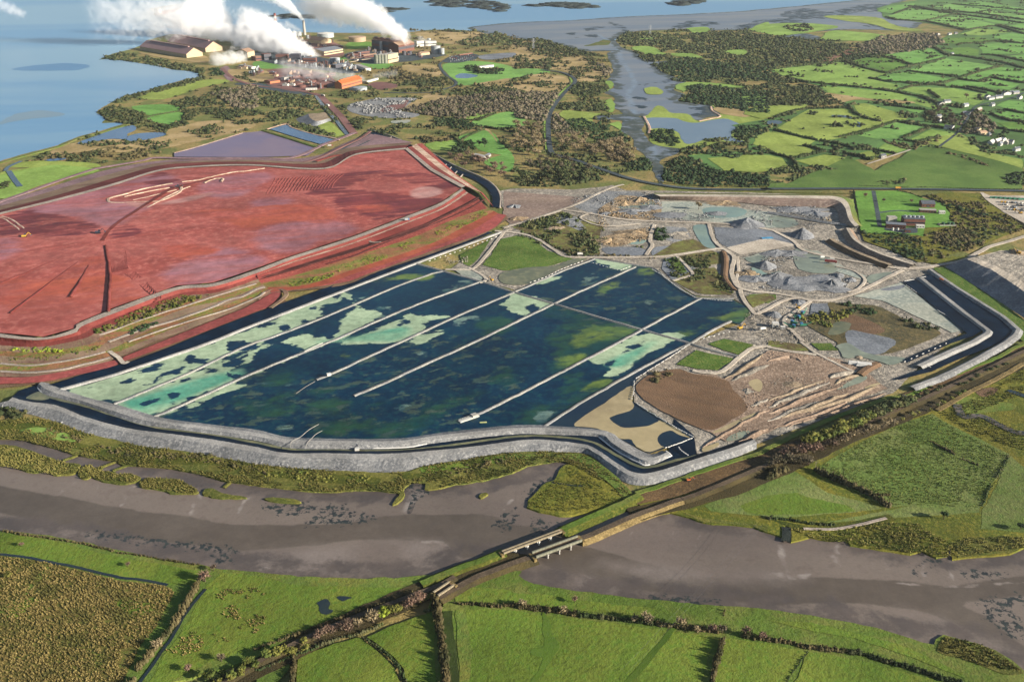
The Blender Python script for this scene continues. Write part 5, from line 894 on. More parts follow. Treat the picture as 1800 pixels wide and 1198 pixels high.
def scrub(s, label, mat=None, r=(2.5, 4.5), spacing=None, h=0.9, z=0.6, holes=0.55, name='scrub', cat='scrub', temps=None, seed=1, clear=False):
    c = sum(W3(s, z), Vector()) / len(T(s)); dist = math.hypot(c.length, CAM_H)
    f = max(1.0, dist / 1500); sp = spacing or 4.5 * f
    g = in_poly(s, sp, z, holes, seed)
    for p, w in (EXCL if clear else ()):
        if len(g) and (w or clear != 'road'): g = g[(sdf(g, p) if not w else sdf_line(g, p, w)) < 0]
    if not len(g): return
    rr = rng.uniform(r[0], r[1], len(g)) * f ** 0.8 * (0.5 + 0.9 * rng.random(len(g)) ** 2)
    C3 = np.column_stack([g, np.full(len(g), z)])
    return tag(clumps(name, C3, rr, np.full(len(g), h) * rng.uniform(.7, 1.25, len(g)), temps or (T_FAR if dist > 1500 else T_MID), mat or V_scrub), label, cat, None, 'stuff')
def hedge(s, label, w=4.0, h=3.0, mat=None, z=0.9, gap=0.06, group=None, smooth=False, name='hedge', temps=None):
    p = W3(s, z); p = catmull(p, False, 4) if smooth and len(p) > 2 else p
    cen = sum(p, Vector()) / len(p); dist = math.hypot(cen.length, CAM_H); f = max(1.0, dist / 1600)
    step = max(1.3, w * 0.34); q = resample(p, step); C_, Rr, Hs = [], [], []
    for v in q:
        nz = noise.noise(v * 0.03 + Vector((3, 7, 1)))
        if nz < -0.62 + gap * 2: continue
        k = 1.0 + 0.45 * noise.noise(v * 0.06) + random.uniform(-.2, .25)
        for _ in range(2 if w > 3 else 1):
            C_.append((v.x + random.uniform(-.3, .3) * w, v.y + random.uniform(-.3, .3) * w, z))
            r = w * 0.42 * max(.45, k) * f ** 0.5 * random.uniform(.75, 1.15); Rr.append(r); Hs.append(h * k * random.uniform(.75, 1.2) / r)
    return tag(clumps(name, np.array(C_), np.array(Rr), np.array(Hs), temps or (T_MID if dist < 1500 else T_FAR), mat or V_hedge), label, 'hedge', group)
SC = [('a3 750,285 800,225 920,228 1050,240 1200,300 1500,355 1480,392 1250,355 1000,320 850,312', 'dark evergreen scrub on the tip of the peninsula', V_scrub), ('a3 1020,465 1110,430 1200,400 1400,430 1797,480 1797,565 1500,540 1220,575 1050,490', 'dense dark scrub wood across the middle of the peninsula', V_dark),
      ('a3 1225,615 1300,595 1500,612 1700,640 1797,640 1797,800 1690,790 1450,750 1180,710 1200,672 1300,660', 'dark wood above the reservoir', V_dark), ('a3 960,935 1010,905 1130,915 1170,1000 1130,1025 1000,985', 'rounded dark thicket at the corner of the reservoir', V_dark), ('a3 1540,940 1600,880 1740,880 1797,910 1690,980', 'dark thicket right of the reservoir', V_dark),
      ('a3 1200,1050 1400,1020 1600,1090 1580,1115 1240,1072', 'long dark thicket below the reservoir', V_dark), ('a3 1590,1045 1797,1030 1797,1085 1640,1090', 'dark thicket among olive pasture', V_scrub), ('a3 1340,980 1480,965 1580,1010 1500,1020 1400,1000', 'low scrub at the foot of the reservoir', V_scrub), ('a3 1090,1130 1220,1095 1290,1130 1400,1170 1440,1198 b3 1797,25 1797,110 1400,112 1140,85 1060,60', 'broad dark wood between creek and main road', V_dark),
      ('a3 1250,235 1480,230 1797,250 1797,340 1650,345 1500,350 1300,310', 'mixed scrub on the upper peninsula', V_scrub), ('a3 1340,400 1500,380 1797,400 1797,475 1500,430', 'scrub belt under the green clearing', V_scrub), ('a3 940,385 1120,385 1110,425 980,432 920,410', 'dark scrub beside the creek glade', V_scrub),
      ('a4 0,255 200,265 560,330 480,390 330,440 0,470', 'grey green scrub at the right of the peninsula', V_scrub), ('a4 0,500 120,540 200,580 350,620 490,720 400,740 0,745', 'grey scrub wood at the edge of the fields', V_scrub), ('a4 640,320 800,260 1000,240 1180,235 1220,300 1100,350 830,380 660,370', 'leafless grey wood below the saltmarsh', V_grey), ('a4 500,390 640,385 780,390 600,425', 'dark clump beside the bracken slope', V_dark), ('a4 120,190 250,170 330,200 260,225 150,215', 'scrub on the mudflat pasture', V_scrub),
      ('a4 1060,800 1150,770 1250,760 1330,850 1300,885 1190,872', 'garden trees left of the village', V_scrub), ('a4 1390,790 1530,820 1590,895 1560,930 1400,940 1330,960 1340,890', 'leafless trees in the village centre', V_grey), ('a4 1320,960 1440,960 1480,1040 1700,1090 1797,1110 1797,1090 1600,1050 1480,990', 'dark thicket below the village', V_scrub), ('a4 940,840 1080,850 1000,880', 'dark thicket by the oval field', V_scrub), ('a4 130,1165 350,1165 480,1190 b4 330,0 200,60 0,100 0,0', 'dark grey wood by the main road', V_scrub), ('b4 1620,40 1797,10 1797,110 1700,100', 'round dark wood at the right edge', V_dark), ('b4 780,80 960,60 960,90 800,105', 'low scrub in the hill pasture', V_scrub), ('a4 800,975 980,1035 1220,960 1200,985 990,1060 830,1000', 'brown scrub on the field bank', V_hedgeb), ('a4 580,1000 760,1040 640,1030', 'scrub strip in the small pastures', V_scrub), ('a4 1240,1070 1400,1100 1560,1170 1400,1130', 'brown scrub across the hill', V_hedgeb),
      ('a1 1480,650 1797,590 1797,760 1690,770 1560,690', 'grey plantation on the headland', V_grey), ('a1 780,720 900,670 1060,630 1300,560 1440,550 1300,600 1000,670 880,710', 'pale green scrub along the headland shore', V_scrub), ('a1 690,790 780,740 860,760 1000,790 1010,850 1180,890 1290,860 1290,780 1200,725 1380,680 1550,720 1700,820 1650,830 1400,790 1300,880 1190,905 1000,880 780,850', 'dark scrub round the headland fields', V_scrub), ('a1 720,410 830,370 1000,395 1130,420 1420,480 1430,540 1350,500 1130,470 1000,440', 'dark shore scrub below the long sheds', V_scrub), ('a1 1480,480 1540,480 1560,530 1500,530', 'dark clump beside the mauve ramp', V_dark),
      ('a1 200,1130 400,1090 560,1070 720,1060 800,1100 500,1100 330,1120', 'brown bushes on the shore flat', V_hedgeb), ('a1 780,1030 1000,1050 1150,1070 900,1120 700,1090', 'thin bushes behind the mauve road', V_hedgeb), ('b1 20,70 60,40 60,110 20,130', 'bushes on the left edge', V_scrub),
      ('a2 0,620 150,650 400,680 450,760 300,820 120,850 80,800 240,740 0,700', 'scrub heath left of the haul road', V_scrub), ('a2 860,505 1000,490 1150,530 1130,560 980,570', 'brown bushes beside the plant lawn', V_hedgeb), ('a2 1040,560 1340,540 1380,600 1200,620 1060,600', 'dark bushes inside the road curve', V_scrub), ('a2 1000,775 1130,740 1350,690 1797,640 1797,790 1700,780 1450,835 1200,805', 'broad grey brown wood behind the round field', V_grey), ('a2 1340,640 1797,590 1797,640 1600,660', 'dark wood edge below the straw field', V_scrub),
      ('a2 640,820 700,900 820,935 1000,945 830,900 760,830', 'dark scrub below the rock tip', V_scrub), ('a2 1250,820 1380,835 1590,880 1540,900 1350,900 1270,870', 'dark scrub standing in for the shaded cliff of the old pit', V_dark), ('a2 1150,960 1380,950 1390,985 1200,1000', 'brown scrub above the farm field', V_hedgeb), ('a2 540,700 620,740 640,800 560,730', 'bushes beside the haul road', V_scrub), ('a2 230,870 350,850 560,960 500,960 330,915', 'scrubby bank of the blue pond', V_scrub), ('a2 1680,230 1797,260 1797,330 1700,300 1500,330 1400,300', 'low shore scrub', V_scrub), ('a2 1460,480 1540,460 1640,500 1560,520', 'dark garden trees beside the offices', V_dark), ('a2 1540,490 1750,480 1720,520 1580,520', 'evergreen belt of the office park', V_dark), ('a2 1190,210 1400,215 1650,222 1400,225', 'dark shoreline scrub', V_scrub),  # old pit entry: dark leaf colour stands in for the cliff's shade
      ('a3 0,270 210,275 360,320 620,400 660,400 560,380 400,400 250,380 160,370 0,300', 'low scrub on the shore left of the creek', V_scrub), ('a3 100,430 260,410 300,480 150,480 0,470', 'dark copse beside the road bend', V_scrub), ('a3 590,440 640,450 700,480 660,540 640,490', 'grey shore scrub at the creek', V_grey), ('a3 410,580 640,590 680,620 640,650 520,670 410,650', 'grey green thicket on the creek bank', V_scrub), ('a3 340,720 640,710 690,780 520,780 350,770', 'thicket between the creek meadows', V_scrub), ('a3 0,640 200,650 330,650 280,740 230,850 0,820', 'tall grey wood left of the road', V_grey), ('a3 370,850 470,830 560,860 720,890 830,980 780,1010 700,1010 560,960 450,940', 'dark green wood above the creek bend', V_dark), ('a3 300,800 350,850 450,930 300,950 290,860', 'grey scrub beside the road', V_grey),
      ('a3 870,1110 950,1110 980,1190 850,1198 800,1170', 'dark evergreen copse by the creek', V_dark), ('b3 0,60 330,0 560,0 640,60 400,100 180,110 60,100', 'mixed trees behind the bare brown strip', V_scrub), ('a3 100,1140 330,1100 500,1150 850,1198 b3 640,30 400,20 100,20 a3 0,1198', 'dark undergrowth of the creek wood', V_scrub), ('a3 640,1000 560,960 800,1050 860,1150 700,1120', 'brown undergrowth by the creek', V_hedgeb),
      ('b4 665,440 750,430 940,440 1060,490 1090,600 1030,625 850,550 700,480', 'dark green scrub below the compound', V_dark), ('b4 1100,470 1300,410 1500,400 1400,500 1150,580', 'brown bracken and scrub', V_hedgeb), ('b4 1350,430 1600,400 1700,420 1400,540 1120,590 1250,520', 'dark thicket along the pale road', V_scrub), ('b4 1180,225 1300,250 1500,300 1700,370 1797,400 1600,350 1350,300', 'dark hedge like scrub behind the compound', V_dark),
      ('b4 520,930 640,940 720,980 760,1010 640,1000 540,980', 'green bushes in the works marsh', V_dark), ('b4 950,1050 1150,1080 1200,1120 1060,1110', 'bushes on the marsh edge', V_scrub), ('b3 980,430 1060,400 1100,430 1080,490 1010,480', 'black bush patch in the quarry', V_dark), ('b3 210,500 330,540 440,590 300,560', 'russet scrub along the lower track', V_hedgeb), ('b3 640,590 900,600 1010,615 700,600', 'russet scrub below the track', V_hedgeb),
      ('c1 0,460 60,470 190,500 200,540 80,540 0,520', 'bushes at the left end of the stone bank', V_scrub), ('c3 950,260 1050,200 1120,190 1100,240 980,300', 'scrub at the tip of the brown mound', V_hedgeb)]
for k, (s, lab, m) in enumerate(SC):
    scrub(s, lab, m, holes=0.4 if m in (V_dark, V_grey) else 0.68, seed=k, z=0.9, h=1.0 if m is V_grey else .85, clear='road')
for k, (s, lab, m, h) in enumerate([('a1 200,1130 600,960 900,860 1000,680 1400,540 1797,500 a2 0,640 700,640 1300,460 1797,420 a3 0,400 400,340 680,400 660,640 700,760 760,900 1000,1198 a2 1200,1000 800,880 400,860 0,900 a1 1700,940 1200,1030 700,1150', 'scattered scrub over the heath between plant and red stack', V_scrub, 1.12),
    ('a2 1000,200 1797,240 a3 300,330 700,450 640,560 300,560 0,640 a2 1500,640 900,620 700,560', 'low bushes scattered on the straw heath', V_hedgeb, 1.25), ('a3 730,290 1100,210 1797,200 a4 700,320 1250,260 1160,330 590,430 0,500 350,620 560,740 60,820 0,1198 a3 1100,1198 1200,1050 1797,900 1700,760 1250,720 1180,600 1050,500', 'scattered gorse over the peninsula', V_scrub, 1.02),
    ('b4 1100,170 1500,160 1797,400 1500,520 1100,640 680,490 1095,462 1305,392 1255,240', 'bushes scattered round the compound', V_hedgeb, 1.0), ('b3 0,380 350,290 640,390 600,600 400,590 0,430 1130,510 1400,540 1180,590', 'bushes scattered on the scrubby quarry slope', V_scrub, 1.0), ('b3 1080,620 1480,580 1540,870 1330,865 1130,770', 'bushes scattered by the pale lane', V_scrub, 1.1), ('b4 220,1030 700,940 1210,1130 c4 800,90 480,0', 'bushes scattered in the works marsh', V_olive, 1.1),
    ('a4 760,60 1797,-30 1797,1120 1150,1030 560,1140 60,820 560,740 350,600 0,500 590,430 1160,330 1390,215', 'single bushes and hedge trees dotted over the farmland', V_scrub, 1.3)]):
    scrub(s, lab, m, r=(1.6, 3.6), holes=h, seed=50 + k, z=1.4, h=1.0, clear='farmland' not in lab)
# bushy strips that follow the river and terraces
scrub('c1 300,600 500,690 760,750 760,780 900,800 1250,820 1500,850 1797,900 c2 100,930 0,900 c1 1500,800 1250,790 900,770 700,740 500,660', 'dark brown bushes on the upper river bank', V_hedgeb, r=(1.2, 2.2), spacing=3.2, h=.7, z=1.5, holes=.8)
scrub('c2 0,900 300,915 600,925 820,950 800,985 500,980 200,960 0,940', 'olive bushes along the river bank', V_olive, r=(1.0, 1.8), spacing=3.0, h=.7, z=1.5, holes=.8)
scrub('c2 1330,900 1600,850 1797,810 1797,840 1600,890 1400,930', 'dark bushes below the stone bank', V_hedgeb, r=(1.0, 1.9), spacing=3.0, h=.8, z=1.6, holes=.8)
scrub('b1 640,1130 820,1050 1000,970 1250,880 1470,870 1300,930 1100,1000 900,1070 700,1140', 'green shrub strip on the red terrace', V_olive, r=(1.6, 2.6), spacing=3.4, h=.9, z=8.2, holes=.5)
scrub('b1 900,1130 1000,1085 1110,1065 1000,1120 920,1145', 'short dark shrub strip on the terrace', V_dark, r=(1.6, 2.4), spacing=3, h=.9, z=6.0, holes=.5)
scrub('c1 0,30 200,40 440,50 440,75 200,70 0,50', 'upper green shrub row on the left terraces', V_lime, r=(1.5, 2.4), spacing=3.2, h=.8, z=7.0, holes=.7)
scrub('c1 0,90 200,110 400,90 560,60 690,40 700,55 500,95 300,130 100,130 0,110', 'lower green shrub row on the left terraces', V_olive, r=(1.3, 2.2), spacing=3.0, h=.8, z=4.8, holes=.85)
scrub('b2 600,680 800,600 1100,490 1400,370 1600,280 1640,300 1400,420 1100,540 800,650', 'lime green growth on the near terraces', V_lime, r=(.7, 1.3), spacing=2.6, h=.6, z=6.2, holes=1.0)
scrub('b2 230,790 500,730 600,690 500,750 250,810', 'green tufts at the end of the terraces', V_lime, r=(1.0, 1.8), spacing=3.0, h=.6, z=5.6, holes=.8)
# reeds, rushes and hummocks
def tufts(s, label, mat, spacing, r, z, holes=0.0, h=1.2, name='rushes', hs=18.0, seed=1, cat='rushes'):
    g = in_poly(s, spacing, z, holes, seed, hs); C3 = np.column_stack([g, np.full(len(g), z)])
    return tag(clumps(name, C3, rng.uniform(r[0], r[1], len(g)), np.full(len(g), h), T_TUFT, mat), label, cat, None, 'stuff')
tufts('d1 -200,312 0,316 300,358 600,430 850,495 1180,530 1220,575 1100,800 980,950 860,1198 800,1350 -200,1350', 'tan rush tufts covering the lower left pasture', V_tuft, 1.45, (0.6, 1.1), 1.45, .35, 1.0, hs=40)
tufts('d1 1520,560 1797,540 d2 80,600 120,700 0,860 d1 1640,900 1540,920 1500,850 1580,700', 'rush tufts in the right part of the green pasture', V_tuft, 1.6, (0.6, 1.0), 1.45, .85, 1.0, seed=4)
tufts('d1 1250,880 1400,840 1450,870 1400,970 1180,1070 1150,1000', 'rush tufts in the lower part of the green pasture', V_tuft, 1.7, (0.6, 1.0), 1.4, .9, 1.0, seed=5)
tufts('c4 330,905 700,690 900,600 1150,510 1350,640 1680,800 1640,920 1500,1160 1000,1140 800,1150 500,1000', 'low hummocks of grass in the large meadow', veg_mat('hummock_grass', '74863c', '88904c', '5e7232'), 1.9, (0.6, 1.1), 1.35, .5, 0.6, name='grass', cat='grass', seed=6)
tufts(BELT, 'tall yellow reeds on the north river bank', veg_mat('reed_stem', '868046', '9c9456', '666a38'), 1.7, (0.6, 1.1), 1.4, .85, 1.1, name='reeds', cat='reeds', seed=7)
tufts('d4 160,130 500,130 850,80 1060,90 1280,230 1400,190 1797,180 1797,250 1400,315 1180,320 1080,295 800,265 590,230 300,180', 'ochre reeds on the right river bank', bpy.data.materials['reed_stem'], 1.8, (0.6, 1.1), 1.8, .5, 1.0, name='reeds', cat='reeds', seed=8)
tufts('c3 100,1150 330,960 400,880 560,960 700,1090 750,1110 550,1170 350,1190', 'short olive sedge in the saltmarsh triangle', bpy.data.materials['olive_leaf'], 1.7, (0.5, .9), 1.4, .5, 0.8, name='sedge', cat='sedge', seed=9)
tufts('c4 1200,500 1500,390 1797,190 1797,370 1500,470 1420,520 1600,560 1797,650 1797,760 1500,680', 'coarse ochre marsh grass at the right edge', bpy.data.materials['olive_leaf'], 2.0, (0.7, 1.2), 1.4, .7, 0.8, name='grass', cat='grass', seed=10)

for s, lab in [('p -60,788 0,783 50,792 85,805 138,818 128,830 100,833 60,829 0,817 -60,806', 'reeds on the largest reed island'), ('c1 560,890 620,865 720,885 620,960 560,950', 'reeds on the small round island'), ('c1 645,940 720,905 830,935 900,925 980,950 950,985 700,970', 'reeds on the notched island'), ('c1 980,990 1040,955 1250,965 1380,1040 1350,1065 1150,1040 1000,1020', 'reeds on the long island'), ('d4 1200,980 1250,880 1500,940 1780,1120 1500,1080', 'reeds on the point of the right bank')]:
    tufts(s, lab, bpy.data.materials['reed_stem'], 1.5, (.6, 1.1), 1.35, 0, 1.2, name='reeds', cat='reeds')
T_ROCK = [ico_template(1, s, .45) for s in range(5)]
for k, (s, lab, m, sp, hl, r) in enumerate([('b3 400,200 700,120 1040,170 1200,240 1797,280 b4 400,300 300,420 0,400 b3 1300,370 600,310', 'loose grey rubble in the upper quarry', m_rubbleg, 4, 1.05, (.4, 1.4)), ('b3 600,270 900,160 1050,240 950,340 640,320 700,440 960,400 960,480 640,540', 'ochre boulders in the quarry faces', m_ochre, 3.2, .9, (.4, 1.5)), ('b3 1600,620 1797,560 b4 430,690 650,770 450,890 300,890 b3 1700,830', 'loose stone round the lower heaps', m_rubbleg, 3.4, 1.05, (.4, 1.3)), ('b3 1600,1000 b4 400,920 280,1030 420,1180 c4 240,0 c3 1700,20', 'rubble round the screening machines', m_rubble, 3, 1.05, (.4, 1.1)),
                                          ('c3 1560,260 1680,170 c4 0,60 500,120 840,330 100,590 c3 1540,690 1660,480', 'lumps of dug soil in the excavation', m_soil, 2.6, 1.12, (.3, .9)), ('c4 0,60 500,130 700,220 420,420 0,560', 'pale stones in the excavation', m_rubble, 3, 1.2, (.25, .8)), ('b4 0,250 330,250 420,350 120,300', 'broken rock under the hook berm', m_rubbleg, 2.6, .7, (.5, 1.4)), ('c1 0,430 300,480 560,560 420,570 0,450', 'pale boulders at the left end of the stone bank', m_stone, 2.4, .9, (.4, 1.3)), ('c2 0,830 600,870 1000,880 1000,905 500,890 0,855', 'tumbled stones at the toe of the bank', m_stone, 2.4, .9, (.4, 1.1)), ('a2 640,740 860,690 1120,690 1000,775 1060,830 820,820', 'blocks in the grey rock tip', m_stone, 5, .95, (.8, 2.6)), ('b2 1320,610 1480,600 1500,680 1400,690', 'dark rubble by the dyke junction', m_rubble, 2.4, .9, (.4, 1.2))]):
    scrub(s, lab, m, r=r, spacing=sp, h=.75, z=1.3 if 'excav' in lab or 'quarry' in lab or 'heaps' in lab else 1.4, holes=hl, name='rubble', cat='rubble', temps=T_ROCK, seed=80 + k)
for s, lab in ISLETS: scrub(s, lab, m_weed, r=(4, 12), spacing=6, h=.12, z=.4, holes=1.0, name='weed_islet', cat='islet', temps=T_ROCK, seed=len(lab))
# hedges ---------------------------------------------------------------------------------
FH = [('830,120 900,140 1100,150 1250,180 1390,212', 6, 'thick dark hedge along the saltmarsh edge of the top fields'), ('880,100 1010,50 1300,97 1550,130 1797,165', 4, 'hedge running right from the saltmarsh between the top fields'), ('1030,45 1200,75 1480,95 1797,140', 5, 'broad bushy hedge across the top right fields'), ('1090,150 1200,125 1310,100', 3, 'short hedge between the two top square fields'), ('1390,210 1500,195 1620,180 1797,215', 4, 'hedge above the white hamlet'),
      ('1620,185 1797,240', 4, 'slanting hedge under the top right corner'), ('1290,30 1500,45 1797,75', 4, 'highest hedge in the top right corner'), ('1340,310 1490,300 1600,290 1797,305', 4, 'hedge right of the white hamlet'), ('1160,330 1250,385 1400,400 1650,440 1797,480', 6, 'tall tree lined hedge in the middle of the far fields'), ('1500,385 1600,390 1797,430', 4, 'hedge under the wide right field'), ('590,430 510,432 300,455 0,490', 3, 'hedge between dark scrub and the long pasture'),
      ('540,432 680,480 830,515 1000,465 1250,410', 4, 'bent hedge between the two tilted fields'), ('800,395 940,430 1010,460', 4, 'short hedge stub between the two tilted fields'), ('710,550 860,575 1190,595 1330,555 1480,505 1640,465', 4, 'hedge round the large central far field'), ('1320,535 1250,530 980,500', 4, 'hedge under the largest tilted field'), ('130,540 250,575 400,590 800,630 1080,680 1230,740', 6, 'long thick hedge sweeping to the village'), ('910,640 1010,605 1200,595', 3, 'curved hedge above the oval pasture'),
      ('1190,600 1380,620 1530,655', 4, 'hedge on the upper side of the oval pasture'), ('1330,555 1480,575 1560,545 1797,585', 4, 'stepped hedge at the right edge'), ('1400,610 1560,640 1650,660', 4, 'hedge behind the white village houses'), ('60,820 180,780 280,765 420,760 560,760', 3, 'hedge above the flooded olive field'), ('570,740 600,790 650,815 700,835 780,852', 5, 'curved hedge of the knoll field'), ('900,855 760,900 600,945 500,965', 3, 'hedge below the flooded olive field'), ('40,910 180,950 340,985', 4, 'hedge on the left under the flooded field'), ('380,990 460,1000 560,1030 640,1050', 5, 'thick bushy hedge by the small pastures'),
      ('940,970 1040,935 1130,900', 4, 'hedge between the two slanting pastures'), ('0,1070 100,1095 180,1115', 4, 'lower left hedge of the olive pastures'), ('180,1115 260,1095 390,1065 330,1040 250,1025', 4, 'hooked hedge of the olive pastures'), ('640,1050 760,1055 900,1080', 3, 'hedge beside the pale lane'), ('560,1080 640,1100 720,1120', 5, 'dark hedge near the ruin'), ('820,740 900,745 1000,760 1090,770', 5, 'tree hedge on top of the knoll'), ('900,850 1000,870 1150,890 1330,915', 4, 'hedge from the knoll to the white farmhouse'), ('1130,640 1200,690', 4, 'short hedge end at the village'), ('1660,770 1797,800', 3, 'hedge under the village lane'), ('1560,800 1680,845 1797,860', 4, 'hedge behind the yellow house'), ('1600,900 1797,930', 4, 'lowest hedge at the village edge'), ('170,1118 200,1160 220,1198', 3, 'short hedge down to the main road wood'), ('960,985 1060,1000 1200,960', 4, 'bank hedge in the slanting pastures')]
for s, w, lab in FH: hedge('a4 ' + s, lab, w * 1.7, 5.5, V_hedge, z=1.3)
for s, w, h, m, lab in [('d2 1250,625 1280,700 1290,800 1305,900 1315,1000 1325,1100 1335,1198 1340,1280', 6, 5.0, V_hedgeb, 'thick brown bramble hedge running straight down the bottom'), ('d1 1425,465 1400,510 1350,590 1280,710', 4.5, 4.6, V_hedgeb, 'upper half of the slanting field hedge at lower left'), ('d1 1270,725 1200,830 1110,950', 4.5, 4.4, V_hedgeb, 'middle of the slanting field hedge at lower left'), ('d1 1095,960 1040,1030 980,1100 930,1190 880,1280', 4.5, 4.2, V_hedgeb, 'lower end of the slanting field hedge'),
                       ('d7 0,660 100,680 200,690 330,705 450,730', 4, 3.2, V_hedgeb, 'left stretch of the hedge under the river bank'), ('d7 450,732 640,750 850,770 1000,790', 4, 3.4, V_hedge, 'middle stretch of the hedge under the river bank'), ('d7 1010,792 1220,820 1450,845 1600,875 1797,905', 4, 3.4, V_hedgeb, 'right stretch of the hedge under the river bank'), ('d6 1400,650 1550,655 1700,670 1797,665', 3, 2.6, V_hedgeb, 'low hedge at the head of the largest bottom field'), ('d7 1485,870 1470,950 1445,1030 1420,1110 1405,1198 1395,1280', 4, 3.8, V_hedgeb, 'brown hedge right of the largest bottom field'),
                       ('d8 0,900 180,930 280,955 400,970 560,985', 4, 2.6, V_hedgeb, 'reddish hedge above the lower right fields'), ('d8 570,988 700,1010 900,1070 1100,1130 1300,1198 1400,1230', 5, 2.8, V_hedge, 'dark hedge running into the lower right corner'), ('d8 280,985 210,1080 130,1198 60,1300', 1.6, 1.2, V_hedge, 'thin fence hedge between the lower right fields'), ('d6 270,1025 265,1110 255,1198 250,1280', 3.5, 3.4, V_hedgeb, 'short brown hedge left of the curved field'), ('d6 745,885 830,940 930,1010 1000,1090 1050,1198 1080,1270', 2.6, 1.5, V_hedge, 'low curved hedge between two bottom fields'),
                       ('d6 0,1120 130,1070 250,1020 400,965 480,930 600,885 700,870', 2.6, 1.8, V_hedge, 'low dark hedge along the railway fields, left part'), ('d6 720,865 860,805 1000,755 1100,720 1220,690', 2.6, 1.8, V_hedge, 'low dark hedge along the railway fields, right part'), ('d6 0,965 150,910 300,860 450,800 540,770', 3, 2.2, V_hedgeb, 'scrubby hedge on the upper side of the railway strip'), ('d6 550,765 700,715 860,660 1000,605 1130,560', 3, 2.2, V_hedgeb, 'hedge on the upper side of the railway strip near the bridge'),
                       ('c4 340,910 430,950 540,1000 650,1040 740,1090 830,1150', 6, 5.0, V_hedgeb, 'tall shaded hedge below the large meadow'), ('c4 0,960 60,930 130,900', 6, 5.5, V_hedgeb, 'thick brown hedge beside the railway'), ('d8 0,50 150,60 300,90 460,100', 3, 2.5, V_hedge, 'bushy bank along the flood wall'), ('c4 1690,800 1640,900 1560,1020 1500,1150', 3, 1.4, V_hedge, 'low hedge between the two meadows'), ('c4 1150,705 1230,750 1310,790', 3, 1.8, V_hedgeb, 'bramble line in the large meadow, upper'), ('c4 1350,820 1420,845 1470,870', 3, 1.6, V_hedgeb, 'bramble line in the large meadow, lower'), ('c4 760,1075 850,1080', 3, 2, V_hedgeb, 'isolated bramble clump by the meadow hedge'),
                       ('d7 1490,700 1485,750 1480,810', 1.4, 1.4, V_hedgeb, 'tiny cross hedge on the river bank'), ('d1 20,140 200,170 420,200 600,230 800,280', 2.5, 1.8, V_hedgeb, 'bushes on the south river edge, left'), ('d1 830,290 1000,310 1150,340 1250,355 1400,375', 2, 1.4, V_hedgeb, 'bushes on the south river edge, right'), ('b4 600,140 625,260 640,360 655,440', 2.5, 1.5, V_dark, 'clipped dark hedge on the left of the compound'), ('b4 905,140 1000,160 1080,190', 3, 2.4, V_dark, 'dark hedge at the top of the compound'), ('b4 0,150 200,155 420,158 590,160', 2, 1.2, V_olive, 'roadside hedge above the hook berm'), ('b4 640,105 900,115 1200,118 1500,128 1797,130', 2.5, 1.5, V_hedge, 'roadside hedge along the hill pasture'), ('b3 1000,75 1200,100 1500,108 1797,112', 2.5, 1.5, V_olive, 'verge hedge below the dark wood'),
                       ('a2 1430,1000 1480,960 1600,905', 4, 3, V_hedge, 'hedge above the farm field'), ('a2 1380,955 1440,1010', 4, 3, V_hedge, 'hedge left of the farm field'), ('a2 1600,890 1700,905 1797,900', 6, 4, V_hedge, 'dark hedge under the rounded field'), ('a2 1440,840 1560,845 1680,795', 5, 3, V_hedge, 'hedge between the narrow field and the rounded field'), ('a1 1020,832 1080,810 1270,778', 4, 3, V_hedge, 'hedge between the two headland fields')]:
    hedge(s, lab, w, h, m, z=1.4)
# trees -----------------------------------------------------------------------------------
def make_tree(kind, mat, seed, bare):
    root = empty(kind, (0, 0, -500)); r = np.random.default_rng(seed)
    bm = bmesh.new()
    def limb(a, b, ra, rb):
        d = Vector(b) - Vector(a); M = Matrix.Translation((Vector(a) + Vector(b)) / 2) @ d.to_track_quat('Z', 'Y').to_matrix().to_4x4()
        bmesh.ops.create_cone(bm, cap_ends=True, segments=6, radius1=ra, radius2=rb, depth=d.length, matrix=M)
    limb((0, 0, -.05), (0.02, 0, .55), .05, .03)
    tips = []
    for i in range(6):
        a = i * 1.05 + r.uniform(-.3, .3); e = (math.cos(a) * .3, math.sin(a) * .3, r.uniform(.6, .85)); limb((0, 0, .3 + .04 * i), e, .022, .008); tips.append(e)
    me = bpy.data.meshes.new('trunk'); bm.to_mesh(me); bm.free(); me.materials.append(V_trunk)
    t = bpy.data.objects.new('trunk', me); COL.objects.link(t); t.parent = root
    vs, fs, b = [], [], 0
    n = 230 if bare else 170
    lob = [np.array(e) * np.array([.9, .9, 1]) for e in tips] + [np.array([0, 0, .72])]
    for i in range(n):
        c = lob[i % len(lob)] + r.normal(size=3) * np.array([.13, .13, .12])
        if bare:
            d = c - np.array([0, 0, .3]); d = d / np.linalg.norm(d) + r.normal(size=3) * .35; d /= np.linalg.norm(d); s = r.uniform(.06, .13); p = np.cross(d, r.normal(size=3)); p /= np.linalg.norm(p)
            q = [c - d * s - p * .03, c - d * s + p * .03, c + d * s * 1.3]
        else:
            a = r.normal(size=3); a /= np.linalg.norm(a); p = np.cross(a, r.normal(size=3)); p /= np.linalg.norm(p); s = r.uniform(.06, .12)
            q = [c - a * s, c + p * s, c + a * s]
        vs += q; fs.append([b, b + 1, b + 2]); b += 3
    for l in lob:
        V, Fc = ico_template(1, int(r.integers(999)), .35); k = .13 if bare else .2
        V = V * k + l; vs += list(V); fs += (Fc + b).tolist(); b += len(V)
    o = mesh_obj('crown', np.array(vs), np.array(fs), mat, root)
    return root
PROTO = {}
def tree_kind(kind, mat, bare): PROTO[kind] = [make_tree(kind, mat, s, bare) for s in range(3)]
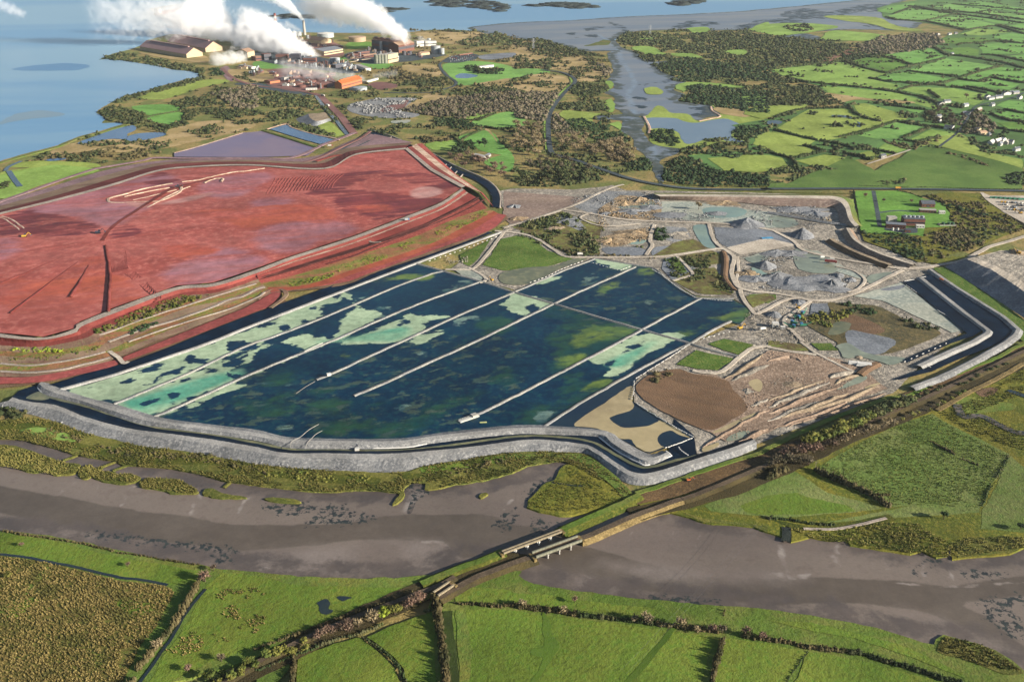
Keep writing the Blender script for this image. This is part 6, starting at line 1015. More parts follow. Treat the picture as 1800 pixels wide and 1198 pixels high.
tree_kind('brown_tree', V_brown, True); tree_kind('russet_tree', V_russet, True); tree_kind('grey_tree', V_grey, True); tree_kind('evergreen_tree', V_dark, False); tree_kind('olive_bush', V_olive, False); tree_kind('scrub_tree', V_scrub, False); tree_kind('lime_bush', V_lime, False)
def put_tree(kind, p, size, label, group=None, cat='tree', squash=1.0):
    src = random.choice(PROTO[kind]); k = random.uniform(.85, 1.15)
    o = copy_tree(src, p, random.uniform(0, 6.28), (size * k * squash, size * k * squash, size * k), label=label, cat=cat)
    if group: o['group'] = group
    return o
def row(kind, s, n, size, label, group, z=1.4, jit=2.5, cat='tree', squash=1.0):
    p = W3(s, z); L = [0]
    for a, b in zip(p, p[1:]): L.append(L[-1] + (b - a).length)
    for i in range(n):
        t = L[-1] * (i + random.uniform(.1, .9)) / n; k = 0
        while k < len(L) - 2 and L[k + 1] < t: k += 1
        q = p[k].lerp(p[k + 1], (t - L[k]) / (L[k + 1] - L[k])) + Vector((random.uniform(-jit, jit), random.uniform(-jit, jit), 0))
        put_tree(kind, q, random.uniform(*size), label, group, cat, squash)
def grove(kind, s, n, size, label, group, z=1.0, cat='tree', squash=1.0):
    g = in_poly(s, 2.0, z); g = g[rng.permutation(len(g))[:n]]
    for p, w in EXCL:
        if w and len(g): g = g[sdf_line(g, p, w) < 0]
    for q in g: put_tree(kind, Vector((q[0], q[1], z)), random.uniform(*size), label, group, cat, squash)
grove('brown_tree', 'a3 0,880 200,880 235,1050 180,1110 60,1080 0,1050', 42, (11, 15), 'leafless fawn tree in the wood left of the winding road', 'fawn trees left of the winding road')
grove('brown_tree', 'a3 310,960 450,955 700,1010 790,1000 860,1060 870,1120 800,1150 500,1090 330,1020', 62, (11, 15), 'leafless fawn tree in the wood between winding road and creek', 'fawn trees between road and creek')
grove('russet_tree', 'a2 1340,1110 1420,1080 1560,1120 1720,1150 1740,1198 b2 1797,30 1700,60 1560,10 a2 1380,1160', 30, (9, 13), 'russet leafless tree below the white farm shed', 'russet trees below the farm')
grove('evergreen_tree', 'a2 1385,1060 1480,1020 1600,1005 1605,1045 1480,1085 1400,1090', 18, (11, 15), 'dark evergreen in the copse left of the white farm shed', 'dark evergreens of the farm copse')
grove('scrub_tree', 'b3 0,60 120,30 330,10 550,0 620,50 400,90 150,105', 34, (8, 12), 'olive green tree behind the bare brown strip', 'trees behind the bare brown strip')
grove('grey_tree', 'a3 60,1130 330,1100 560,1150 700,1190 b3 500,20 a3 150,1198', 22, (9, 12), 'grey leafless tree at the foot of the creek wood', 'grey trees at the foot of the creek wood')
grove('grey_tree', 'a4 1060,790 1150,765 1250,755 1330,850 1300,885 1190,872', 16, (10, 14), 'grey leafless tree left of the white village houses', 'grey trees left of the village')
grove('scrub_tree', 'a4 1390,790 1530,820 1590,890 1400,940 1330,950', 14, (9, 13), 'garden tree in the middle of the village', 'garden trees of the village')
grove('evergreen_tree', 'a4 1560,950 1680,940 1690,980 1600,985', 6, (9, 12), 'dark evergreen above the white farm cluster', 'evergreens above the white farm cluster')
grove('scrub_tree', 'a2 1450,480 1540,465 1560,500 1720,490 1700,520 1500,510', 14, (10, 14), 'dark tree beside the grey office building', 'trees of the office park')
row('olive_bush', 'c4 270,745 400,690 500,650 600,610 700,560', 34, (8, 11), 'olive grey bush on the left half of the railway bank', 'olive bushes between canal and railway', squash=1.25, cat='bush')
row('scrub_tree', 'c4 620,600 700,555 800,520 900,480 1010,440', 30, (8, 12), 'dark green tree near the grey hut by the railway', 'dark trees near the railway hut', squash=1.15)
row('russet_tree', 'c4 100,810 200,800 350,765 450,735', 15, (6.5, 9), 'purplish brown bush at the meadow corner of the railway', 'purplish bushes beside the railway', squash=1.3, cat='bush')
row('brown_tree', 'c4 460,730 600,675 800,600 900,580', 26, (4.5, 7), 'low brown bush along the near side of the railway', 'low brown bushes along the railway', squash=1.3, cat='bush')
row('grey_tree', 'c4 20,880 100,860 200,850 300,880', 12, (7, 10), 'grey leafless tree above the shaded hedge corner', 'grey trees at the hedge corner', squash=1.1)
row('scrub_tree', 'c4 1020,410 1200,330 1330,320 1500,240 1700,150', 16, (3, 5), 'small dark bush on the bank of the brown canal', 'small bushes on the brown canal', squash=1.3, cat='bush')
row('olive_bush', 'c4 870,600 1050,520 1250,430 1400,340', 10, (3, 5), 'small olive bush on the meadow side of the rails', 'small olive bushes by the rails', squash=1.3, cat='bush')
row('brown_tree', 'd6 735,800 800,775 850,765', 3, (8, 9), 'tall fawn tree in the railway row beside the lime bush', 'tall fawn trees of the railway row', squash=1.1)
row('lime_bush', 'd6 860,750 900,735', 2, (7, 8), 'lime green bush among the brown railway trees', 'lime bushes among the railway trees', squash=1.1, cat='bush')
row('russet_tree', 'd6 1060,690 1100,660 1190,610', 7, (6, 8), 'purplish tree just left of the small white overbridge', 'purplish trees left of the overbridge', squash=1.1)
row('olive_bush', 'd6 920,730 1000,705 1040,700', 4, (5.5, 7), 'olive bush in the railway row below the overbridge', 'olive bushes of the railway row', squash=1.2, cat='bush')
row('russet_tree', 'd6 400,905 500,870 640,830 690,845', 9, (4.5, 6.5), 'purplish bush halfway along the railway strip', 'purplish bushes along the railway strip', squash=1.2, cat='bush')
row('olive_bush', 'd6 -400,1250 -200,1170 0,1080 130,1030 260,980 380,940', 20, (4, 6), 'mixed bush at the lower end of the railway strip', 'mixed bushes at the lower railway strip', squash=1.3, cat='bush', jit=4)
for s, kind, size, lab in [('d1 1440,490', 'russet_tree', 8.5, 'round reddish bush at the head of the slanting hedge'), ('d1 1500,415', 'russet_tree', 5, 'small reddish bush on the river edge'), ('d1 1110,960', 'brown_tree', 7, 'fawn bush standing in the slanting hedge'), ('d1 900,385', 'russet_tree', 4, 'lone dark bush on the bright bank field'), ('d1 155,245', 'russet_tree', 3.5, 'lone small bush near the left edge of the bank field'), ('d1 60,470', 'olive_bush', 5.5, 'dark oval bush in the rush pasture'), ('d1 1320,1120', 'russet_tree', 5, 'reddish bush at the lower railway corner'), ('d1 1555,1050', 'brown_tree', 5, 'fawn bush above the lower railway strip'),
                           ('d7 860,775', 'brown_tree', 5.5, 'left of a pair of fawn bushes in the river hedge'), ('d7 945,785', 'brown_tree', 7.5, 'right and taller fawn bush of the pair in the river hedge'), ('d7 1185,815', 'brown_tree', 7, 'round fawn bush beside the wheel track'), ('d7 1300,850', 'brown_tree', 4.5, 'narrow fawn bush in the river hedge'), ('d7 1405,850', 'russet_tree', 7, 'reddish bush before the hedge corner'), ('d7 1475,850', 'grey_tree', 6, 'grey bush at the hedge corner'), ('d7 75,670', 'brown_tree', 6.5, 'fawn bush at the left end of the river hedge'), ('d7 360,715', 'brown_tree', 5.5, 'fawn bush above the trodden patch'), ('d7 1640,865', 'russet_tree', 6, 'dark red bush right of the hedge corner'), ('d7 1760,900', 'russet_tree', 5, 'reddish bush near the right end of the river hedge'), ('d7 440,640', 'russet_tree', 4.5, 'low reddish thicket on the river bank'),
                           ('d8 1232,55', 'evergreen_tree', 8, 'lone dark conical tree on the flood bank with a long shadow'), ('d8 1770,130', 'evergreen_tree', 6, 'round dark bush at the right edge of the bank'), ('b4 680,190', 'russet_tree', 9, 'russet tree on the compound lawn by the road'), ('b4 810,220', 'russet_tree', 6, 'small red tree on the compound lawn'), ('b4 1005,225', 'russet_tree', 6, 'small dark tree beside the brick hall'), ('a4 755,1110', 'evergreen_tree', 16, 'large dark tree beside the ruin on the lane'), ('a4 890,745', 'evergreen_tree', 11, 'left evergreen on the knoll'), ('a4 980,750', 'evergreen_tree', 12, 'right evergreen on the knoll'), ('b3 1310,270', 'brown_tree', 12, 'lone bare tree in the upper quarry'), ('a4 1390,690', 'russet_tree', 12, 'russet tree behind the village houses')]:
    put_tree(kind, W3(s, 1.5)[0], size, lab, None, 'bush' if 'bush' in lab or 'thicket' in lab else 'tree', 1.2 if 'bush' in lab else 1.0)
for k in PROTO:
    for o in PROTO[k]:
        for c in list(o.children): bpy.data.objects.remove(c)
        bpy.data.objects.remove(o)
# ------------------------------------------------------------------ heaps and ridges in the works
def heap(s, r, h, mat, label, name='gravel_heap', ecc=1.0, rz=0.0, z=1.6, rough=.12, crater=0.0):
    r *= .66; h *= .5; c = W3(s, z)[0]; bm = bmesh.new(); n, m = 28, 10; sd = Vector((c.x, c.y, r))
    rings = []
    for j in range(m + 1):
        t = j / m; ring = []
        for i in range(n):
            a = 6.28319 * i / n; d = Vector((math.cos(a), math.sin(a), 0))
            nz = 1 + rough * 2.2 * noise.noise(d * 1.3 + sd) + rough * noise.noise(d * 4 + sd + Vector((0, 0, t * 2)))
            prof = (1 - t) ** 1.1 * (1.0 if rough < .2 else .8 + .5 * noise.noise(d * 2.1 + sd * 1.7))
            if crater and t < crater: prof = (1 - crater) * (0.35 + .65 * t / crater)
            x, y = d.x * r * t * nz * ecc, d.y * r * t * nz
            zz = h * prof * (1 + .12 * noise.noise(Vector((x, y, 0)) * .25 + sd)) if t < 1 else -.3
            ring.append(bm.verts.new((x * math.cos(rz) - y * math.sin(rz), x * math.sin(rz) + y * math.cos(rz), zz)))
            if j == 0: break
        rings.append(ring)
    for j in range(m):
        A_, B_ = rings[j], rings[j + 1]
        for i in range(n):
            k = (i + 1) % n
            if j == 0: bm.faces.new((A_[0], B_[i], B_[k]))
            else: bm.faces.new((A_[i], B_[i], B_[k], A_[k]))
    me = bpy.data.meshes.new(name); bm.to_mesh(me); bm.free(); me.materials.append(mat)
    o = bpy.data.objects.new(name, me); COL.objects.link(o); o.location = c
    return tag(o, label, 'heap')
for s, r, h, m, lab, k in [('b3 1650,378', 40, 23, m_heap, 'broad grey gravel cone above the large pad', {}), ('b4 240,452', 31, 24, m_heap, 'tallest grey gravel cone with a sharp peak', {}), ('b3 1775,668', 26, 17, m_heap, 'grey cone at the edge of the green pool', {}), ('b3 1440,300', 17, 8, m_heap, 'small grey cone in the green tinted pool', {'ecc': 1.6}), ('b3 1110,310', 26, 7, m_heap, 'long low grey heap in the upper quarry', {'ecc': 1.7}),
                          ('b4 70,740', 22, 14, m_heap, 'jagged grey heap left of the crater', {'rough': .3, 'ecc': 1.3}), ('b4 300,790', 52, 17, m_heap, 'large grey crater shaped spoil heap', {'crater': .62, 'rough': .25, 'ecc': 1.35}), ('b4 445,800', 26, 16, m_heap, 'jagged spoil ridge on the right of the crater', {'rough': .35}), ('b4 585,765', 11, 7, m_heap, 'small grey pile right of the crater', {}), ('b4 490,740', 16, 9, m_heap, 'grey pile behind the crater', {'rough': .3}), ('b4 60,575', 22, 8, m_heap, 'dark ragged heap below the pad', {'rough': .3, 'ecc': 1.5}), ('b4 170,580', 24, 7, m_heap, 'pale ragged heap under the quarry road', {'rough': .3, 'ecc': 1.5}),
                          ('b4 40,1010', 16, 10, m_heap, 'white grey heap beside the screening machines', {}), ('b4 215,920', 13, 7, m_heap, 'grey rock mound below the loop road', {'rough': .3}), ('b4 1740,575', 20, 10, m_heapt, 'tan boulder heap on the rock stockpile', {'rough': .35, 'z': 14}), ('b3 900,205', 20, 12, m_ochre, 'dark blocky rock mound in the upper quarry', {'rough': .4, 'ecc': 1.4}), ('b3 800,230', 22, 9, m_ochre, 'ochre rock mound in the upper quarry', {'rough': .4, 'ecc': 1.6}), ('b3 700,270', 18, 6, m_ochre, 'left ochre rubble mound in the upper quarry', {'rough': .4, 'ecc': 1.6}),
                          ('b3 1490,225', 28, 8, m_ochre, 'dark and ochre rock mound before the berm', {'rough': .4, 'ecc': 1.8}), ('b3 970,255', 20, 7, m_heap, 'grey rock mound beside the pale pool', {'rough': .4, 'ecc': 1.4}), ('b3 830,285', 20, 6, m_heap, 'dark rock bank beside the pale pool', {'rough': .4, 'ecc': 1.9}), ('b3 650,300', 16, 6, m_heap, 'dark mound at the left of the quarry road', {'rough': .4}), ('b3 700,490', 22, 8, m_ochre, 'boulder mound in the middle quarry, left', {'rough': .4, 'ecc': 1.8}), ('b3 860,440', 26, 10, m_ochre, 'largest boulder mound in the middle quarry', {'rough': .4, 'ecc': 1.7}), ('b3 1150,450', 22, 9, m_rubble, 'grey boulder mound right of the steep track', {'rough': .4, 'ecc': 1.6}), ('b3 400,350', 20, 9, m_heap, 'grey scree mound in the scrub slope', {'rough': .35, 'ecc': 1.4}), ('b3 300,400', 16, 5, m_heapt, 'pale scree mound in the scrub slope', {'rough': .35, 'ecc': 1.5}), ('b3 20,250', 16, 8, m_heap, 'dark mound on the bare brown strip', {'rough': .3}), ('b3 40,335', 20, 7, m_ochre, 'ochre mound at the left of the rising track', {'rough': .3}),
                          ('b3 1650,720', 20, 7, m_ochre, 'ochre rock pile beside the second lane', {'rough': .4}), ('b3 1720,760', 20, 7, m_heap, 'grey rock pile below the green pool', {'rough': .4, 'ecc': 1.5}), ('b4 200,270', 30, 7, m_heap, 'grey stone bank at the foot of the berm', {'rough': .35, 'ecc': 1.9}), ('b4 330,300', 24, 8, m_heap, 'grey stone bank in the berm shade', {'rough': .35, 'ecc': 1.5}), ('c4 170,300', 12, 4, m_heapt, 'pale sand pile in the excavation', {'ecc': 1.4}), ('c4 640,110', 7, 3, m_heapt, 'tan pile behind the white tarps', {}), ('c4 1070,290', 6, 3, m_soilb, 'rust brown pile on the stone bank', {}), ('c3 1650,345', 9, 3.5, m_rubble, 'dark rubble pile beside the tan pool', {'rough': .4})]:
    heap(s, r, h, m, lab, ecc=k.get('ecc', 1), rough=k.get('rough', .1), z=k.get('z', 1.2), crater=k.get('crater', 0))
# ------------------------------------------------------------------ boulders / white sand bags along liner edges
P_white = plain('white_bag', 'e6e4de', .8, .2, .08); P_cream = plain('cream_wall', 'cdb897', .8, .2); P_tanroof = plain('tan_roof', 'a88a72', .7, .3); P_redroof = plain('red_brown_roof', 'b08c88', .7, .3); P_greenroof = plain('grey_green_roof', '7c9088', .7, .3); P_grey = plain('grey_roof', '7c828c', .7, .3)
P_dark = plain('dark_steel', '4a4a54', .6, .4); P_orange = plain('orange_sheet', 'c86c3c', .7, .3); P_orangew = plain('orange_wall', 'bc7650', .7, .3); P_brick = plain('brick', '7c5448', .85, .2); P_rust = plain('rusty_steel', '7c5850', .8, .2); P_conc = plain('concrete', 'b4b0a8', .85, .2); P_white2 = plain('white_wall', 'dedcd4', .7, .3, .06); P_glass = plain('window_glass', '2c3844', .15, .6); P_slate = plain('slate_roof', '5c626c', .7, .3)
P_tanktan = plain('tan_tank', 'b49a80', .6, .3); P_tankgrey = plain('grey_tank', 'a8b0b4', .5, .4); P_red = plain('stack_red', 'a04438', .6, .3); P_timber = plain('weathered_timber', '9c9078', .85, .2); P_beam = plain('bridge_steel', '868674', .6, .3); P_yellow = plain('yellow_paint', 'd8a83c', .5, .4); P_green = plain('green_paint', '2c7c60', .5, .4); P_bluep = plain('blue_paint', '4c80b0', .5, .4); P_tyre = plain('black_rubber', '26262a', .8, .2); P_silver = plain('silver_paint', 'aab0b6', .35, .5); P_darkcar = plain('dark_paint', '343a48', .35, .5); P_redcar = plain('red_paint', '8c3430', .4, .5); P_cream2 = plain('cream_render', 'd8c49c', .8, .2); P_hull = plain('ship_hull', '7c4c4c', .6, .3)
def bm_box(bm, x0, x1, y0, y1, z0, z1, rz=0.0, bev=0.0):
    M = Matrix.Translation(((x0 + x1) / 2, (y0 + y1) / 2, (z0 + z1) / 2)) @ Matrix.Rotation(rz, 4, 'Z') @ Matrix.Diagonal((x1 - x0, y1 - y0, z1 - z0, 1))
    return bmesh.ops.create_cube(bm, size=1.0, matrix=M)['verts']
def bm_cyl(bm, x, y, z0, z1, r0, r1=None, n=20):
    bmesh.ops.create_cone(bm, cap_ends=True, segments=n, radius1=r0, radius2=r0 if r1 is None else r1, depth=z1 - z0, matrix=Matrix.Translation((x, y, (z0 + z1) / 2)))
def bm_bar(bm, a, b, r, n=6):
    a, b = Vector(a), Vector(b); d = b - a
    bmesh.ops.create_cone(bm, cap_ends=True, segments=n, radius1=r, radius2=r, depth=d.length, matrix=Matrix.Translation((a + b) / 2) @ d.to_track_quat('Z', 'Y').to_matrix().to_4x4())
def bobj(name, bm, mat, parent=None, **k):
    bmesh.ops.recalc_face_normals(bm, faces=bm.faces[:])
    me = bpy.data.meshes.new(name); bm.to_mesh(me); bm.free(); me.materials.append(mat)
    o = bpy.data.objects.new(name, me); COL.objects.link(o)
    if parent: o.parent = parent
    return tag(o, **k)
def bags(s, n, label, group, z=1.95, w=1.1, l=4.0, gap=0.0):
    """a row of white ballast bags along a liner edge, every bag an object"""
    p = resample(W3(s, z), 1.0); first = None; m = len(p)
    for i in range(n):
        t = int((i + .5) / n * (m - 1)); a, b = p[t], p[min(t + 1, m - 1)]
        if first is None:
            bm = bmesh.new(); bm_box(bm, -l / 2, l / 2, -w / 2, w / 2, 0, .7); bmesh.ops.bevel(bm, geom=bm.edges[:], offset=.28, segments=2, affect='EDGES')
            o = first = bobj('ballast_bag', bm, P_white, label=label, cat='ballast bag', group=group)
        else: o = first.copy(); COL.objects.link(o)
        o.location = a + Vector((random.uniform(-.4, .4), random.uniform(-.4, .4), 0)); o.rotation_euler = (0, 0, math.atan2(b.y - a.y, b.x - a.x) + random.uniform(-.12, .12))
        o.scale = (random.uniform(.7, 1.25), 1, 1)
for s, n, lab, g, l in [('b2 1205,638 1350,590 1480,543 1580,505 1700,462', 15, 'white ballast bag on the rim beside the small green triangle', 'bags beside the green triangle', 3.6), ('b3 120,790 240,745 330,700 420,662 505,632', 16, 'white ballast bag on the rim of the brown pool', 'bags along the brown pool', 4.0), ('b3 560,645 660,675 760,700 830,672', 12, 'white ballast bag round the small pale basin at the dyke heads', 'bags at the dyke heads', 3.2), ('b3 980,690 1050,730 1110,780 1180,830 1250,870 1290,890', 24, 'white ballast bag along the curved quarry edge of the pond', 'bags along the curved pond edge', 4.4), ('b3 1350,900 1450,910 1550,913', 11, 'white ballast bag by the pond corner near the junction', 'bags at the pond corner', 3.2),
                      ('c3 1225,35 1150,85 1040,155 940,215 865,265', 24, 'white ballast bag on the left rim of the tan pool', 'bags on the left rim of the tan basin', 3.4), ('c3 858,275 855,340 840,410', 9, 'white ballast bag at the narrow point of the tan basin', 'bags at the narrow point of the tan basin', 3.0), ('c3 870,435 960,490 1050,545 1160,610 1275,672', 24, 'white ballast bag between tan basin and brown mound', 'bags between tan basin and mound', 3.2), ('c3 1265,680 1170,715 1070,750', 11, 'white ballast bag on the lower rim of the tan basin', 'bags on the lower rim of the tan basin', 3.2), ('c3 1165,740 1200,775 1240,805', 6, 'white ballast bag across the perimeter channel', 'bags across the perimeter channel', 2.4),
                      ('b4 965,775 1020,765', 4, 'white ballast bag at the head of the inner black basin', 'bags at the inner basin head', 5.5), ('b4 1075,748 1110,745', 3, 'white ballast bag at the head of the outer black basin', 'bags at the outer basin head', 5.0), ('b4 965,800 1050,860', 5, 'white ballast bag beside the pale flat', 'bags beside the pale flat', 4.0), ('b4 1190,980 1240,1010', 4, 'white ballast bag halfway down the inner basin', 'bags halfway down the basin', 4.0), ('c4 940,150 1080,90 1270,5', 8, 'white ballast bag at the lower end of the inner basin', 'bags at the lower basin end', 3.4), ('c4 1040,170 1100,170 1145,183', 5, 'white ballast bag at the lower tip of the dyke', 'bags at the dyke tip', 3.0), ('b3 1330,1180 1450,1150 1540,1125', 6, 'white ballast bag on the last dyke by the excavator', 'bags on the last dyke', 3.0)]:
    bags(s, n, lab, g, l=l)
# pale rim sheets where the bags are almost continuous
for s, lab in [('c3 610,665 700,738 800,800 880,840 950,862 1100,805 1110,790 1080,765', 'white liner edge round the hooked end of the stone bank'), ('c1 265,318 285,345 350,370', 'white liner edge at the head of the stone bank'), ('c2 0,678 120,710 250,738 400,742 600,742 1000,742 1200,715', 'white liner edge along the channel')]:
    ribbon('liner_edge', s, 0.7, P_white, 1.1, 0.5, lab, amp=.4, kind=None, cat='liner edge')

# ------------------------------------------------------------------ buildings
def building(name, cat, s, depth, h, roof_h, wall, roof, label, gable='x', overhang=.5, door=None, windows=0, chimney=0, z=0.0, win_h=1.2, glass=None, rot_fix=None, group=None, vent=0):
    """s: the two ends of the wall nearest the camera (traced), depth and heights in metres"""
    a, b = W3(s, z); d = b - a; L = d.length; rz = math.atan2(d.y, d.x)
    root = empty(name, a, rz, label=label, cat=cat)
    if group: root['group'] = group
    bm = bmesh.new(); bm_box(bm, 0, L, 0, depth, -.2, h)
    if roof_h and gable in 'xy':
        if gable == 'x': v = [(0, 0, h), (0, depth, h), (0, depth / 2, h + roof_h), (L, 0, h), (L, depth, h), (L, depth / 2, h + roof_h)]
        else: v = [(0, 0, h), (L, 0, h), (L / 2, 0, h + roof_h), (0, depth, h), (L, depth, h), (L / 2, depth, h + roof_h)]
        vs = [bm.verts.new(q) for q in v]; bm.faces.new(vs[:3]); bm.faces.new(vs[3:])
    bobj('wall', bm, wall, root)
    bm = bmesh.new(); o = overhang; t = max(.25, roof_h * .04)
    if roof_h and gable in 'xy':
        def slab(p, q, r_, s_):
            vs = [bm.verts.new(w) for w in (p, q, r_, s_)] + [bm.verts.new(Vector(w) + Vector((0, 0, t))) for w in (p, q, r_, s_)]
            for f in ((0, 1, 2, 3), (4, 5, 6, 7), (0, 1, 5, 4), (1, 2, 6, 5), (2, 3, 7, 6), (3, 0, 4, 7)): bm.faces.new([vs[i] for i in f])
        if gable == 'x':
            k = o * roof_h / (depth / 2); slab((-o, -o, h - k), (L + o, -o, h - k), (L + o, depth / 2, h + roof_h + .02), (-o, depth / 2, h + roof_h + .02)); slab((-o, depth + o, h - k), (L + o, depth + o, h - k), (L + o, depth / 2, h + roof_h + .02), (-o, depth / 2, h + roof_h + .02))
        else:
            k = o * roof_h / (L / 2); slab((-o, -o, h - k), (-o, depth + o, h - k), (L / 2, depth + o, h + roof_h + .02), (L / 2, -o, h + roof_h + .02)); slab((L + o, -o, h - k), (L + o, depth + o, h - k), (L / 2, depth + o, h + roof_h + .02), (L / 2, -o, h + roof_h + .02))
    else:
        bm_box(bm, -o * .4, L + o * .4, -o * .4, depth + o * .4, h + .01, h + .5)
    r = bobj('roof', bm, roof, root)
    if chimney:
        for i in range(chimney):
            bm = bmesh.new(); x = L * (.12 if i == 0 else .86); bm_box(bm, x - .5, x + .5, depth / 2 - .4, depth / 2 + .4, h + roof_h - .4, h + roof_h + 1.3); bobj('chimney', bm, wall, r)
    if vent:
        bm = bmesh.new(); bm_box(bm, L * .1, L * .9, depth / 2 - vent, depth / 2 + vent, h + roof_h - .6, h + roof_h + vent); bobj('roof_vent', bm, roof, r)
    if door:
        bm = bmesh.new(); w, hh = door; bm_box(bm, L * .5 - w / 2, L * .5 + w / 2, -.12, .1, 0, hh); bobj('door', bm, P_dark, root)
    for i in range(windows):
        x = L * (i + .5) / windows
        if door and abs(x - L / 2) < door[0] / 2 + .6: continue
        bm = bmesh.new(); w = min(1.3, L / windows * .3) if win_h < 2 else L / windows * .55
        bm_box(bm, x - w, x + w, -.14, .1, h * .38, h * .38 + win_h); bobj('window', bm, glass or P_glass, root)
    return root
building('storage_shed', 'shed', 'a1 985,352 1312,408', 62, 13, 18, P_cream, P_redroof, 'front long red brown storage shed with a cream gable by the sea', 'x', 1.5, vent=3)
building('storage_shed', 'shed', 'a1 1180,315 1445,368', 66, 14, 20, P_cream, P_redroof, 'rear red brown storage shed touching the front one', 'x', 1.5, vent=3)
building('storage_shed', 'shed', 'a1 1660,400 1740,405', 40, 18, 9, P_cream, P_tanroof, 'cream shed half hidden in the left steam', 'y', 1)
o_ = building('calciner_hall', 'factory', 'a2 604,626 745,588', 24, 15, 7, P_orangew, P_orange, 'orange sheet clad hall in front of the low steam', 'x', 1, windows=5, win_h=3.0, glass=P_rust, vent=2)
building('process_hall', 'factory', 'a2 815,345 972,365', 70, 33, 0, P_dark, P_rust, 'dark steel process hall under the largest steam plume', 'flat', 2, windows=7, win_h=8, glass=P_rust)
building('process_hall', 'factory', 'a2 1003,372 1112,352', 46, 26, 9, P_brick, P_tanroof, 'brick hall with open front beside the dark process hall', 'x', 1.5, windows=4, win_h=9, glass=P_dark)
building('silo_block', 'silo', 'a2 930,447 1000,432', 26, 28, 0, P_cream, P_conc, 'cream concrete block beside the rounded silos', 'flat', 1, windows=3, win_h=2.5)
building('warehouse', 'warehouse', 'a2 480,392 612,370', 80, 14, 6, P_cream, P_grey, 'dark grey roofed warehouse in the middle of the plant', 'x', 1.5, windows=3, win_h=3)
building('warehouse', 'warehouse', 'a2 455,312 530,302', 70, 13, 9, P_cream, P_tanroof, 'tan roofed shed in front of the grey tank', 'y', 1.5)
building('plant_block', 'factory', 'a2 1130,330 1180,326', 25, 20, 0, P_white2, P_conc, 'white block right of the brick hall', 'flat', 1, windows=2, win_h=3)
building('plant_block', 'factory', 'a2 1190,325 1268,322', 22, 17, 0, P_white2, P_conc, 'wider white block behind the round white tank', 'flat', 1, windows=4, win_h=3)
building('plant_block', 'factory', 'a2 650,402 720,398', 20, 9, 0, P_rust, P_rust, 'low rust coloured block before the warehouse', 'flat', 1, windows=3, win_h=2)
building('plant_block', 'factory', 'a2 720,395 800,385', 22, 13, 0, P_rust, P_dark, 'dark rusty block left of the silos', 'flat', 1, windows=3, win_h=2.5)
building('plant_block', 'factory', 'a2 760,410 850,398', 14, 8, 3, P_brick, P_tanroof, 'long low brick shed behind the silos', 'x', 1)
building('plant_block', 'factory', 'a2 1160,392 1220,385', 20, 9, 3, P_cream, P_tanroof, 'low cream shed beside the white tank', 'x', 1)
building('plant_block', 'factory', 'a2 690,470 770,500', 18, 8, 0, P_white2, P_conc, 'pale low block on the lawn by the low steam', 'flat', .6, windows=3)
building('plant_block', 'factory', 'a2 560,480 640,470', 24, 10, 0, P_dark, P_grey, 'dark block behind the low steam', 'flat', .6)
building('plant_block', 'factory', 'a2 100,590 170,580', 30, 7, 3, P_orangew, P_rust, 'rusty shed at the left of the red yard', 'x', .8)
building('plant_block', 'factory', 'a2 200,565 250,555', 14, 8, 0, P_white2, P_conc, 'white hut in the red yard', 'flat', .6)
building('plant_block', 'factory', 'a2 350,635 430,632', 12, 5, 0, P_white2, P_conc, 'row of white cabins before the orange hall', 'flat', .6, windows=4)
building('plant_block', 'factory', 'a2 440,620 500,615', 16, 9, 3, P_brick, P_rust, 'brown shed left of the orange hall', 'x', .8)
building('plant_block', 'factory', 'a2 770,585 860,560', 10, 5, 0, P_white2, P_conc, 'long white cabin row right of the orange hall', 'flat', .5, windows=5)
building('plant_block', 'factory', 'a2 0,430 40,425', 26, 14, 0, P_rust, P_tanroof, 'tan block at the edge of the left steam', 'flat', .8, windows=2, win_h=3)
building('plant_block', 'factory', 'a2 480,545 560,530', 20, 8, 0, P_rust, P_rust, 'rust stained filter building under the low steam', 'flat', .8, windows=4, win_h=2)
building('plant_block', 'factory', 'a2 -120,470 -30,485', 16, 6, 0, P_white2, P_conc, 'white cabins by the long lawn', 'flat', .6, windows=5)
building('plant_block', 'factory', 'a2 60,425 110,420', 24, 20, 0, P_dark, P_rust, 'dark tall evaporator block in the left steam', 'flat', .8, windows=3, win_h=3)
building('plant_block', 'factory', 'a2 140,425 220,425', 26, 18, 0, P_rust, P_rust, 'rusty evaporator block in the left steam', 'flat', .8, windows=4, win_h=3)
building('plant_block', 'factory', 'a2 240,432 310,432', 26, 22, 0, P_dark, P_dark, 'dark evaporator block under the bright steam', 'flat', .8, windows=3, win_h=3)
building('plant_block', 'factory', 'a2 330,440 420,440', 24, 15, 0, P_rust, P_grey, 'grey roofed evaporator block right of the bright steam', 'flat', .8, windows=4, win_h=3)
building('office_block', 'office', 'a2 1570,485 1670,472', 16, 7, 0, P_white2, P_conc, 'grey white office building among dark trees', 'flat', .8, door=(3, 3), windows=7, win_h=1.8)
building('car_park_shelter', 'shelter', 'a2 1430,393 1520,380', 9, 4, 0, P_brick, P_tanroof, 'brown roofed shelter behind the car park', 'flat', 1)
building('farm_shed', 'shed', 'a2 1515,1112 1590,1128', 22, 5, 3.5, P_white2, P_white2, 'long white farm shed by the dark copse', 'x', .6, door=(4, 4))
building('farm_shed', 'shed', 'a2 1590,1128 1650,1095', 9, 4, 2, P_conc, P_grey, 'small grey lean to beside the white farm shed', 'x', .4)
building('ruin', 'ruin', 'a4 795,1112 830,1108', 8, 5, 3, P_conc, P_slate, 'pale stone ruin on the lane beside a large dark tree', 'x', .3, windows=2)
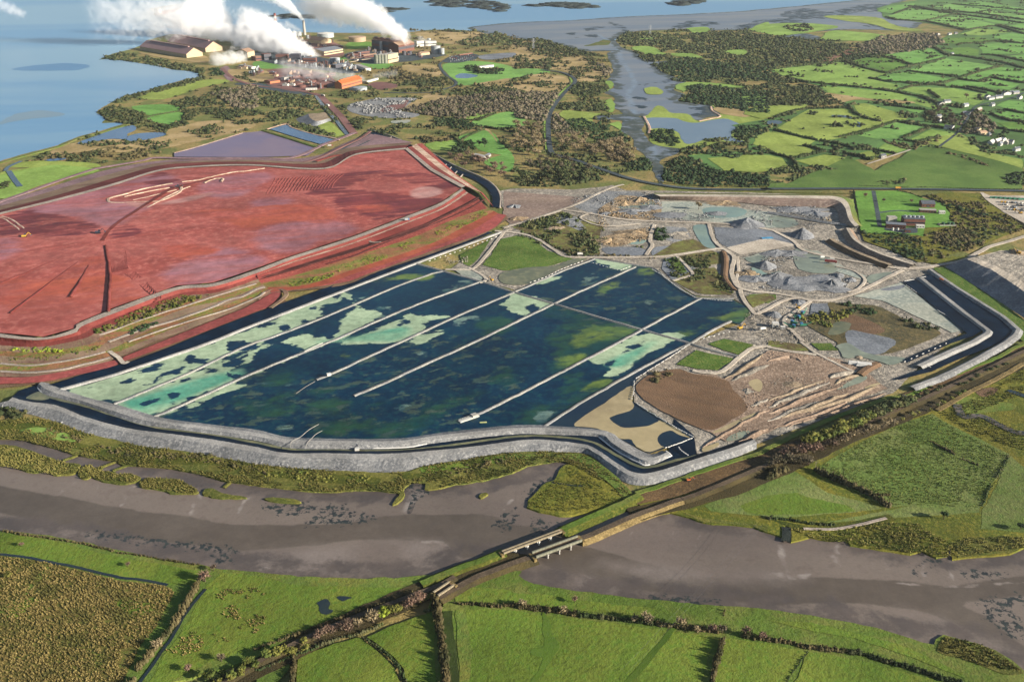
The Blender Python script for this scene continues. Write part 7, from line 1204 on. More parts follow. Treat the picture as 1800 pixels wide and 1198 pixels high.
for i, (s, w, dp, st, wm, rm, lab) in enumerate([('1195,250', 16, 8, 'y', P_white2, P_slate, 'white gabled house at the top hamlet'), ('1280,245', 20, 8, 'x', P_white2, P_slate, 'long white house in the top hamlet'), ('1322,240', 12, 8, 'x', P_conc, P_slate, 'grey barn at the right of the top hamlet'), ('1298,385', 16, 9, 'x', P_white2, P_slate, 'white cottage on the tall hedge in mid fields'), ('1222,740', 14, 9, 'y', P_conc, P_slate, 'grey gabled barn under the bare tree'), ('1262,722', 18, 8, 'x', P_white2, P_slate, 'white house behind the grey barn'),
    ('1395,748', 16, 8, 'x', P_white2, P_grey, 'white bungalow in the village middle'), ('1490,780', 22, 9, 'x', P_brick, P_conc, 'brown bungalow with pale roof by the lane'), ('1385,806', 16, 8, 'x', P_brick, P_slate, 'dark roofed house beside two white gables'), ('1415,810', 11, 9, 'y', P_white2, P_slate, 'white double gabled house'), ('1548,690', 14, 8, 'y', P_white2, P_slate, 'tall white house left of the upper village'), ('1572,700', 20, 8, 'x', P_white2, P_slate, 'low white house before the tall one'), ('1625,690', 22, 8, 'x', P_white2, P_slate, 'wide white house in the upper village'),
    ('1680,668', 20, 10, 'y', P_white2, P_slate, 'large white gable in the upper village'), ('1715,660', 16, 8, 'x', P_white2, P_slate, 'white house with dark roof near the right edge'), ('1745,660', 20, 8, 'x', P_conc, P_grey, 'grey roofed barn near the right edge'), ('1775,695', 14, 8, 'y', P_white2, P_slate, 'white house on the right edge of the village'), ('1583,745', 14, 8, 'x', P_white2, P_slate, 'white bungalow below the upper village'), ('1205,828', 13, 7, 'x', P_white2, P_slate, 'white cottage among garden trees'), ('1210,860', 6, 6, 'y', P_white2, P_slate, 'tiny white shed under the garden trees'),
    ('1265,905', 12, 8, 'y', P_white2, P_slate, 'left gable of the white farmhouse on the lawn'), ('1300,908', 14, 9, 'y', P_white2, P_slate, 'right gable of the white farmhouse on the lawn'), ('1485,925', 14, 9, 'y', P_cream2, P_slate, 'yellow gabled house by the lane'), ('1515,945', 16, 8, 'x', P_cream2, P_tanroof, 'yellow house with tan roof'), ('1580,1010', 18, 9, 'x', P_white2, P_white2, 'first white shed of the lower farm cluster'), ('1625,1000', 20, 9, 'x', P_conc, P_white2, 'pale roofed barn of the lower farm cluster'), ('1660,995', 12, 8, 'y', P_white2, P_white2, 'white gabled barn of the lower farm cluster'),
    ('1690,1010', 18, 9, 'x', P_conc, P_conc, 'grey shed of the lower farm cluster'), ('1720,1010', 12, 8, 'y', P_white2, P_slate, 'white house right of the lower farm cluster'), ('1755,1060', 14, 8, 'x', P_white2, P_slate, 'white house near the lower right trees'), ('1640,1022', 12, 6, 'x', P_white2, P_grey, 'low white shed before the lower farm cluster'), ('1560,955', 10, 7, 'x', P_conc, P_slate, 'small grey house below the yellow house')]):
    a = W3('a4 ' + s, 1.3)[0]; w *= 1.2; ang = random.uniform(.3, .9); q = T('a4 ' + s)[0]
    half = Vector((math.cos(ang), math.sin(ang), 0)) * w / 2
    # footprint given in metres about the traced point
    root = None
    _W3 = W3
    def W3(_s, z=0.0, _a=a - half, _b=a + half): return [_a.copy(), _b.copy()]
    building('house', 'house', '', dp, 4.6 if st == 'x' else 5.4, 3.4, wm, rm, lab, st, .4, door=(1.2, 2.2), windows=4 if st == 'x' else 3, chimney=1 if st == 'x' and wm is not P_conc else 0, z=1.3)
    W3 = _W3
# compound at the right
building('process_building', 'building', 'b4 828,402 965,412', 12, 6.5, 0, P_brick, P_grey, 'low front wing of the compound building with brick walls', 'flat', .8, windows=7, win_h=1.6, z=2.0)
pb = building('process_building', 'building', 'b4 950,385 1098,390', 18, 11, 0, P_brick, P_slate, 'tall brick compound building with a row of roof tanks', 'flat', .8, windows=8, win_h=2, z=2.0)
for i in range(5):
    bm = bmesh.new(); bm_cyl(bm, 4 + i * 6.5, 10, 11.4, 14, 2.4, n=14); bobj('roof_tank', bm, P_tankgrey, pb)
building('process_building', 'building', 'b4 840,372 900,372', 10, 10, 0, P_conc, P_conc, 'pale tower block at the left of the compound building', 'flat', .5, windows=2, z=2.0)
building('brick_hall', 'building', 'b4 1078,256 1170,258', 16, 6, 4, P_brick, P_slate, 'brick hall with a grey pitched roof on the lawn', 'x', .6, door=(4, 3.6), windows=4, z=2.0)
building('annex', 'building', 'b4 1063,292 1180,298', 9, 4.2, 0, P_brick, P_conc, 'flat roofed annex below the brick hall', 'flat', .6, windows=6, win_h=1.4, z=2.0)
building('white_cabin', 'cabin', 'b4 1200,302 1243,303', 5, 4, 0, P_white2, P_white2, 'white cabin right of the flat annex', 'flat', .4, windows=3, z=2.0)
building('annex', 'building', 'b4 1040,402 1098,404', 6, 4, 0, P_white2, P_white2, 'white block at the right foot of the compound building', 'flat', .4, windows=3, z=2.0)
building('annex', 'building', 'b4 960,432 1000,434', 6, 3.5, 0, P_brick, P_dark, 'small dark shed in the compound yard', 'flat', .4, door=(2, 2.4), z=2.0)
for s, lab in [('b4 875,418', 'left white dome tank before the compound building'), ('b4 910,420', 'right white dome tank before the compound building')]:
    r = empty('dome_tank', W3(s, 2.0)[0], label=lab, cat='tank'); bm = bmesh.new(); bm_cyl(bm, 0, 0, 0, 3.4, 1.7, n=16); bobj('shell', bm, P_white2, r); bm = bmesh.new(); bm_cyl(bm, 0, 0, 3.4, 4.5, 1.75, .4, 16); bobj('dome', bm, P_white2, r)
r = empty('tank_enclosure', W3('b4 1255,380', 2.0)[0], label='green tanks in a walled enclosure on the lawn edge', cat='tank enclosure')
bm = bmesh.new(); [bm_box(bm, *q) for q in ((-13, 13, -5, -4.6, 0, 1.4), (-13, 13, 4.6, 5, 0, 1.4), (-13, -12.6, -4.6, 4.6, 0, 1.4), (12.6, 13, -4.6, 4.6, 0, 1.4))]; bobj('wall', bm, P_conc, r)
for x in (-6, 3, 9):
    bm = bmesh.new(); bm_cyl(bm, x, 0, 0, 4.2, 2.6, n=14); bobj('green_tank', bm, plain('dark_green_tank', '345c44', .6, .3), r)
building('rail_hut', 'hut', 'c4 935,425 1000,440', 9, 4, 1.6, P_conc, P_slate, 'grey roofed hut at the end of the brown canal', 'x', .5, door=(1.6, 2.2), windows=3, z=1.8)
building('site_cabin', 'cabin', 'b4 30,1098 75,1100', 7, 4.5, 0, P_white2, P_white2, 'larger white cabin by the looping track in the works', 'flat', .3, door=(1.4, 2.2), windows=2, z=1.4)
building('site_cabin', 'cabin', 'b4 88,1113 120,1115', 4, 2.8, 0, P_white2, P_white2, 'smaller white cabin by the looping track in the works', 'flat', .3, windows=2, z=1.4)
for s, w, d, lab in [('c4 595,155', 10, 6, 'smaller white tarp covered stack at the milky pool'), ('c4 675,165', 17, 9, 'larger white tarp covered stack at the milky pool')]:
    c = W3(s, 1.4)[0]; r = empty('tarp_stack', c, -.25, label=lab, cat='tarp stack'); bm = bmesh.new()
    vs = bm_box(bm, -w / 2, w / 2, -d / 2, d / 2, 0, 2.6)
    for v in vs:
        if v.co.z > 1: v.co.x *= .86; v.co.y *= .7
    bmesh.ops.subdivide_edges(bm, edges=bm.edges[:], cuts=3, use_grid_fill=True)
    for v in bm.verts: v.co += noise.noise_vector(v.co * .5 + c) * .35
    bobj('cover', bm, P_white, r); bm = bmesh.new(); [bm_box(bm, x - .15, x + .15, -d / 2 - .2, d / 2 + .2, -.05, .25) for x in (-w * .3, 0, w * .3)]; bobj('skid', bm, P_timber, r)
# tanks
def tank(s, r_, h, mat, roof, label, cone=.12, z=0.3, cat='tank', group=None, ring=True):
    o = empty('tank', W3(s, z)[0], random.uniform(0, 6), label=label, cat=cat)
    if group: o['group'] = group
    bm = bmesh.new(); bm_cyl(bm, 0, 0, 0, h, r_, n=32); bobj('shell', bm, mat, o)
    bm = bmesh.new(); bm_cyl(bm, 0, 0, h + .02, h + r_ * cone, r_ * 1.01, r_ * .05, 32); bobj('roof', bm, roof, o)
    bm = bmesh.new()
    for k in range(10): bm_box(bm, r_ * math.cos(k * .12) - .5, r_ * math.cos(k * .12) + .9, r_ * math.sin(k * .12) - .5, r_ * math.sin(k * .12) + .5, h * k / 10, h * k / 10 + .6)
    bobj('stair', bm, P_dark, o); return o
tank('a2 712,290', 33, 17, P_tanktan, P_tanktan, 'largest tan storage tank left of the process hall'); tank('a2 490,262', 33, 16, P_tankgrey, P_white2, 'wide pale storage tank with a white top behind the tan shed'); tank('a2 1262,375', 17, 26, P_tankgrey, P_conc, 'tall white cylindrical tank at the end of the plant'); tank('a2 1305,380', 9, 20, P_tankgrey, P_conc, 'thin white tank beside the tall cylindrical one'); tank('a2 730,632', 20, 8, P_tankgrey, P_tankgrey, 'pale thickener tank in front of the orange hall'); tank('a2 690,630', 13, 7, P_tankgrey, P_grey, 'smaller grey thickener by the orange hall')
for i, (x, h, lab) in enumerate([(850, 27, 'first rounded silo from the left'), (870, 28, 'second rounded silo from the left'), (890, 28, 'third rounded silo beside the cream block'), (912, 28, 'fourth rounded silo against the cream block')]): tank('a2 %d,444' % x, 9.5, h, plain('silo_grey', '9a9c8e', .7, .2), P_conc, lab, .25)
for i, (s, r_, h, lab) in enumerate([('a2 545,440', 12, 15, 'white tank at the right edge of the bright steam'), ('a2 570,445', 10, 18, 'tall white tank beside the lawn'), ('a2 610,470', 11, 9, 'low tank between lawn and low steam'), ('a2 640,465', 9, 10, 'small white tank before the dark block'), ('a2 290,590', 20, 5, 'first red stained settler in the yard'), ('a2 370,575', 22, 5, 'second red stained settler in the yard'), ('a2 440,560', 20, 5, 'third red stained settler under the low steam'), ('a2 270,540', 18, 5, 'rear red stained settler'), ('a2 345,530', 18, 6, 'rear settler in the low steam'), ('a2 320,612', 12, 6, 'small dark tank before the settlers'), ('a2 1080,385', 8, 12, 'dark tank before the brick hall'), ('a2 1040,388', 7, 14, 'thin dark tank before the brick hall'), ('a2 360,320', 14, 9, 'white domed tank left of the dark warehouse'), ('a2 300,250', 12, 14, 'pale tank at the foot of the concrete chimney'), ('a2 270,255', 9, 18, 'grey tank left of the concrete chimney'), ('a2 365,270', 7, 12, 'small tank right of the concrete chimney'), ('a2 880,355', 5, 30, 'slender vent tower at the silos'), ('a2 1215,300', 7, 16, 'white tank behind the white blocks'), ('a2 990,420', 7, 12, 'tank right of the cream block')]):
    m = P_rust if 'red' in lab or 'settler' in lab else P_dark if 'dark' in lab else P_tankgrey
    tank(s, r_, h, m, m if m is not P_tankgrey else P_white2, lab, .1)
def rack(s, label, h=8, w=5, z=.3, mat=None, name='pipe_rack', cat='pipe rack'):
    p = resample(W3(s, z), 14); o = empty(name, p[0], label=label, cat=cat); bm = bmesh.new(); bp = bmesh.new(); c = p[0]
    for i, q in enumerate(p):
        v = q - c; d = (p[min(i + 1, len(p) - 1)] - p[max(0, i - 1)]).normalized(); n = Vector((-d.y, d.x, 0)) * w / 2
        bm_bar(bm, v + n, v + n + Vector((0, 0, h)), .35, 4); bm_bar(bm, v - n, v - n + Vector((0, 0, h)), .35, 4); bm_bar(bm, v + n + Vector((0, 0, h)), v - n + Vector((0, 0, h)), .3, 4)
        if i:
            u = p[i - 1] - c
            for k in (-1, 1): bm_bar(bm, u + n * k + Vector((0, 0, h)), v + n * k + Vector((0, 0, h)), .3, 4)
            for k in (-.7, -.2, .3, .8): bm_bar(bp, u + n * k + Vector((0, 0, h + .4)), v + n * k + Vector((0, 0, h + .4)), .45, 6)
    bobj('frame', bm, P_dark, o); bobj('pipes', bp, mat or P_rust, o); return o
rack('a2 620,440 720,425 840,400', 'pipe rack running left from the silos'); rack('a2 660,450 760,430 840,420', 'pale pipe bridge along the lawn', mat=P_cream, h=5); rack('a2 200,470 330,470 470,465', 'pipe rack in front of the evaporator blocks', 10, 8); rack('a2 880,350 950,345', 'conveyor bridge into the process hall', 16, 5, mat=P_cream); rack('a2 420,600 520,590 560,600', 'pipe rack left of the orange hall', 7, 6); rack('a2 1050,380 1180,372', 'pipe rack below the white blocks', 8, 5); rack('a2 1180,350 1240,350', 'short pipe rack at the white tank', 10, 5); rack('a2 640,415 700,380', 'pipe rack by the warehouse', 8, 5)
def unit(kind, mat, mat2):
    o = empty('process_unit', (0, 0, -300)); bm = bmesh.new()
    if kind == 0:
        for x in (-5, 5):
            for y in (-4, 4): bm_bar(bm, (x, y, 0), (x, y, 14), .5, 4)
        for z in (5, 10, 14): bm_box(bm, -5.5, 5.5, -4.5, 4.5, z, z + .5)
        bobj('frame', bm, mat, o); bm = bmesh.new(); bm_cyl(bm, -1.5, 0, .2, 17, 2.2, n=12); bm_cyl(bm, 3, 1, 5.6, 13, 1.5, n=10); bobj('vessels', bm, mat2, o)
    elif kind == 1:
        bm_box(bm, -9, 9, -5, 5, 0, 6); bobj('wall', bm, mat, o); bm = bmesh.new(); bm_box(bm, -9.4, 9.4, -5.4, 5.4, 6.01, 6.6); bm_box(bm, -3, 2, -2, 2, 6.6, 9); bobj('roof', bm, mat2, o)
    else:
        for k in range(3): bm_cyl(bm, k * 7 - 7, 0, 0, 9 + k * 2, 3, n=14)
        bobj('vessels', bm, mat2, o); bm = bmesh.new(); bm_bar(bm, (-9, 3.2, 8), (9, 3.2, 8), .6); bm_bar(bm, (-9, -3.2, 4), (9, -3.2, 4), .5); bobj('pipes', bm, mat, o)
    return o
UN = [unit(k, a, b) for k, a, b in ((0, P_dark, P_rust), (0, P_rust, P_tankgrey), (1, P_rust, P_grey), (1, P_white2, P_conc), (1, P_cream, P_tanroof), (2, P_dark, P_tankgrey), (2, P_rust, P_tanktan))]
for s, n, lab in [('a2 20,420 300,410 640,450 760,490 640,520 450,480 200,455', 42, 'small process unit in the crowded yard under the steam'), ('a2 640,395 800,360 1000,385 1240,385 1200,410 1020,400 860,380 700,430', 26, 'small process unit round the dark process hall'), ('a2 120,520 300,500 480,530 540,590 440,625 200,610', 26, 'small process unit in the red stained yard'), ('a2 250,260 560,290 620,340 500,350 340,330', 14, 'small process unit between the sheds and tanks'), ('a2 -120,470 60,480 120,520 0,540 -100,500', 10, 'small unit beside the dry field')]:
    for q in in_poly(s, 9.0, .4)[:n]: copy_tree(random.choice(UN), Vector((q[0], q[1], .4)), random.choice((-.25, 1.32)) + random.uniform(-.1, .1), (random.uniform(.6, 1.1),) * 3, label=lab, cat='process unit', group=lab + 's')
for o in UN:
    for c in list(o.children): bpy.data.objects.remove(c)
    bpy.data.objects.remove(o)
# process equipment on the roof of the dark hall
for i, (x, y, lab) in enumerate([(840, 345, 'leftmost cooling cell on the dark process hall'), (880, 350, 'second cooling cell on the dark process hall'), (920, 355, 'third cooling cell on the dark process hall'), (955, 358, 'rightmost cooling cell on the dark process hall')]):
    c = W3('a2 %d,%d' % (x, y), .3)[0] + Vector((0, 28, 33.4)); r = empty('cooling_cell', c, -.1, label=lab, cat='cooling cell'); bm = bmesh.new(); bm_box(bm, -11, 11, -9, 9, 0, 4); bobj('casing', bm, P_rust, r); bm = bmesh.new(); bm_cyl(bm, 0, 0, 4.02, 7, 6, 7.5, 18); bobj('fan_stack', bm, P_dark, r)
def chimney(s, h, r0, r1, label, bands, z=.3):
    o = empty('chimney', W3(s, z)[0], label=label, cat='chimney'); n = bands or 1
    for i in range(n):
        a, b = i / n, (i + 1) / n; bm = bmesh.new(); bm_cyl(bm, 0, 0, h * a, h * b, r0 + (r1 - r0) * a, r0 + (r1 - r0) * b, 20)
        bobj('band' if bands else 'shaft', bm, (P_red if (i % 2 == (n - 1) % 2) else P_white2) if bands else P_conc, o)
    bm = bmesh.new(); bm_cyl(bm, 0, 0, h, h + 2.5, r1 * .9, r1 * .9, 20); bobj('flue', bm, P_dark, o)
    bm = bmesh.new(); bm_cyl(bm, 0, 0, h * .93, h * .93 + .8, r1 * 1.5, r1 * 1.5, 20); bobj('gallery', bm, P_dark, o); return o
chimney('a2 145,245', 82, 5.5, 4.5, 'tall red and white banded chimney in the left steam', 9); chimney('a2 342,247', 55, 6.5, 4.5, 'plain grey concrete chimney with a white plume', 0)
def pylon(s, h, label, z=.6):
    o = empty('pylon', W3(s, z)[0], .3, label=label, cat='pylon'); bm = bmesh.new(); w = h * .09
    for sx in (-1, 1):
        for sy in (-1, 1):
            bm_bar(bm, (sx * w, sy * w, 0), (sx * .5, sy * .5, h), .28, 4)
    for k in range(6):
        t0, t1 = k / 6, (k + 1) / 6; a, b = w + (.5 - w) * t0, w + (.5 - w) * t1
        for sy in (-1, 1): bm_bar(bm, (-a, sy * a, h * t0), (b, sy * b, h * t1), .16, 4); bm_bar(bm, (a, sy * a, h * t0), (-b, sy * b, h * t1), .16, 4)
    bobj('lattice', bm, P_silver, o)
    for k, l in ((.68, 7), (.8, 9), (.92, 6)):
        bm = bmesh.new(); bm_bar(bm, (-l, 0, h * k), (l, 0, h * k), .3, 4); bm_bar(bm, (-l, 0, h * k), (0, 0, h * k + 2.5), .2, 4); bm_bar(bm, (l, 0, h * k), (0, 0, h * k + 2.5), .2, 4); bobj('crossarm', bm, P_silver, o)
pylon('a3 968,250', 40, 'lattice pylon on the tip of the peninsula'); pylon('a3 150,345', 38, 'lattice pylon on the far shore left of the creek')
# jetty and ship
o_ = empty('jetty', W3('a1 1060,75', 0)[0], label='long trestle jetty from the shore to the pier head', cat='jetty'); c0 = o_.location
def deck(pts, w, zt, name, mat):
    p = [q - c0 for q in W3(pts, 0)]; bm = bmesh.new()
    for a, b in zip(p, p[1:]):
        d = (b - a); L = d.length; M = Matrix.Translation((a + b) / 2 + Vector((0, 0, zt))) @ Matrix.Rotation(math.atan2(d.y, d.x), 4, 'Z') @ Matrix.Diagonal((L, w, 1.5, 1)); bmesh.ops.create_cube(bm, size=1, matrix=M)
    bobj(name, bm, mat, o_)
    bm = bmesh.new()
    for q in resample(p, 30): bm_cyl(bm, q.x, q.y, -1, zt, 1.0, n=6)
    bobj('piles', bm, P_conc, o_)
deck('a1 1445,246 1280,175 1110,108', 10, 9, 'trestle', P_white2); deck('a1 1060,75 1180,55 1290,40', 24, 8, 'pier_head', P_conc); deck('a1 1110,108 1070,80', 9, 9.5, 'link', P_white2)
a, b = W3('a1 1095,110 1290,70', .3); d = b - a; L = d.length
r = empty('cargo_ship', (a + b) / 2, math.atan2(d.y, d.x), label='red hulled bulk carrier moored at the pier head', cat='ship'); bm = bmesh.new(); prof = [(-.5, .8), (-.46, 1), (.36, 1), (.45, .6), (.5, 0)]; top, bot = [], []
for s_ in (1, -1):
    for x, w in (prof if s_ == 1 else prof[::-1]): top.append(bm.verts.new((x * L, s_ * w * 14, 11))); bot.append(bm.verts.new((x * L * .97, s_ * w * 12.5, -.5)))
bm.faces.new(top); bm.faces.new(bot[::-1])
for i in range(len(top)): j = (i + 1) % len(top); bm.faces.new((top[i], bot[i], bot[j], top[j]))
bmesh.ops.remove_doubles(bm, verts=bm.verts, dist=.01); bobj('hull', bm, P_hull, r)
for k in range(6): bm = bmesh.new(); x = L * (-.25 + k * .115); bm_box(bm, x - L * .04, x + L * .04, -9, 9, 11, 13.5); bobj('hatch', bm, plain('hatch_red', '8c6460', .7, .2), r)
bm = bmesh.new(); bm_box(bm, -L * .46, -L * .38, -12, 12, 11, 26); bm_box(bm, -L * .44, -L * .4, -14, 14, 26.01, 29); bobj('superstructure', bm, P_white2, r); bm = bmesh.new(); bm_box(bm, -L * .475, -L * .462, -4, 4, 11, 31); bobj('funnel', bm, P_dark, r)
for x in (-.19, .04, .27): bm = bmesh.new(); bm_cyl(bm, L * x, 0, 11, 27, 1.3, n=8); bm_bar(bm, (L * x, 0, 26), (L * x + 20, 6, 21), .7); bobj('deck_crane', bm, P_cream, r)
for s, lab in [('a1 1310,30', 'ship loader crane at the left of the pier head'), ('a1 1395,25', 'ship loader crane at the right of the pier head')]:
    r = empty('loader_crane', W3(s, .3)[0], -.3, label=lab, cat='crane'); bm = bmesh.new()
    for x in (-8, 8):
        for y in (-8, 8): bm_bar(bm, (x, y, 0), (x * .6, y * .6, 28), .9)
    bm_box(bm, -7, 7, -7, 7, 28, 33); bobj('portal', bm, P_conc, r); bm = bmesh.new(); bm_bar(bm, (-12, 0, 34), (34, 0, 42), 1.3); bobj('boom', bm, P_rust, r)
# ------------------------------------------------------------------ bridges
def girder_bridge(s, label, name, gap, zt, gh, mat, piers, z0=.2, piermat=None, posts=True):
    a, b = W3(s, zt); d = b - a; L = d.length; r = empty(name, a - Vector((0, 0, zt)), math.atan2(d.y, d.x), label=label, cat='bridge')
    for y in (-gap / 2, gap / 2):
        bm = bmesh.new(); bm_box(bm, 0, L, y - .35, y + .35, zt - .4, zt + gh)
        bm_box(bm, -.2, L + .2, y - .6, y + .6, zt + gh, zt + gh + .25)
        for k in range(int(L / 3) + 1): x = min(L - .2, k * 3 + .1); bm_box(bm, x - .12, x + .12, y - .55, y + .55, zt - .4, zt + gh)
        bobj('girder', bm, mat, r)
    bm = bmesh.new(); bm_box(bm, 0, L, -gap / 2 + .36, gap / 2 - .36, zt - .3, zt + .1); bobj('deck', bm, m_ballast, r)
    for y in (-.75, .75): bm = bmesh.new(); bm_box(bm, 0, L, y - .12, y + .12, zt + .11, zt + .3); bobj('rail', bm, P_rust, r)
    for t in piers:
        bm = bmesh.new(); x = L * t
        for y in (-gap / 2, gap / 2): bm_cyl(bm, x, y, z0 - .5, zt - .42, .75, .6, 10)
        bm_box(bm, x - .7, x + .7, -gap / 2 - 1, gap / 2 + 1, zt - 1.1, zt - .45); bobj('pier', bm, piermat or P_conc, r)
    for x in (-2.5, L + .2): bm = bmesh.new(); bm_box(bm, x, x + 2.3, -gap / 2 - 1.4, gap / 2 + 1.4, z0 - .3, zt - .05); bobj('abutment', bm, m_stonewall, r)
    return r
girder_bridge('p 939,976 1019,947', 'pale plate girder railway bridge over the river with three piers', 'railway_bridge', 6.0, 4.4, 1.5, P_beam, (.25, .5, .75))
girder_bridge('p 884,971 986,933', 'older narrow railway bridge on white posts upstream', 'old_railway_bridge', 2.6, 4.2, .9, P_timber, (.2, .4, .6, .8), piermat=P_white2)
r = girder_bridge('d2 1262,585 1372,512', 'small overbridge with white parapets where the track crosses the rails', 'overbridge', 5, 4.8, 1.1, P_timber, (), z0=1.6)
# timber fence rails of the railway path and power line
def pole_line(pts, label, h=9):
    for i, q in enumerate(W3(pts, 1.4)):
        o = empty('power_pole', q, .4, label=label[i], cat='pole'); bm = bmesh.new(); bm_cyl(bm, 0, 0, 0, h, .22, .15, 8); bobj('post', bm, P_timber, o); bm = bmesh.new(); bm_box(bm, -1.2, 1.2, -.1, .1, h - .6, h - .4); bobj('crossarm', bm, P_timber, o)
pole_line('c4 330,905 882,600 1195,480', ['twin legged power pole at the lower corner of the large meadow', 'power pole halfway along the railway meadow', 'power pole by the ochre path'])
def wires(pts, label, h=8.4, gap=1.1):
    p = W3(pts, 1.4); bm = bmesh.new()
    for a, b in zip(p, p[1:]):
        d = (b - a).normalized(); n = Vector((-d.y, d.x, 0))
        for y in (-gap, gap):
            q0 = a + n * y + Vector((0, 0, h))
            for k in range(1, 9):
                t = k / 8; q1 = a.lerp(b, t) + n * y + Vector((0, 0, h - 8 * t * (1 - t) * (b - a).length * .006)); bm_bar(bm, q0, q1, .035, 4); q0 = q1
    bobj('power_line', bm, P_dark, label=label, cat='wire')
wires('c4 330,905 882,600 1195,480', 'pair of overhead wires along the large meadow'); wires('d7 780,1198 1130,825 1735,150', 'pair of overhead wires crossing the river and the bottom field', 9, 2.2)
# pontoon, pumps and pipes
r = empty('pontoon', W3('c2 1500,540', 1.2)[0], .62, label='white pump pontoon at the end of the fifth finger dyke', cat='pontoon'); bm = bmesh.new(); bm_box(bm, -12, 10, -2.2, 2.2, 0, .8); bobj('deck', bm, P_white2, r); bm = bmesh.new(); bm_box(bm, 3, 9, -1.5, 3.4, .8, 2.6); bobj('pump_house', bm, P_conc, r); bm = bmesh.new(); [bm_bar(bm, (x, y, .8), (x, y, 1.9), .08) for x in range(-11, 3, 2) for y in (-2, 2)]; [bm_bar(bm, (-11, y, 1.9), (1, y, 1.9), .08) for y in (-2, 2)]; bobj('handrail', bm, P_white2, r)
r = empty('float', W3('c2 1595,568', 1.1)[0], .1, label='yellow green float right of the pontoon', cat='float'); bm = bmesh.new(); bm_box(bm, -3.6, 3.6, -.9, .9, 0, .7); bmesh.ops.bevel(bm, geom=bm.edges[:], offset=.25, segments=2, affect='EDGES'); bobj('hull', bm, plain('float_yellow', 'c8cc8c', .6, .3), r)
r = empty('pump_unit', W3('c2 710,760', 1.2)[0], .1, label='white pump unit standing in the perimeter channel', cat='pump'); bm = bmesh.new(); bm_box(bm, -2, 2, -1.6, 1.6, 0, 2); bobj('casing', bm, P_white2, r); bm = bmesh.new(); bm_bar(bm, (2, 0, 1), (7, -1, .4), .3); bm_bar(bm, (0, 1, 1), (1, 6, 3.4), .3); bobj('hose', bm, P_dark, r)
def pipe(s, r_, label, mat, z=1.6):
    p = resample(catmull(W3(s, z), False, 5), 3); bm = bmesh.new()
    for a, b in zip(p, p[1:]): bm_bar(bm, a, b, r_, 6)
    bobj('pipe', bm, mat, label=label, cat='pipe')
pipe('c2 240,745 250,700 310,670 370,620 440,580', .2, 'left pale pipe over the stone bank into the pond', P_conc, 4.2); pipe('c2 350,750 360,710 390,680 420,650 465,625', .2, 'right pale pipe over the stone bank into the pond', P_conc, 4.2); pipe('c2 415,280 360,310 280,365', .15, 'thin pipe trailing from the third finger dyke', P_conc); pipe('c2 340,70 400,40 470,10', .3, 'white pipe lying on the second finger dyke', P_white2, 3.2)
r = empty('dyke_hut', W3('c2 512,238', 2.9)[0], .5, label='white box on the end of the third finger dyke', cat='hut'); bm = bmesh.new(); bm_box(bm, -2, 2, -1.4, 1.4, 0, 2.4); bobj('wall', bm, P_white2, r); bm = bmesh.new(); bm_box(bm, -2.2, 2.2, -1.6, 1.6, 2.41, 2.65); bobj('roof', bm, P_white2, r)
# ------------------------------------------------------------------ vehicles
def car_mesh(l, w, h, van=False):
    bm = bmesh.new()
    pr = [(-.5, .25), (-.5, .62), (-.34, .66), (-.24, 1), (.18, 1), (.3, .64), (.48, .58), (.5, .25)] if not van else [(-.5, .2), (-.5, 1), (.3, 1), (.42, .6), (.5, .52), (.5, .2)]
    A_ = [bm.verts.new((x * l, -w / 2, z * h)) for x, z in pr]; B_ = [bm.verts.new((x * l, w / 2, z * h)) for x, z in pr]
    bm.faces.new(A_); bm.faces.new(B_[::-1])
    for i in range(len(pr)): j = (i + 1) % len(pr); bm.faces.new((A_[i], B_[i], B_[j], A_[j]))
    return bm
def make_car(mat, van=False, parts=True, l=4.4, w=1.8, h=1.5, name=None):
    r = empty(name or ('parked_van' if van else 'parked_car'), (0, 0, -400)); bobj('body', car_mesh(l, w, h, van), mat, r)
    bm = bmesh.new(); bm_box(bm, -.2 * l, .2 * l if not van else .36 * l, -w / 2 - .02, w / 2 + .02, h * .64, h * .9); bobj('windows', bm, P_glass, r)
    for x in (-.3, .32):
        bm = bmesh.new()
        for y in (-w / 2, w / 2): bmesh.ops.create_cone(bm, cap_ends=True, segments=10, radius1=.22 * h, radius2=.22 * h, depth=.24, matrix=Matrix.Translation((x * l, y, .22 * h)) @ Matrix.Rotation(R(90), 4, 'X'))
        bobj('wheels', bm, P_tyre, r)
    return r
CARS = {n: make_car(m) for n, m in (('white', P_white2), ('silver', P_silver), ('dark', P_darkcar), ('red', P_redcar))}
n = 0
for j in range(6):
    for i in range(13):
        if random.random() < .12: continue
        u, v = (i + .5) / 13, (j + .5) / 6; col = random.choice(['white', 'silver', 'dark', 'silver', 'dark', 'red'])
        x = 1335 + u * 190 + v * 15 + (1 - v) * 25; y = 436 - v * 46 - u * 8
        copy_tree(CARS[col], W3('a2 %f,%f' % (x, y), .75)[0], R(75) + random.uniform(-.05, .05), (1.15, 1.15, 1.15), label='%s car among many in the plant car park' % col, cat='car', group='%s cars in the plant car park' % col)
VANS = {n: make_car(m, True, l=7, w=2.3, h=2.6) for n, m in (('white', P_white2), ('silver', P_silver), ('yellow', P_yellow), ('dark', P_darkcar))}
for j in range(4):
    for i in range(9):
        if random.random() < .15: continue
        col = random.choice(['white', 'silver', 'yellow', 'silver', 'dark', 'dark']); x = 1640 + i * 24 + j * 14; y = 222 + j * 17 + i * 1.5
        copy_tree(VANS[col], W3('b4 %f,%f' % (x, y), 2.05)[0], R(40) + random.uniform(-.1, .1), (.95, .95, .95), label='%s van parked in rows in the vehicle yard' % col, cat='van', group='%s vans of the vehicle yard' % col)
first = None
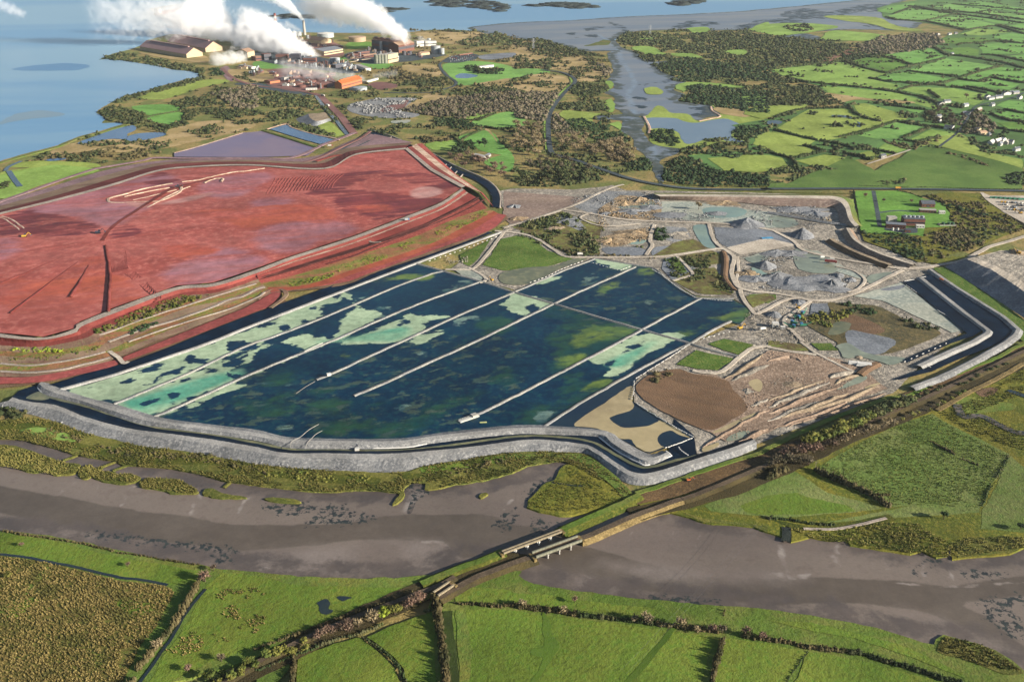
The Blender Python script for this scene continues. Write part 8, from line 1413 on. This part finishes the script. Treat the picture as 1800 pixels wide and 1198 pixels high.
for i in range(7):
    if first is None:
        first = empty('shipping_container', (0, 0, 0), cat='container', group='green containers of the vehicle yard', label='green container in the row at the back of the vehicle yard'); bm = bmesh.new(); bm_box(bm, -6, 6, -1.25, 1.25, 0, 2.7)
        for x in range(-5, 6): bm_box(bm, x - .12, x + .12, -1.32, 1.32, .15, 2.55)
        bobj('box', bm, P_green, first); bm = bmesh.new(); bm_box(bm, 6, 6.08, -1.1, 1.1, .1, 2.5); bobj('door', bm, P_green, first); o = first
    else: o = copy_tree(first, (0, 0, 0), 0)
    o.location = W3('b4 %f,%f' % (1580 + i * 33, 192 + i * 2), 2.05)[0]; o.rotation_euler = (0, 0, R(4))
def excavator(s, rz, label, mat, z=1.5, k=1.0, name='excavator'):
    r = empty(name, W3(s, z)[0], rz, label=label, cat=name.replace('_', ' ')); r.scale = (k, k, k)
    for y in (-1.3, 1.3):
        bm = bmesh.new(); bm_box(bm, -2.3, 2.3, y - .35, y + .35, 0, .9); bmesh.ops.bevel(bm, geom=bm.edges[:], offset=.25, segments=2, affect='EDGES'); bobj('crawler_track', bm, P_tyre, r)
    bm = bmesh.new(); bm_box(bm, -2.4, 1.6, -1.4, 1.4, 1.0, 2.2); bobj('body', bm, mat, r); c = bmesh.new(); bm_box(c, .2, 1.7, .2, 1.4, 2.2, 3.3); bobj('cab', c, P_glass, r)
    bm = bmesh.new(); bm_bar(bm, (1.4, -.4, 1.8), (4.2, -.4, 4.6), .32); bm_bar(bm, (4.2, -.4, 4.6), (6.2, -.4, 2.2), .24); bobj('boom', bm, mat, r); bm = bmesh.new(); bm_box(bm, 5.7, 6.8, -1, .2, 1.2, 2.2); bobj('bucket', bm, P_dark, r); return r
excavator('b4 1755,582', 2.6, 'yellow excavator on top of the rock stockpile', P_yellow, 14.5, 1.5); excavator('b4 1770,300', 3.0, 'yellow loader at the right edge of the vehicle yard', P_yellow, 2.1, 1.3); excavator('b3 1600,1110', .6, 'tan excavator at the end of the last dyke', P_yellow, 1.8, 1.4); excavator('b2 1655,770', 2.4, 'small yellow excavator by the pond rim junction', P_yellow, 1.8, 1.0); excavator('b4 428,360', 2.9, 'pale excavator in the shade of the hook berm', P_cream, 1.6, 1.6); excavator('b1 172,466', .4, 'yellow excavator at the end of the pale corner track', P_yellow, ZR + 1.2, 1.5); excavator('b1 690,440', .2, 'dark machine at the hub of the red mud', P_darkcar, ZR + 2.6, 1.6); excavator('b1 1245,118', .3, 'dark machine in the oval deposition bay', P_darkcar, ZR + 1.0, 1.5); excavator('b4 210,965', 2.2, 'small yellow excavator below the loop road', P_yellow, 1.6, 1.0); excavator('c3 1240,975', .2, 'small orange excavator on the brown canal bank', P_orange, 1.8, .8)
def screener(s, rz, label, z=1.4, mat=None):
    r = empty('screening_machine', W3(s, z)[0], rz, label=label, cat='screening machine'); mat = mat or P_green
    bm = bmesh.new(); bm_box(bm, -4, 4, -1.3, 1.3, 1, 3); bobj('body', bm, mat, r); bm = bmesh.new(); bm_bar(bm, (3.5, 0, 1.6), (10, 0, 4.8), .55, 4); bm_bar(bm, (0, 1, 1.6), (0, 7, 4), .45, 4); bobj('conveyor', bm, mat, r); bm = bmesh.new(); vs = bm_box(bm, -4, -.5, -1.6, 1.6, 3, 4.6)
    for v in vs:
        if v.co.z < 3.5: v.co.x = v.co.x * .8 - .4; v.co.y *= .6
    bobj('hopper', bm, P_bluep, r); bm = bmesh.new(); [bm_box(bm, -3.5, 3.5, y - .3, y + .3, 0, .9) for y in (-1, 1)]; bobj('crawler_tracks', bm, P_tyre, r)
screener('b4 245,1005', .9, 'upper green screening machine on the grey pad'); screener('b4 205,1035', 2.2, 'middle green screening machine'); screener('b4 180,1075', -.5, 'lower left green screening machine'); screener('b4 245,1090', .1, 'lower right screening machine near the marsh'); screener('b4 165,1100', 2.6, 'lowest green screening machine by the track')
def lorry(s, rz, label, cab, box, z=1.7, k=1.0, l=9):
    r = empty('lorry', W3(s, z)[0], rz, label=label, cat='lorry'); r.scale = (k,) * 3
    bm = bmesh.new(); bm_box(bm, -l / 2, l / 2 - 2.3, -1.25, 1.25, 1.0, 3.4); bobj('cargo_box', bm, box, r); bm = bmesh.new(); vs = bm_box(bm, l / 2 - 2.1, l / 2, -1.2, 1.2, .6, 3.0)
    for v in vs:
        if v.co.z > 2 and v.co.x > l / 2 - .5: v.co.x -= .5
    bobj('cab', bm, cab, r)
    for x in (-l * .3, -l * .18, l * .36):
        bm = bmesh.new(); [bmesh.ops.create_cone(bm, cap_ends=True, segments=12, radius1=.5, radius2=.5, depth=.3, matrix=Matrix.Translation((x, y, .5)) @ Matrix.Rotation(R(90), 4, 'X')) for y in (-1.15, 1.15)]; bobj('wheels', bm, P_tyre, r)
lorry('b4 912,127', 0, 'orange lorry on the main road above the compound', P_orange, P_yellow, 2.1, 1.1); lorry('b4 440,645', -.25, 'long dark red trailer on the silt flat', P_redcar, P_redcar, 2.3, 1.2, 14); lorry('b4 450,627', -.2, 'white truck behind the dark red trailer', P_white2, P_white2, 2.3, 1.0, 7); lorry('b4 380,612', .3, 'white truck on the pale quarry road', P_white2, P_white2, 2.5, 1.0, 7); lorry('b3 478,590', .1, 'white lorry on the track above the brown pool', P_white2, P_white2, 2.6, 1.0, 8); lorry('b2 1060,348', .4, 'pale blue lorry on the near crest road', P_bluep, P_tankgrey, ZR + 1.6, 1.0, 8); lorry('b4 1215,768', -.6, 'orange digger truck on the basin rim', P_orange, P_orange, 5.0, .8, 6); lorry('b3 1760,1115', .4, 'white truck near the marsh ground', P_white2, P_white2, 2.3, 1, 8); lorry('a2 520,1027', .5, 'red lorry on the haul road behind the stack', P_redcar, P_conc, 3.6, 1.2); lorry('a2 505,745', -.9, 'white lorry on the red haul road to the plant', P_white2, P_white2, 1.3, 1.4); lorry('a2 470,675', -.6, 'pale lorry at the haul road fork', P_conc, P_conc, 1.3, 1.4)
bm = bmesh.new(); bm_box(bm, -9, 9, -3, 3, 0, .5); bmesh.ops.subdivide_edges(bm, edges=bm.edges[:], cuts=3, use_grid_fill=True)
for v in bm.verts: v.co += noise.noise_vector(v.co * .4) * .5
o = bobj('blue_tarp', bm, plain('bright_blue_tarp', '4f9cc8', .6, .3), label='bright blue tarpaulin at the right of the grey pad', cat='tarp'); o.location = W3('b4 -5,472', 1.4)[0]; o.rotation_euler = (0, 0, .2)
for P_ in list(CARS.values()) + list(VANS.values()):
    for c in list(P_.children): bpy.data.objects.remove(c)
    bpy.data.objects.remove(P_)
# ------------------------------------------------------------------ steam
def plume(name, a, b, r0, r1, label, dens, bow=0.0, sag=0.0, namp=.55, nsc=3.2, seed=0.0, fade=.55, lo=-.1, asp=1.0, col=(1, 1, 1, 1)):
    """steam as a curved tapering volume from a to b (world), radius r0 -> r1; the shape lives in its own coordinates"""
    d = b - a; L = d.length
    X = d.normalized(); Z = Vector((0, 0, 1)); Y = Z.cross(X).normalized(); Z2 = X.cross(Y)
    M = Matrix((X, Y, Z2)).transposed().to_4x4(); M.translation = a
    bm = bmesh.new(); n, m = 24, 14; rings = []
    for i in range(n + 1):
        t = -.06 + 1.12 * i / n; r = (r0 + (r1 - r0) * max(0, min(1, t))) * 1.55 * (max(0.05, min(1, (t + .06) / .08, (1.06 - t) / .08)) ** .5)
        cy = bow * 4 * t * (1 - t); cz = sag * 4 * t * (1 - t)
        rings.append([bm.verts.new((t * L, cy + r * math.cos(6.2832 * k / m), cz + r * asp * math.sin(6.2832 * k / m))) for k in range(m)])
    for i in range(n):
        for k in range(m): q = (k + 1) % m; bm.faces.new((rings[i][k], rings[i + 1][k], rings[i + 1][q], rings[i][q]))
    bm.faces.new(rings[0]); bm.faces.new(rings[-1][::-1])
    t = NT(name); tr = t.t; tr.nodes.remove(t.b); out = tr.nodes['Material Output']
    tc = t.n('ShaderNodeTexCoord').outputs['Object']; sx = t.n('ShaderNodeSeparateXYZ'); t.l(tc, sx.inputs[0])
    u = t.math('DIVIDE', sx.outputs[0], L); uc = t.n('ShaderNodeClamp'); t.l(u, uc.inputs[0]); u1 = uc.outputs[0]
    para = t.math('MULTIPLY', t.math('MULTIPLY', u, t.math('SUBTRACT', 1.0, u)), 4.0)
    y = t.math('SUBTRACT', sx.outputs[1], t.math('MULTIPLY', para, bow)); z = t.math('DIVIDE', t.math('SUBTRACT', sx.outputs[2], t.math('MULTIPLY', para, sag)), asp)
    rr = t.math('MULTIPLY_ADD', u1, r1 - r0); rr.node.inputs[2].default_value = r0
    dist = t.math('SQRT', t.math('ADD', t.math('MULTIPLY', y, y), t.math('MULTIPLY', z, z)))
    q = t.math('SUBTRACT', 1.0, t.math('DIVIDE', dist, rr))
    nz = t.n('ShaderNodeTexNoise'); nz.inputs['Scale'].default_value = nsc / (r0 + r1); nz.inputs['Detail'].default_value = 5; nz.inputs['Roughness'].default_value = .6; nz.inputs['Distortion'].default_value = .4
    off = t.n('ShaderNodeVectorMath', operation='ADD'); off.inputs[1].default_value = (seed * 137, seed * 71, seed * 13); t.l(tc, off.inputs[0]); t.l(off.outputs[0], nz.inputs['Vector'])
    q = t.math('ADD', q, t.math('MULTIPLY', t.math('SUBTRACT', nz.outputs['Fac'], .5), namp * 4))
    de = t.ramp(q, lo + .1, lo + .75)
    e0 = t.ramp(u, -.03, .03); e1 = t.math('SUBTRACT', 1.0, t.math('MULTIPLY', t.ramp(u, .15, 1.0), fade))
    e2 = t.math('SUBTRACT', 1.0, t.ramp(u, .9, 1.03))
    de = t.math('MULTIPLY', t.math('MULTIPLY', de, e0), t.math('MULTIPLY', e1, e2))
    v = t.n('ShaderNodeVolumePrincipled'); v.inputs['Color'].default_value = col; v.inputs['Anisotropy'].default_value = .2
    t.l(t.math('MULTIPLY', de, dens), v.inputs['Density']); t.l(v.outputs[0], out.inputs['Volume'])
    o = bobj(name, bm, t.m, label=label, cat='steam', kind='stuff'); o.matrix_world = M
    t.m.volume_intersection_method = 'FAST' if hasattr(t.m, 'volume_intersection_method') else None
    return o
def UP(x, y, h, ground):
    """point above a traced ground point: same distance as that point, raised so it is seen at (x, y)"""
    g = U(*ground, 0); lo, hi = 0.0, 440.0
    # slide along the ray of (x, y) until it is as far away as the ground point
    q = U(x, y, 0); c = Vector((0, 0, CAM_H)); dr = (q - c); t = g.y / dr.y
    return c + dr * t
plume('steam_plume', UP(716, 68, 0, (700, 92)), UP(545, -8, 0, (600, 70)), 22, 92, 'broad steam plume rising left from the dark process hall', .05, sag=22, seed=1, fade=.3, namp=.6, lo=-.25, nsc=4)
plume('steam_plume', UP(534, 36, 0, (535, 62)), UP(455, -20, 0, (500, 55)), 6, 52, 'thin steam plume streaming from the concrete chimney', .08, sag=16, seed=2, fade=.4, namp=.5, lo=-.2)
plume('steam_plume', UP(556, 105, 0, (545, 100)), UP(442, 70, 0, (440, 84)), 20, 90, 'brilliant white steam bank over the evaporator blocks', .07, sag=8, seed=3, fade=.1, namp=.65, lo=-.3, nsc=4.5)
plume('steam_plume', UP(415, 88, 0, (415, 72)), UP(335, 8, 0, (340, 62)), 48, 105, 'white steam cloud drifting in front of the jetty', .05, sag=6, seed=4, fade=.4, namp=.7, lo=-.25, nsc=4.5)
plume('steam_plume', UP(425, 102, 0, (425, 82)), UP(462, 36, 0, (462, 76)), 40, 82, 'bright steam cloud billowing between jetty and chimneys', .06, seed=14, fade=.3, namp=.7, lo=-.3, nsc=4.5)
plume('steam_wisp', UP(350, 35, 0, (330, 80)), UP(160, 22, 0, (180, 80)), 75, 90, 'torn thin steam drifting left over the water', .016, seed=5, fade=.6, namp=.95, lo=-.05, nsc=4.5)
plume('steam_wisp', UP(640, 140, 0, (640, 146)), UP(490, 118, 0, (500, 140)), 14, 34, 'low hazy steam above the red yard', .02, seed=6, fade=.5, namp=.7)
plume('steam_wisp', UP(655, 134, 0, (655, 140)), UP(700, 128, 0, (700, 140)), 8, 14, 'small puff right of the orange hall', .02, seed=7, fade=.5, namp=.7)
plume('steam_wisp', UP(432, 100, 0, (432, 108)), UP(372, 108, 0, (372, 116)), 20, 34, 'low steam at the end of the long sheds', .045, seed=8, fade=.5, namp=.7)
plume('steam_wisp', UP(40, 25, 0, (60, 70)), UP(-20, 0, 0, (0, 60)), 22, 34, 'loose steam wisp at the left edge', .016, seed=9, fade=.4, namp=.8, lo=.05)
plume('steam_wisp', UP(530, 55, 0, (530, 62)), UP(500, 40, 0, (500, 62)), 8, 18, 'little puff between the two chimneys', .03, seed=10, fade=.4, namp=.6)
plume('steam_wisp', UP(760, 78, 0, (760, 82)), UP(735, 66, 0, (740, 80)), 7, 14, 'little puff over the white blocks', .03, seed=11, fade=.4, namp=.6)
# ------------------------------------------------------------------ haze
bm = bmesh.new(); bm_box(bm, -5200, 5200, -900, 14000, -2.0, CAM_H + 25)
hz = bpy.data.materials.new('haze_air'); hz.use_nodes = True; ht = hz.node_tree; ht.nodes.remove(ht.nodes['Principled BSDF']); hv = ht.nodes.new('ShaderNodeVolumePrincipled')
hv.inputs['Color'].default_value = (.86, .92, 1, 1); hv.inputs['Density'].default_value = 1.4e-5; hv.inputs['Anisotropy'].default_value = .3; ht.links.new(hv.outputs[0], ht.nodes['Material Output'].inputs['Volume'])
bobj('haze', bm, hz, label='thin autumn haze over the estuary', cat='haze', kind='stuff')
